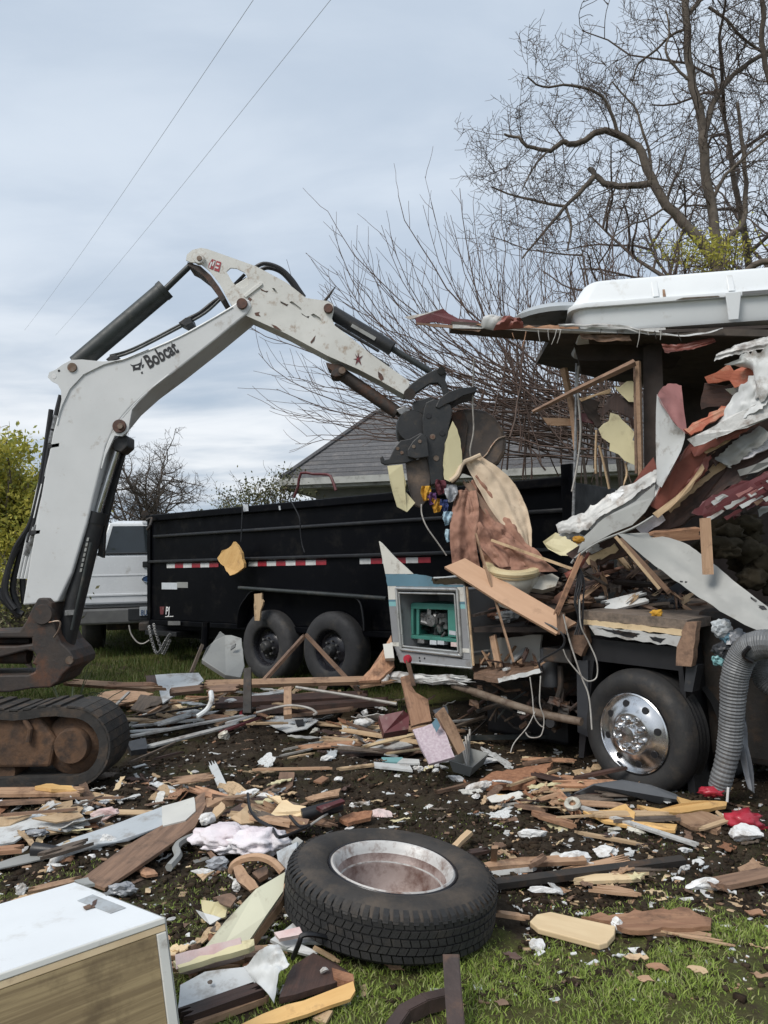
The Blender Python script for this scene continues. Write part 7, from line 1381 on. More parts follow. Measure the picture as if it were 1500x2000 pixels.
S('plank', 'cream board lying across the lower end of the green plank', 'board', 'cream_panel', .02, [(338, 1872, .09), (420, 1850, .10), (496, 1834, .11), (497, 1846, .10), (486, 1852, .10), (350, 1886, .085)], .004); S('plank', 'pinkish foam backed board under the cream board', 'board', 'foam_pink', .05, [(344, 1888, .08), (474, 1858, .09), (478, 1872, .06), (465, 1878, .05), (372, 1900, .035), (350, 1898, .05)], .006, .04)
S('sheet', 'white panel with a dark knot lying by the cabinet', 'panel', 'white_sheet', .02, [(352, 1920, .05), (400, 1896, .06), (478, 1888, .07), (505, 1915, .06), (430, 1948, .04), (346, 1978, .03)], .003); Bm('board', 'rotten dark edge board below the white panel', 'board', 'wood_dark', (346, 1990, .035), (515, 1930, .045), .05, .03, .03); Bm('board', 'tan batten on the grass below the rotten edge board', 'board', 'wood_tan', (370, 2006, .015), (525, 1946, .02), .03, .02)
chunk('knot', 'dark knob on the white panel', 'knob', 'wood_grey', 411, 1918, 5, (1, 1, .4), 0, None, .065)
mk('torn_sheet', loft(gl([(476, 1888, .09), (512, 1858, .14), (545, 1846, .15)]), gl([(536, 1962, .03), (548, 1905, .09), (566, 1885, .12)]), 14, 14, .012, 1, 4, .004, Vector((0, -.5, .8))), MAT['white_sheet'], smooth=True, label='curled white torn sheet pointing down between panel and maroon board', cat='sheet')
S('sheet', 'white panel strip wedged under the tyre', 'panel', 'white_sheet', .012, [(528, 1836, .08), (580, 1800, .1), (640, 1828, .06), (646, 1845, .05), (600, 1842, .06), (560, 1852, .06)], .004); S('sheet', 'tan edged panel strip under the tyre edge', 'panel', 'foam_pink', .015, [(535, 1822, .11), (585, 1812, .12), (592, 1826, .11), (545, 1834, .1)], .004); S('sheet', 'long white strip below the tyre edge', 'panel', 'white_sheet', .012, [(522, 1846, .06), (575, 1840, .07), (622, 1862, .04), (615, 1870, .04), (570, 1858, .05)], .004)
S('board', 'dark maroon brown board in front of the tyre', 'board', 'wood_dark', .02, [(572, 1886, .06), (612, 1862, .07), (660, 1885, .05), (690, 1908, .05), (650, 1922, .05), (545, 1952, .05)], .006); chunk('foam_piece', 'white foam bar on the maroon board', 'foam', 'foam', 596, 1940, 52, (1.0, .24, .3), 24); chunk('foam_piece', 'tiny foam bit on the maroon board corner', 'foam', 'foam', 632, 1902, 7, (1.2, .7, .8), 10, None, .06)
S('board', 'yellow orange plywood piece on the grass at the bottom', 'board', 'ply_yellow', .012, [(470, 2006, .02), (560, 1966, .04), (640, 1938, .05), (690, 1918, .06), (694, 1936, .05), (684, 1952, .04), (600, 1984, .03), (540, 2004, .02)], .006); chunk('foam_piece', 'white foam bit behind the yellow plywood', 'foam', 'foam', 668, 1964, 15, (1, .6, .7), 0); S('board', 'small tan splinter under the yellow plywood', 'board', 'wood_pale', .01, [(610, 1990, .01), (640, 1975, .02), (650, 1975, .02), (636, 2000, .01)], .006, .03); S('board', 'brown crumbled board right of the maroon board', 'board', 'chipboard', .025, [(648, 1892, .06), (690, 1905, .06), (692, 1918, .06), (672, 1918, .06), (652, 1910, .06)], .01, .03)
mk('cable', tube(smoothpts(gl([(572, 1872, .05), (585, 1840, .12), (590, 1828, .14), (610, 1826, .14), (650, 1836, .1)]), 5), .009, 6), MAT['wire_black'], smooth=True, label='black cable bent out from under the tyre', cat='cable'); Bm('stick', 'thin pale stick poking out below the tyre', 'stick', 'wood_pale', (612, 1852, .06), (668, 1884, .02), .014, .01)
S('sheet', 'cream crumpled sheet fan left of the green plank', 'sheet', 'cream_panel', .008, [(392, 1752, .06), (420, 1760, .09), (452, 1748, .09), (440, 1790, .06), (412, 1798, .04), (395, 1775, .04)], .006); S('sheet', 'small white torn sheet under the cream fan', 'sheet', 'white_sheet', .008, [(382, 1772, .03), (398, 1782, .05), (432, 1792, .06), (410, 1806, .03), (398, 1795, .03)], .006); S('board', 'brown veneer behind the cream fan', 'board', 'wood_brown', .006, [(415, 1750, .1), (450, 1740, .12), (462, 1752, .12), (450, 1770, .1)], .008, .03)
mk('bent_strip', tube(smoothpts(gl([(452, 1700, .06), (458, 1684, .1), (480, 1672, .13), (510, 1670, .14), (535, 1680, .13), (552, 1698, .1)]), 5), .018, 6), MAT['wood_tan'], smooth=True, label='arched tan trim piece in the heap left of the tyre', cat='trim'); S('board', 'curved tan plank below the arched trim', 'board', 'wood_tan', .03, [(455, 1690, .10), (470, 1682, .11), (505, 1728, .08), (488, 1735, .06), (462, 1715, .07)], .005); S('board', 'brown splinters inside the arched trim', 'board', 'wood_brown', .02, [(492, 1700, .06), (520, 1690, .07), (522, 1702, .07), (505, 1712, .05)], .012, .03)
S('sheet', 'smooth grey panel standing behind the tyre left side', 'panel', 'grey_blue', .01, [(540, 1660, .12), (562, 1648, .16), (580, 1640, .18), (576, 1680, .12), (560, 1708, .08), (545, 1690, .08)], .002); S('sheet', 'small grey panel corner above the tyre left side', 'panel', 'grey_panel', .01, [(568, 1640, .16), (580, 1630, .18), (592, 1638, .17), (578, 1652, .15)], .003)
S('board', 'tan cardboard box side in the heap', 'cardboard', 'wood_tan', .01, [(402, 1562, .12), (470, 1548, .14), (492, 1552, .14), (458, 1562, .14)], .004); S('board', 'front flap of the tan cardboard in the heap', 'cardboard', 'wood_tan', .01, [(402, 1563, .12), (457, 1563, .135), (455, 1576, .09), (404, 1580, .08)], .004); S('board', 'pale folded cardboard in the middle of the heap', 'cardboard', 'wood_pale', .008, [(484, 1568, .14), (510, 1580, .13), (496, 1602, .1), (470, 1608, .09), (450, 1600, .09), (470, 1590, .11)], .006)
S('board', 'cream splintered board at the back of the heap', 'board', 'ply_cream', .012, [(510, 1548, .14), (560, 1562, .14), (606, 1580, .12), (596, 1592, .1), (570, 1588, .1), (540, 1590, .1), (522, 1592, .1), (545, 1572, .12)], .012, .03); S('board', 'brown sheet under the cream splintered board', 'board', 'wood_brown', .008, [(508, 1588, .1), (560, 1592, .1), (604, 1600, .1), (596, 1616, .08), (560, 1624, .07), (520, 1616, .08)], .006); S('board', 'dark brown veneer at the left of the heap', 'board', 'wood_dark', .008, [(470, 1572, .11), (495, 1572, .11), (480, 1590, .08), (440, 1588, .08)], .006); S('board', 'pale slatted scrap beside the white pad', 'board', 'wood_pale', .01, [(405, 1595, .1), (432, 1572, .12), (440, 1580, .12), (415, 1605, .09)], .008, .03)
chunk('foam_piece', 'white foam lump at the back of the heap', 'foam', 'foam', 488, 1556, 18, (1.1, .6, .5), 10, None, .1); chunk('foam_piece', 'white foam bar right of the foam lump in the heap', 'foam', 'foam', 512, 1562, 16, (1.2, .4, .4), -15, None, .11); chunk('foam_piece', 'white foam corner on the insulation pad', 'foam', 'foam', 405, 1608, 14, (1, .8, .8), 30, None, .08)
mk('cable', tube(smoothpts(gl([(484, 1552, .17), (488, 1575, .16), (502, 1596, .15), (530, 1612, .14), (545, 1635, .13), (580, 1622, .12), (604, 1608, .12), (585, 1610, .13), (566, 1590, .14)]), 5), .008, 6), MAT['wire_black'], smooth=True, label='black cable curling over the heap left of the tyre', cat='cable'); mk('tube', tube(gl([(590, 1594, .10), (668, 1578, .12)]), .035, 12), MAT['wire_black'], smooth=True, label='black pipe lying behind the heap', cat='tube'); mk('cable', tube(smoothpts(gl([(600, 1612, .1), (630, 1598, .1), (655, 1590, .08), (665, 1600, .06)]), 5), .006, 6), MAT['wire_white'], smooth=True, label='pale wire coil right of the heap', cat='cable')
S('board', 'orange chipboard strip behind the tyre', 'board', 'chipboard', .02, [(662, 1605, .05), (690, 1592, .06), (728, 1592, .06), (724, 1602, .05), (680, 1614, .04)], .01, .03); S('board', 'maroon strip on the black pipe', 'strip', 'maroon', .02, [(618, 1578, .15), (668, 1565, .16), (674, 1570, .15), (630, 1584, .14)], .004); chunk('foam_piece', 'grey white rubble lump behind the tyre', 'foam', 'foam_pink', 745, 1602, 18, (1.2, .6, .5), -20)
chunk('foam_piece', 'white foam wedge on the turf left of the heap', 'foam', 'foam', 402, 1712, 22, (1.1, .35, .35), -8); chunk('foam_piece', 'small foam cube left of the arched trim', 'foam', 'foam', 463, 1732, 9, (1, 1, .9), 20); S('board', 'tan crumpled strip on the turf left of the heap', 'board', 'wood_pale', .008, [(380, 1700, .02), (400, 1706, .03), (420, 1700, .03), (396, 1716, .02)], .008, .03); crumple('film_wad', 'grey film wad below the pink pad', 'film', GZ(425, 1684, .04), .045, 'plastic_film', 61, (1.1, .6, .7)); mk('bent_strip', tube(smoothpts(gl([(395, 1626, .04), (365, 1636, .04), (345, 1650, .05), (348, 1668, .04), (330, 1690, .03)]), 5), [.02]*21, 6), MAT['grey_panel'], smooth=True, label='bent grey trim strip left of the insulation pads', cat='trim'); S('board', 'reddish brown batten under the insulation pads', 'board', 'wood_brown', .02, [(374, 1620, .05), (384, 1622, .06), (425, 1672, .05), (412, 1672, .04)], .006, .05); S('board', 'orange wood bit on the turf by the brown board', 'board', 'wood_orange', .012, [(262, 1690, .02), (290, 1690, .03), (308, 1702, .02), (285, 1706, .02)], .01, .03); crumple('film_wad', 'crinkled grey sheet scrap at the lower end of the brown board', 'sheet', GZ(240, 1732, .03), .05, 'plastic_film', 63, (1.2, .6, .5))
# ---- middle ground
board_up = [(783, 1322, 5.35), (799, 1318, 5.38), (803, 1338, 5.33), (812, 1352, 5.3), (836, 1366, 5.28), (843, 1408, 5.15), (804, 1418, 5.12), (795, 1375, 5.22)]
slab('board', PV(board_up), .025, 'wood_orange', None, .004, .06, 5, label='orange brown broken board standing upright before the generator bay', cat='board')
tile = slab('tile_panel', PV([(806, 1425, 5.1), (862, 1408, 5.12), (874, 1440, 5.02), (888, 1478, 4.9), (860, 1486, 4.88), (838, 1492, 4.86), (822, 1462, 4.95)]), .02, 'lavender_tile', None, .004, .05, 6, label='lavender speckled panel leaning on the upright board', cat='panel'); slab('backing_board', PV([(864, 1409, 5.13), (882, 1404, 5.16), (898, 1440, 5.06), (906, 1476, 4.94), (890, 1480, 4.92), (877, 1444, 5.03)]), .05, 'wood_tan', tile, .004); slab('backing_board', PV([(852, 1420, 5.095), (862, 1412, 5.105), (866, 1424, 5.06), (856, 1434, 5.04)]), .004, 'rv_blue', tile, .003, .02)
slab('box', PV([(740, 1398, 5.5), (788, 1388, 5.5), (800, 1396, 5.52), (798, 1424, 5.45), (750, 1432, 5.42)]), .12, 'maroon', None, .003, .1, 3, label='maroon plastic box left of the upright board', cat='box'); S('sheet', 'white label flap on the maroon box', 'label', 'white_sheet', .004, [(738, 1400, .07), (750, 1397, .07), (752, 1408, .05), (741, 1410, .05)], .002)
def tray():
    c = GZ(915, 1492, .03); T = empty('plastic_tray', c, 'pale grey plastic tray full of sticks by the lavender panel', 'tray'); fr = frame_from(GZ(942, 1470)-GZ(890, 1502), Vector((-.15, -.55, .8)))
    def q(a, b, z): return c+fr @ Vector((a, b, z))
    V = [q(-.12, -.06, -.02), q(.12, -.06, -.02), q(.12, .06, -.02), q(-.12, .06, -.02), q(-.15, -.085, .06), q(.15, -.085, .06), q(.15, .085, .06), q(-.15, .085, .06)]; Vi = [v+fr @ Vector((0, 0, .008)) for v in [q(-.112, -.052, -.02), q(.112, -.052, -.02), q(.112, .052, -.02), q(-.112, .052, -.02)]]+[q(-.14, -.075, .06), q(.14, -.075, .06), q(.14, .075, .06), q(-.14, .075, .06)]
    F = [(0, 3, 2, 1), (0, 1, 5, 4), (1, 2, 6, 5), (2, 3, 7, 6), (3, 0, 4, 7), (8, 9, 10, 11), (8, 12, 13, 9), (9, 13, 14, 10), (10, 14, 15, 11), (11, 15, 12, 8), (4, 5, 13, 12), (5, 6, 14, 13), (6, 7, 15, 14), (7, 4, 12, 15)]
    mk('shell', (V+Vi, F), MAT['grey_panel'], T)
    for k in range(6): mk('stick', tube([q(-.08+.03*k, -.03+.012*k, 0), q(-.02+.05*k, .05+.01*k, .12+.02*(k % 3))], .008, 5), MAT['wire_white'], T)
tray()
chunk('foam_piece', 'white foam arch at the foot of the lavender panel', 'foam', 'foam', 858, 1483, 22, (1, .5, .55), 5, None, .02); S('frame', 'teal and white plastic frame on the mud', 'frame', 'rv_teal', .012, [(745, 1478, .05), (786, 1476, .05), (790, 1486, .04), (748, 1487, .04)], .003); S('frame', 'white plastic frame beside the teal frame', 'frame', 'white_sheet', .012, [(786, 1478, .05), (818, 1480, .05), (820, 1488, .04), (775, 1492, .04)], .004); S('sheet', 'white board lying in front of the teal frame', 'sheet', 'white_sheet', .015, [(730, 1491, .04), (800, 1494, .04), (806, 1504, .03), (732, 1502, .03)], .004)
for k in range(9): chunk('foam_piece', 'broken white foam crumb in the row left of the tray', 'foam', 'foam', 795+k*9+rnd.uniform(-4, 4), 1500+rnd.uniform(-5, 7), rnd.uniform(5, 9), (1, .7, .6), rnd.uniform(0, 90), 'foam crumbs left of the tray')
S('sheet', 'white torn sheet with a dark hole on the mud left of the maroon box', 'sheet', 'white_sheet', .008, [(508, 1408, .04), (535, 1396, .05), (590, 1396, .05), (622, 1404, .05), (600, 1420, .04), (560, 1428, .03), (520, 1416, .03)], .005); S('patch', 'dark patch on the white torn sheet', 'patch', 'ink_black', .003, [(576, 1409, .057), (592, 1408, .057), (594, 1414, .054), (580, 1416, .054)], .001)
Bm('stick', 'long white stick crossing the mud below the maroon box', 'stick', 'wire_white', (552, 1462, .03), (745, 1422, .05), .022, .014); Bm('stick', 'short white stick below the long white stick', 'stick', 'wire_white', (545, 1474, .02), (618, 1458, .03), .018, .012); Bm('stick', 'lower pale stick at the mud centre', 'stick', 'wood_pale', (560, 1478, .02), (616, 1468, .02), .016, .012); Bm('stick', 'thin tan batten across the mud middle', 'stick', 'wood_tan', (490, 1500, .03), (652, 1497, .04), .035, .015); Bm('stick', 'pale batten continuing right of the tan batten', 'stick', 'wood_pale', (655, 1500, .03), (735, 1497, .03), .03, .015)
slab('board', gl([(546, 1505, .04), (575, 1507, .04), (572, 1532, .02), (560, 1543, .02), (540, 1545, .02)]), .02, 'wood_brown', None, .004, .05, 4, label='short brown board standing below the tan batten', cat='board'); S('board', 'tan torn sheet lying above the tyre heap', 'board', 'wood_tan', .01, [(596, 1556, .03), (630, 1545, .04), (666, 1536, .04), (662, 1550, .03), (604, 1560, .02)], .005); S('board', 'orange wood chip right of the short brown board', 'chip', 'wood_orange', .01, [(612, 1522, .02), (630, 1512, .03), (642, 1516, .03), (628, 1526, .02)], .004); chunk('foam_piece', 'white foam chip right of the orange chip', 'foam', 'foam', 664, 1524, 10, (1, .7, .6), 20)
crumple('film_wad', 'white crumpled lamp fitting above the long white stick', 'fitting', GZ(712, 1412, .06), .07, 'foam', 71, (1.1, .7, .5)); chunk('foam_piece', 'white knob hanging above the crumpled fitting', 'foam', 'foam', 713, 1398, 8, (1, 1, .9), 0, None, .08); chunk('foam_piece', 'cream rubble on the mud left of the long stick', 'foam', 'toilet_white', 617, 1430, 10, (1.2, .8, .6), 15); chunk('foam_piece', 'small cream rubble left of the cream rubble', 'foam', 'toilet_white', 440, 1440, 13, (1, .7, .6), -10)
S('sheet', 'crinkled white strips behind the lavender panel', 'sheet', 'torn_alum', .012, [(708, 1452, .05), (750, 1440, .06), (790, 1444, .06), (806, 1452, .05), (770, 1458, .05), (720, 1458, .04)], .01, .04); S('board', 'dark maroon board under the crinkled strips', 'board', 'wood_dark', .02, [(640, 1468, .02), (720, 1456, .04), (808, 1455, .04), (800, 1465, .03), (690, 1474, .02)], .006)
slab('sheet', PV([(303, 1318, 6.75), (345, 1315, 6.8), (388, 1314, 6.8), (398, 1328, 6.65), (382, 1342, 6.5), (356, 1348, 6.42), (318, 1373, 6.2)]), .012, 'white_sheet', None, .003, .1, 3, label='large white sheet propped up right of the crawler track', cat='sheet'); slab('board', PV([(284, 1320, 6.85), (302, 1318, 6.8), (310, 1345, 6.5), (290, 1345, 6.6)]), .02, 'wood_dark', None, .004, .05, 3, label='dark board end behind the propped white sheet', cat='board'); Bm('stick', 'black strap end on the propped white sheet', 'strap', 'wire_black', (376, 1340, .22), (400, 1338, .22), .04, .02, 0)
def long_board(a, b, w, t, m, lb, br=.03): SEED[0] += 1; return beam('board', P(*a), P(*b), w, t, m, None, br, SEED[0], Vector((0, -.5, .8)), label=lb, cat='board')
long_board((395, 1337, 6.35), (745, 1328, 6.5), .07, .035, 'wood_tan', 'long tan board raised across the heap in front of the trailer wheels'); long_board((120, 1332, 6.5), (330, 1346, 6.3), .06, .03, 'wood_tan', 'long splintered tan board left of the propped white sheet', .12); long_board((200, 1340, 6.4), (310, 1338, 6.35), .05, .03, 'wood_orange', 'splintered orange board beside the propped white sheet', .08); long_board((400, 1347, 6.3), (470, 1343, 6.3), .08, .02, 'wood_brown', 'brown board under the raised tan board'); long_board((330, 1352, 6.2), (398, 1345, 6.3), .07, .03, 'wood_brown', 'brown frame piece below the propped white sheet')
long_board((562, 1345, 6.3), (562, 1400, 5.9), .06, .04, 'wood_tan', 'short tan leg under the raised tan board', 0); slab('steel_post', PV([(476, 1305, 6.2), (490, 1303, 6.2), (490, 1392, 5.95), (474, 1392, 5.95)]), .04, 'chassis', None, 0, .1, 2, label='black steel post standing in the heap', cat='post'); mk('eye_bolt', tube([GZ(478+8*math.cos(t), 1392+6*math.sin(t), .05) for t in [6.283*k/10 for k in range(11)]], .012, 6, False), MAT['reflect_red'], label='small red ring at the foot of the black post', cat='ring')
SEED[0] += 1; beam('stick', P(503, 1343, 6.6), P(596, 1240, 7.0), .035, .03, 'wood_brown', None, .02, 3, label='brown stick slanting up from the heap to the trailer wheels', cat='stick'); beam('stick', P(596, 1238, 7.0), P(706, 1356, 6.5), .03, .025, 'wood_brown', None, .02, 4, label='brown stick slanting down over the rear trailer wheel', cat='stick')
pan = slab('panel', PV([(430, 1232, 7.9), (440, 1240, 7.9), (452, 1240, 7.9), (472, 1246, 7.85), (478, 1300, 7.5), (470, 1323, 7.35), (440, 1318, 7.35), (394, 1288, 7.45), (404, 1264, 7.6), (418, 1252, 7.8)]), .05, 'grey_panel', None, .003, .1, 2, label='grey moulded panel leaning against the front trailer tyre', cat='panel', bev=.006); slab('edge_strip', PV([(392, 1290, 7.42), (398, 1288, 7.42), (444, 1320, 7.32), (438, 1324, 7.31)]), .03, 'wood_grey', pan, 0); slab('handle', PV([(440, 1255, 7.74), (448, 1257, 7.73), (447, 1265, 7.69), (439, 1262, 7.7)]), .01, 'truck_grey', pan, 0)
for k, (a, b, w, m, lb) in enumerate((((252, 1442, .04), (485, 1394, .06), .05, 'torn_alum', 'long grey metal strip in the heap right of the track'), ((285, 1458, .03), (470, 1412, .05), .06, 'torn_alum', 'grey torn metal strip below the long grey strip'), ((255, 1418, .06), (400, 1404, .07), .04, 'torn_alum', 'pale grey strip at the top of the strip heap'), ((262, 1402, .08), (430, 1372, .12), .035, 'chassis', 'black rail lying behind the strip heap'), ((250, 1432, .05), (345, 1420, .06), .03, 'white_sheet', 'short white strip beside the track end'), ((430, 1428, .05), (508, 1408, .06), .07, 'maroon', 'maroon bar at the right end of the strip heap'), ((440, 1412, .09), (500, 1402, .09), .04, 'white_sheet', 'white strip on the maroon bar'), ((250, 1488, .02), (345, 1448, .03), .012, 'wood_grey', 'thin grey stick in the mud below the strip heap'), ((300, 1480, .02), (360, 1465, .02), .05, 'wood_dark', 'dark board sunk in the mud below the strips'), ((352, 1385, .1), (440, 1370, .12), .02, 'torn_alum', 'thin grey rod above the strip heap'))):
    Bm('metal_strip', lb, 'strip', m, a, b, w, .015, .03)
S('sheet', 'dark grey torn block at the track end', 'block', 'dark_plastic', .06, [(248, 1450, .06), (284, 1442, .07), (288, 1462, .04), (256, 1466, .04)], .006); S('board', 'light brown board sheet behind the track', 'board', 'wood_tan', .015, [(172, 1372, .1), (200, 1352, .13), (250, 1346, .15), (300, 1352, .14), (270, 1366, .1), (220, 1380, .08)], .006); S('board', 'grey brown board sheet right of the track top', 'board', 'wood_grey', .015, [(255, 1385, .08), (275, 1355, .14), (320, 1360, .14), (335, 1378, .1), (300, 1395, .07)], .006); Bm('stick', 'white stick slanting over the grey brown board', 'stick', 'wire_white', (222, 1380, .15), (252, 1352, .2), .025, .015, 0)
S('board', 'orange wood stub beside the dark block', 'board', 'wood_orange', .03, [(262, 1398, .06), (275, 1392, .07), (286, 1398, .07), (276, 1404, .06)], .006, .03); Bm('stick', 'orange stick below the propped white sheet', 'stick', 'wood_tan', (286, 1398, .06), (318, 1380, .1), .025, .015); mk('bent_strip', tube(smoothpts([P(412, 1352, 6.1), P(413, 1368, 6.0), P(404, 1386, 5.95), P(385, 1400, 5.9)], 6), [.02]*19, 8), MAT['white_sheet'], smooth=True, label='curved white trim hanging below the raised board', cat='trim')
mk('rod', tube([P(578, 1342, 6.3), P(680, 1358, 6.1), P(775, 1375, 5.9)], .012, 6), MAT['wire_white'], label='thin white rod slanting below the raised tan board', cat='rod'); mk('cable', tube(smoothpts([P(500, 1392, 5.9), P(560, 1378, 5.95), P(600, 1382, 5.9), P(618, 1392, 5.8), P(612, 1396, 5.8)], 5), .009, 6), MAT['wire_white'], smooth=True, label='white cable looped under the raised board', cat='cable'); Bm('board', 'brown board on the mud under the raised tan board', 'board', 'wood_brown', (560, 1396, .06), (690, 1390, .08), .1, .02); Bm('board', 'dark beam lying in the shade under the raised board', 'board', 'wood_dark', (500, 1385, .1), (760, 1372, .12), .12, .05); Bm('board', 'second dark beam behind the shaded beam', 'board', 'wood_dark', (420, 1372, .12), (720, 1358, .15), .14, .05)
Bm('rod', 'grey rod behind the lavender panel', 'rod', 'rust_pipe', (850, 1430, .08), (952, 1396, .14), .03, .02); Bm('rod', 'white red edged strip behind the tray', 'strip', 'torn_alum', (870, 1408, .12), (955, 1400, .12), .03, .012); Bm('rod', 'thin dark rod right of the tray', 'rod', 'chassis', (905, 1455, .04), (955, 1400, .14), .012, .012); Bm('rod', 'grey pipe lying in the shade below the tail pipe', 'rod', 'hyd_grey', (905, 1440, .05), (1100, 1440, .06), .03, .03, 0); S('sheet', 'clear grey film scrap behind the upright board', 'film', 'plastic_film', .006, [(845, 1388, .14), (872, 1376, .18), (876, 1392, .14), (856, 1400, .12)], .006)
slab('board', PV([(700, 1330, 6.0), (730, 1300, 6.3), (752, 1262, 6.4), (764, 1240, 6.45), (770, 1300, 6.2), (740, 1328, 6.0)]), .02, 'wood_orange', None, .006, .06, 3, label='orange board wedged left of the generator bay', cat='board'); slab('pipe_stub', PV([(748, 1258, 6.2), (766, 1256, 6.2), (770, 1285, 6.15), (752, 1286, 6.15)]), .08, 'rv_white', None, 0, .1, 1, label='white stub beside the lower left bay corner', cat='stub'); Bm('board', 'tan board under the bay left corner', 'board', 'wood_tan', (700, 1342, .22), (775, 1325, .28), .1, .02); chunk('foam_piece', 'white lump below the bay left corner', 'foam', 'foam', 752, 1332, 10, (1, .8, 1), 0, None, .25)
# ---- right side
D1 = [(1112, 1552, .0), (1160, 1530, .1), (1215, 1522, .12), (1270, 1532, .1), (1320, 1550, .06), (1334, 1560, .04), (1330, 1568, .0), (1290, 1568, .0), (1240, 1556, .02), (1180, 1556, .0)]
S('fender_flare', 'curved dark plastic fender flare below the chrome wheel', 'fender', 'grey_plastic', .012, D1, .0); Bm('strip', 'thin grey chrome strip before the fender flare', 'strip', 'aluminium', (1148, 1558, .02), (1225, 1558, .02), .012, .006, 0)
S('board', 'yellow foam board lying below the fender flare', 'board', 'ply_yellow', .02, [(1244, 1568, .04), (1290, 1576, .04), (1330, 1565, .06), (1322, 1552, .07), (1350, 1560, .06), (1420, 1562, .05), (1418, 1570, .04), (1330, 1584, .03), (1270, 1582, .03)], .005); S('board', 'torn yellow board on the mud right of the sticks', 'board', 'ply_yellow', .015, [(1138, 1580, .04), (1190, 1578, .05), (1222, 1566, .06), (1240, 1582, .06), (1238, 1600, .05), (1322, 1606, .04), (1318, 1622, .03), (1240, 1612, .03), (1180, 1600, .03)], .008)
Bm('metal_strip', 'long grey metal strip slanting across the torn yellow board', 'strip', 'torn_alum', (1132, 1572, .05), (1366, 1648, .03), .03, .012); Bm('stick', 'white bent stick beside the duct foot', 'stick', 'ink_white', (1422, 1535, .12), (1420, 1562, .04), .012, .012, 0); S('board', 'tan splintered board behind the red cloth', 'board', 'wood_tan', .02, [(1310, 1590, .03), (1370, 1580, .05), (1420, 1600, .04), (1400, 1620, .03), (1350, 1612, .03)], .012, .04); Bm('board', 'curled pale strip in front of the splintered board', 'strip', 'wood_pale', (1360, 1620, .03), (1432, 1600, .05), .03, .01)
crumple('red_cloth', 'crumpled red plastic bag at the right edge', 'bag', GZ(1452, 1602, .05), .085, 'red_plastic', 81, (1.0, .8, .55)); Bm('board', 'red plastic strip lying right of the red bag', 'strip', 'red_plastic', (1450, 1618, .03), (1500, 1610, .03), .04, .012); S('board', 'chipboard sheet crumbling left of the chrome wheel', 'board', 'chipboard', .03, [(930, 1525, .03), (960, 1505, .05), (1020, 1498, .06), (1080, 1494, .06), (1060, 1510, .05), (1035, 1530, .03), (950, 1532, .03)], .012, .03)
for k, (a, b, w, m, lb) in enumerate((((1080, 1536, .05), (1128, 1588, .03), .05, 'wood_orange', 'orange splintered stick left of the torn yellow board'), ((1045, 1560, .03), (1100, 1545, .06), .03, 'wood_tan', 'tan stick crossing the orange splintered stick'), ((1050, 1545, .03), (1068, 1535, .06), .05, 'wood_tan', 'short tan stub left of the crossing stick'), ((1000, 1572, .02), (1070, 1578, .02), .06, 'wood_brown', 'flat brown board below the sticks'), ((850, 1546, .02), (920, 1528, .03), .02, 'wood_brown', 'brown stick left of the chipboard sheet'), ((1110, 1520, .06), (1225, 1498, .12), .03, 'wood_dark', 'dark maroon strip pointing at the chrome wheel'), ((1040, 1508, .06), (1120, 1528, .04), .06, 'wood_dark', 'dark board right of the chipboard sheet'), ((1020, 1490, .05), (1080, 1486, .05), .04, 'wood_brown', 'brown strip above the chipboard sheet'), ((1120, 1540, .03), (1180, 1552, .03), .03, 'wood_dark', 'dark strip before the fender flare'))):
    Bm('stick', lb, 'stick', m, a, b, w, .018, .04)
S('sheet', 'pale yellow foam flake on the mud left of the sticks', 'flake', 'ply_yellow', .01, [(952, 1552, .02), (980, 1552, .02), (1004, 1552, .02), (998, 1560, .01), (975, 1562, .01)], .006, .03); Bm('stick', 'white stick below the pale yellow flake', 'stick', 'wire_white', (965, 1572, .01), (1020, 1566, .02), .03, .012); mk('pipe_ring', tube([GZ(1118+12*math.cos(t), 1566+9*math.sin(t), .06) for t in [6.283*k/12 for k in range(13)]], .014, 6, False), MAT['toilet_white'], smooth=True, label='small cream pipe ring beside the orange stick', cat='ring')
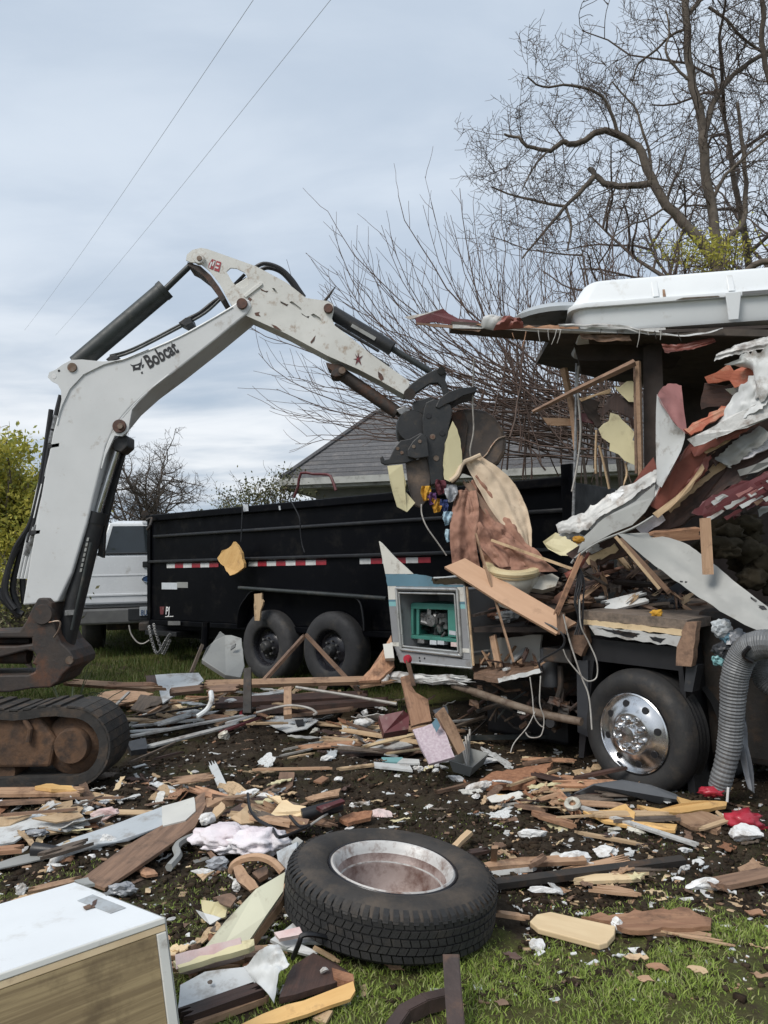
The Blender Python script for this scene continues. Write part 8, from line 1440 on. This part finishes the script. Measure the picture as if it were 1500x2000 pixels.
for k, (x, y, r, sq, ro, z, lb) in enumerate(((1179, 1672, 30, (1.05, .4, .38), -8, 0, 'white rectangular foam block on the mud'), (1122, 1688, 30, (1.0, .45, .4), 8, .03, 'white foam block on the tan board right of the tyre'), (1156, 1692, 10, (1, .8, .8), 0, .02, 'small foam bit right of the foam block'), (1066, 1696, 9, (1.2, .6, .5), 0, 0, 'foam sliver above the dark beam'), (1457, 1650, 27, (1, .8, .65), 10, 0, 'largest white foam lump at the right'), (1378, 1737, 42, (1.05, .32, .32), 4, 0, 'long foam slab on the grass at the right'), (1328, 1724, 9, (1.3, .6, .4), 0, 0, 'small foam flake left of the long slab'), (1338, 1694, 12, (1.2, .6, .4), 5, 0, 'flat foam flake above the long slab'), (1365, 1684, 12, (1.2, .7, .5), 30, 0, 'crumbly foam bit between slab and lump'), (1214, 1822, 19, (.9, .8, .85), 30, 0, 'white foam wedge at the end of the cream panel'), (1045, 1850, 17, (1.1, .7, .6), 20, 0, 'white foam piece alone on the grass'), (1062, 1742, 26, (1.1, .3, .3), 0, 0, 'foam strip below the dark beam'), (930, 1540, 24, (1.1, .5, .4), 5, 0, 'white foam slab below the chipboard sheet'), (893, 1525, 18, (1.1, .4, .4), -25, 0, 'foam sliver left of the chipboard sheet'), (960, 1488, 16, (1.3, .5, .4), 0, 0, 'white foam bit above the chipboard sheet'), (1045, 1645, 24, (1.2, .5, .4), -12, 0, 'torn white foam strip on the turf'), (1085, 1604, 12, (1, .6, .5), 15, 0, 'foam curl below the sticks'), (1096, 1625, 13, (.5, 1.1, .4), -20, 0, 'cream foam stick below the foam curl'), (1200, 1622, 18, (.6, 1.1, .4), 25, 0, 'cream rubble strip below the yellow board'), (1240, 1626, 15, (1.1, .5, .4), -25, 0, 'cream rubble chip right of the rubble strip'), (1340, 1660, 15, (1, .5, .4), 25, 0, 'curved white foam scrap under the metal strip'), (930, 1560, 8, (1, .8, .7), 0, 0, 'foam cube on the mud'), (980, 1526, 14, (1.3, .5, .3), 10, .05, 'white flake on the chipboard sheet'), (640, 1488, 11, (1.1, .6, .5), 0, 0, 'white foam bit above the tan batten'), (708, 1580, 13, (1.2, .7, .5), -10, 0, 'white foam chip on the mud above the tyre'), (688, 1574, 8, (1, .7, .6), 0, 0, 'tiny foam chip left of the white chip'))):
    chunk('foam_piece', lb, 'foam', 'foam' if k not in (17, 18, 19) else 'toilet_white', x, y, r, sq, ro, None, z)
S('board', 'tan board with white face right of the tyre', 'board', 'wood_tan', .02, [(932, 1686, .06), (1020, 1676, .07), (1140, 1666, .08), (1146, 1676, .07), (1040, 1688, .06), (935, 1694, .05)], .005); S('board', 'white faced board below the tan board right of the tyre', 'board', 'white_sheet', .02, [(938, 1690, .04), (1048, 1686, .05), (1040, 1700, .04), (950, 1702, .03)], .004); S('board', 'orange board end by the tyre right side', 'board', 'wood_orange', .02, [(955, 1700, .02), (1035, 1702, .02), (1030, 1714, .01), (975, 1712, .01)], .006); Bm('stick', 'brown stick leaning over the white faced board', 'stick', 'wood_brown', (1032, 1700, .04), (1068, 1668, .1), .03, .02); slab('board', gl([(958, 1682, .06), (970, 1682, .06), (973, 1668, .13), (960, 1664, .13)]), .015, 'wood_tan', None, .003, .05, 1, label='short tan block standing behind the tyre right side', cat='board'); slab('board', gl([(878, 1650, .02), (890, 1652, .02), (922, 1620, .08), (912, 1616, .08)]), .02, 'wood_pale', None, .006, .04, 1, label='pale splintered stake leaning behind the tyre', cat='board')
Bm('dark_bar', 'long dark steel beam on the grass right of the tyre', 'beam', 'chassis', (966, 1728, .035), (1335, 1676, .035), .04, .03, 0); Bm('dark_bar', 'short dark strip above the tyre right side', 'strip', 'wood_dark', (900, 1664, .02), (955, 1656, .03), .04, .015); Bm('dark_bar', 'brown board at the right edge pointing to the foam slab', 'board', 'wood_brown', (1392, 1724, .03), (1520, 1698, .04), .09, .02); S('board', 'tan splintered scraps below the large foam lump', 'board', 'wood_tan', .02, [(1440, 1690, .02), (1470, 1670, .04), (1500, 1690, .04), (1500, 1708, .03), (1462, 1706, .02)], .014, .03)
S('panel', 'cream rounded panel on the grass right of the tyre', 'panel', 'ply_cream', .022, [(1034, 1794, .035), (1048, 1780, .04), (1075, 1775, .04), (1202, 1806, .04), (1200, 1822, .035), (1186, 1838, .03), (1170, 1842, .03), (1050, 1808, .03)], .002, .1, bev=.004); S('board', 'orange weathered board behind the cream panel', 'board', 'wood_orange', .018, [(1135, 1784, .04), (1240, 1780, .05), (1345, 1778, .05), (1390, 1796, .045), (1388, 1812, .04), (1230, 1816, .04), (1200, 1802, .045)], .014, .03); S('board', 'tan lower board under the orange weathered board', 'board', 'wood_tan', .015, [(1235, 1818, .025), (1330, 1818, .025), (1390, 1826, .02), (1388, 1834, .015), (1280, 1826, .02)], .008); Bm('stick', 'tan batten between tyre and cream panel', 'stick', 'wood_tan', (966, 1778, .03), (1036, 1788, .03), .03, .015)
for k in range(7): Bm('splinter', 'thin splinter fanned out below the orange weathered board', 'splinter', 'wood_pale' if k % 2 else 'wood_tan', (1280+k*8, 1822+k*1.5, .02), (1365+k*12, 1830+k*3+rnd.uniform(-4, 4), .015), .008, .006, .01, None, 'splinters below the weathered board')
for k, (x, y, dx, m, lb) in enumerate(((1285, 1895, 24, 'wood_orange', 'orange wood chip on the front grass'), (1262, 1918, 18, 'wood_tan', 'tan wood chip below the orange chip'), (1492, 1906, 28, 'wood_tan', 'tan wood chip at the right edge of the grass'), (1242, 1870, 26, 'wood_pale', 'pale curved splinter on the grass'), (1362, 1900, 22, 'wood_pale', 'thin pale splinter right of the orange chip'), (978, 1952, 16, 'wood_brown', 'brown chip on the grass by the steel bars'), (770, 1888, 20, 'wood_tan', 'tan splinter on the grass before the tyre'), (1000, 1860, 20, 'wood_dark', 'dark strip on the grass right of the tyre'), (1475, 1776, 22, 'wood_orange', 'orange splinter above the right edge grass'))):
    S('chip', lb, 'chip', m, .006, [(x-dx, y-4, .02), (x+dx*.3, y-7, .03), (x+dx, y+5, .02), (x-dx*.2, y+6, .015)], .007, .011)
# ---- heap on the motorhome floor
def heap():
    r = random.Random(17); mats = ['wood_brown', 'wood_dark', 'wood_dark', 'wood_brown', 'wood_tan', 'interior_dark', 'wood_grey', 'cloth_rose', 'white_sheet', 'dark_plastic', 'chassis']
    HN = {'wood_brown': 'brown', 'wood_dark': 'dark brown', 'wood_tan': 'tan', 'interior_dark': 'blackish brown', 'wood_grey': 'grey', 'cloth_rose': 'rose coloured', 'white_sheet': 'white', 'dark_plastic': 'black', 'chassis': 'sooty'}
    for k in range(85):
        x = r.uniform(930, 1330); yb = 1190 if x > 1130 else 1215; y = yb-abs(r.gauss(0, 1))*(45 if x > 1000 else 22); Y = 5.75-(x-930)*.0019+r.uniform(.0, .7)
        if x < 1000: Y += .3
        a = P(x, y, Y); b = a+Vector((r.uniform(-.35, .35), r.uniform(-.25, .25), r.uniform(-.16, .2))); m = r.choice(mats)
        if k % 4 == 0: crumple('heap_wad', 'crumpled '+HN[m]+' wad buried in the heap on the motorhome floor', 'scrap', a, r.uniform(.05, .12), m, 100+k, (1.2, .8, .6), HN[m]+' wads in the motorhome heap')
        else: beam('heap_scrap', a, b, r.uniform(.02, .1), r.uniform(.01, .03), m, None, .04, k, Vector((r.uniform(-1, 1), r.uniform(-1, 0), 1)), label='splintered '+HN[m]+' scrap in the heap on the motorhome floor', cat='scrap', group=HN[m]+' scraps heaped on the motorhome floor')
    for k in range(26):
        x = r.uniform(930, 1060); a = rp(x, 1312-r.random()*20, r.uniform(.0, .3)); beam('shelf_scrap', a, a+Vector((r.uniform(-.15, .15), r.uniform(-.1, .1), r.uniform(-.02, .12))), r.uniform(.01, .05), .012, r.choice(['wood_brown', 'wood_tan', 'wood_dark', 'white_sheet']), None, .03, k, label='small scrap on the low shelf right of the generator bay', cat='scrap', group='scraps on the low shelf')
    beam('board', rp(962, 1240, .02), rp(975, 1305, .0), .05, .02, 'wood_tan', None, .01, 4, RN*-1, label='tan stick standing on the low shelf beside the generator bay', cat='stick')
    crumple('yellow_lump', 'small bright yellow lump on the motorhome floor edge', 'lump', P(1282, 1198, 4.75), .03, 'cloth_yellow', 7, (1.2, .8, .8)); crumple('yellow_lump', 'yellow flower like lump under the torn white skin', 'lump', P(1130, 1054, 5.0), .03, 'cloth_yellow', 8, (1.2, .8, .8))
heap()
# ---- countless small pieces: individuals near the camera, crumbs as a mass
SHAPES = []
def long_boards():
    r = random.Random(58); k = 0
    for (cx, cy, sx, sy, n, zz, an, where) in ((120, 1600, 120, 50, 13, .06, -.12, 'on the mud behind the cabinet'), (500, 1580, 90, 40, 13, .12, .5, 'in the heap left of the spare tyre'), (700, 1430, 160, 40, 16, .07, -.1, 'around the lavender panel'), (350, 1395, 130, 25, 13, .1, -.15, 'in the strip heap right of the crawler track'), (560, 1360, 140, 15, 9, .14, 0, 'below the raised tan board'), (1130, 1550, 150, 40, 15, .05, .1, 'before the chrome wheel'), (1180, 1700, 160, 45, 8, .03, -.1, 'on the turf right of the spare tyre'), (450, 1860, 60, 50, 7, .05, -.4, 'around the white panel by the cabinet')):
        for i in range(n):
            x, y = r.gauss(cx, sx*.6), r.gauss(cy, sy*.6); L = r.uniform(35, 95); a = an+r.gauss(0, .35); p0, p1 = (x-L*math.cos(a), y-L*.4*math.sin(a)), (x+L*math.cos(a), y+L*.4*math.sin(a)); g0, g1 = GZ(*p0, .01+r.random()*zz), GZ(*p1, .01+r.random()*zz); c = (g0+g1)/2
            if min((q.x-.04)**2+(q.y-3.1)**2 for q in (g0, g1, c)) < .24 or min(g0.y, g1.y) < 2.0 or any(q.x < -.4 and q.y < 2.6 for q in (g0, g1)): continue
            m, cn = r.choice([('wood_tan', 'tan'), ('wood_pale', 'pale'), ('wood_brown', 'brown'), ('ply_cream', 'cream'), ('wood_orange', 'orange'), ('white_sheet', 'white faced'), ('wood_pale', 'pale'), ('wood_grey', 'weathered grey'), ('wood_tan', 'tan')]); k += 1
            beam('splintered_board', g0, g1, r.uniform(.02, .085), r.uniform(.006, .018), m, None, .07, k, Vector((r.uniform(-.3, .3), r.uniform(-.4, .1), 1)), label='long splintered '+cn+' board '+where, cat='board', group=cn+' splintered boards '+where)
long_boards()
def litter():
    r = random.Random(77); shapes = []
    for k in range(22):            # ragged outlines: long splinters, torn sheets
        asp = r.choice([.1, .14, .2, .3, .45, .7]); n = 9; top, bot = [], []
        for i in range(n):
            x = -1+2*i/(n-1); top.append(Vector((x+r.uniform(-.07, .07), asp*(1+r.uniform(-.35, .3)), r.uniform(-.05, .05)))); bot.append(Vector((x+r.uniform(-.07, .07), -asp*(1+r.uniform(-.35, .3)), r.uniform(-.05, .05))))
        e0 = [Vector((1+r.uniform(-.25, .3), asp*f, 0)) for f in (.5, .1, -.3, -.6)]; e1 = [Vector((-1+r.uniform(-.3, .25), asp*f, 0)) for f in (-.6, -.2, .2, .6)]
        v, f = prism(top+e0+bot[::-1]+e1, (0, 0, .035)); me = bpy.data.meshes.new('litter'); bm = bmesh.new(); vs = [bm.verts.new(p) for p in v]
        for q in f:
            fc = bm.faces.new([vs[t] for t in q])
        bmesh.ops.triangulate(bm, faces=[fc for fc in bm.faces if len(fc.verts) > 4]); bmesh.ops.recalc_face_normals(bm, faces=bm.faces); bm.to_mesh(me); bm.free(); me.materials.append(MAT['wood_tan']); shapes.append(me)
    W = ['wood_tan', 'wood_pale', 'wood_brown', 'wood_orange', 'wood_dark', 'ply_cream', 'white_sheet', 'chipboard', 'grey_blue', 'wood_brown', 'cream_panel', 'wood_grey', 'white_sheet', 'rv_white', 'torn_alum', 'wood_pale']
    LOOK = {'wood_tan': 'tan board splinter', 'wood_pale': 'pale wood splinter', 'wood_brown': 'brown board splinter', 'wood_orange': 'orange wood splinter', 'wood_dark': 'dark wood splinter', 'ply_cream': 'cream plywood scrap', 'white_sheet': 'torn white sheet scrap', 'chipboard': 'crumbling chipboard scrap', 'grey_blue': 'grey blue sheet scrap', 'cream_panel': 'cream panel scrap', 'wood_grey': 'weathered grey wood splinter', 'rv_white': 'off white skin scrap', 'torn_alum': 'crumpled metal scrap'}
    spots = [(490, 1590, 75, 40, 62, 16, 46, .06, 'in the heap left of the spare tyre'), (120, 1610, 110, 45, 46, 16, 48, .03, 'on the mud behind the cabinet'), (1120, 1560, 160, 45, 84, 12, 42, .03, 'before the chrome wheel'), (740, 1440, 150, 50, 92, 12, 40, .04, 'around the lavender panel'), (360, 1400, 130, 26, 50, 14, 42, .07, 'in the strip heap right of the crawler track'), (560, 1365, 130, 16, 36, 14, 40, .12, 'below the raised tan board'), (450, 1860, 80, 60, 30, 12, 44, .03, 'around the white panel by the cabinet'), (1180, 1700, 190, 50, 34, 10, 34, .02, 'on the turf right of the spare tyre'), (300, 1540, 120, 30, 34, 10, 30, .02, 'on the mud right of the track')]
    for (cx, cy, sx, sy, n, s0, s1, zz, where) in spots:
        for k in range(n):
            x, y = r.gauss(cx, sx*.6), r.gauss(cy, sy*.6); p = G(x, y)
            if (p.x-.04)**2+(p.y-3.1)**2 < .22 or p.y < 1.9 or (p.x < -.5 and p.y < 2.55): continue
            s = (s0+(s1-s0)*r.random()**1.7)*p.y/1500; m = r.choice(W); o = bpy.data.objects.new('wood_splinter' if m.startswith('wood') else 'torn_scrap', shapes[r.randrange(len(shapes))]); put(o, Vector((p.x, p.y, gh(p.x, p.y)+.006+r.random()*zz))); o.scale = (s, s, .12+s*.4); o.rotation_euler = (r.gauss(0, .28), r.gauss(0, .22), r.uniform(0, 6.283))
            SHAPES[:] = shapes
            o.material_slots[0].link = 'OBJECT'; o.material_slots[0].material = MAT[m]; tag(o, 'ragged '+LOOK[m]+' '+where, 'scrap', LOOK[m]+'s '+where)
LONG = []
litter()
CN = {'wood_tan': 'tan wood', 'wood_brown': 'brown wood', 'wood_dark': 'dark brown wood', 'wood_pale': 'pale wood', 'wood_orange': 'orange wood', 'wood_grey': 'grey weathered wood', 'white_sheet': 'white sheet'}
def scatter():
    r = random.Random(23); kinds = []
    foam_me, chip_me = [], []
    for k in range(8):
        bm = chunk_mesh(k+200, 1, .35); me = bpy.data.meshes.new('foam_crumb'); bm.to_mesh(me); bm.free(); me.materials.append(MAT['foam']); foam_me.append(me)
    for m in ('wood_tan', 'wood_brown', 'wood_dark', 'wood_pale', 'wood_orange', 'wood_grey', 'white_sheet', 'wood_brown'):
        for k in range(3):
            n = 5+k; pts = [Vector((math.cos(6.283*i/n)*(1+r.uniform(-.3, .5))*1.0, math.sin(6.283*i/n)*(.32+r.uniform(-.1, .15)), r.uniform(-.04, .04))) for i in range(n)]; v, f = prism(pts, (0, 0, .09)); me = bpy.data.meshes.new('wood_scrap'); me.from_pydata([tuple(p) for p in v], [], f); me.materials.append(MAT[m]); chip_me.append(me)
    def spot():
        while True:
            x, y = r.uniform(-20, 1510), r.uniform(1380, 1960); p = G(x, y)
            m = mudmask(p.x, p.y)
            if (p.x-.04)**2+(p.y-3.1)**2 < .22 or (p.x < -.5 and p.y < 2.6): continue
            if r.random() < .15+.85*m: return x, y, p
    for k in range(210):
        x, y, p = spot(); s = (1.6+4.6*r.random()**2)*p.y/1500; o = bpy.data.objects.new('foam_crumb', foam_me[k % 8]); z = gh(p.x, p.y); put(o, Vector((p.x, p.y, z+s*.3))); o.scale = (s*r.uniform(.7, 1.9), s, s*r.uniform(.3, .6)); o.rotation_euler = (r.uniform(-.4, .4), r.uniform(-.4, .4), r.uniform(0, 6)); tag(o, 'small white foam crumb scattered on the torn up ground', 'foam', 'white foam crumbs scattered on the ground')
    for k in range(220):
        x, y, p = spot(); s = (5+16*r.random()**1.8)*p.y/1500; mn_ = r.choice(list(CN)); me_ = SHAPES[r.randrange(len(SHAPES))]; o = bpy.data.objects.new('wood_scrap', me_); z = gh(p.x, p.y); put(o, Vector((p.x, p.y, z+.008))); o.scale = (s*1.2, s*r.uniform(.8, 1.3), .09+s*.3); o.rotation_euler = (r.uniform(-.25, .25), r.uniform(-.2, .2), r.uniform(0, 6)); o.material_slots[0].link = 'OBJECT'; o.material_slots[0].material = MAT[mn_]; mn = CN[mn_]; tag(o, 'small '+mn+' scrap scattered on the torn up ground', 'scrap', 'small '+mn+' scraps scattered on the ground')
    V, F, mi = [], [], []; cube = [(-1, -1, -1), (1, -1, -1), (1, 1, -1), (-1, 1, -1), (-1, -1, 1), (1, -1, 1), (1, 1, 1), (-1, 1, 1)]; cf = [(0, 3, 2, 1), (4, 5, 6, 7), (0, 1, 5, 4), (1, 2, 6, 5), (2, 3, 7, 6), (3, 0, 4, 7)]
    def mass(name, label, n, smin, smax, mats, weights, flat, ext=None):
        V, F, mi = [], [], []
        for k in range(n):
            x, y, p = spot(); s = r.uniform(smin, smax)*(1 if r.random() < .85 else (1.3 if name == 'soil_clods' else 1.9)); z = gh(p.x, p.y); t = r.uniform(0, 6.283); ca, sa = math.cos(t), math.sin(t); sx, sy, sz = s*r.uniform(.6, 2.2), s*r.uniform(.5, 1), s*flat*r.uniform(.5, 1.2); b = len(V); tl = r.uniform(-.5, .5)
            for (a, c, d) in cube:
                a = a*sx*r.uniform(.7, 1.2); c = c*sy*r.uniform(.7, 1.2); d = d*sz+a*tl*.4; V.append((p.x+a*ca-c*sa, p.y+a*sa+c*ca, z+d+sz*.4))
            m = r.choices(range(len(mats)), weights)[0]
            for f in cf: F.append(tuple(i+b for i in f)); mi.append(m)
        me = bpy.data.meshes.new(name); me.from_pydata(V, [], F); [me.materials.append(MAT[m]) for m in mats]; me.polygons.foreach_set('material_index', mi); me.polygons.foreach_set('use_smooth', [name == 'soil_clods']*len(F)); o = bpy.data.objects.new(name, me); COL.objects.link(o); tag(o, label, 'debris', kind='stuff')
    mass('debris_crumbs', 'countless tiny crumbs of foam and wood over the mud', 3400, .0016, .005, ['foam', 'wood_pale', 'wood_tan', 'wood_brown', 'wood_dark', 'chipboard'], [5, 2, 3, 3, 3, 2], .6)
    mass('debris_flakes', 'flat flakes of paint foam and veneer littering the mud', 1500, .006, .017, ['foam', 'white_sheet', 'wood_pale', 'ply_cream', 'wood_tan', 'wood_brown', 'grey_panel'], [3, 4, 4, 2, 4, 3, 2], .12)
    mass('soil_clods', 'dark soil clods churned up over the yard', 7000, .004, .012, ['clod', 'clod2'], [3, 2], .75)
D('clod', (.040, .028, .019), (.022, .016, .012), 30, .95, bump=.6, bscale=60, vary=0, spec=.1); D('clod2', (.062, .045, .03), (.035, .026, .018), 30, .95, bump=.6, bscale=60, vary=0, spec=.1)
scatter()
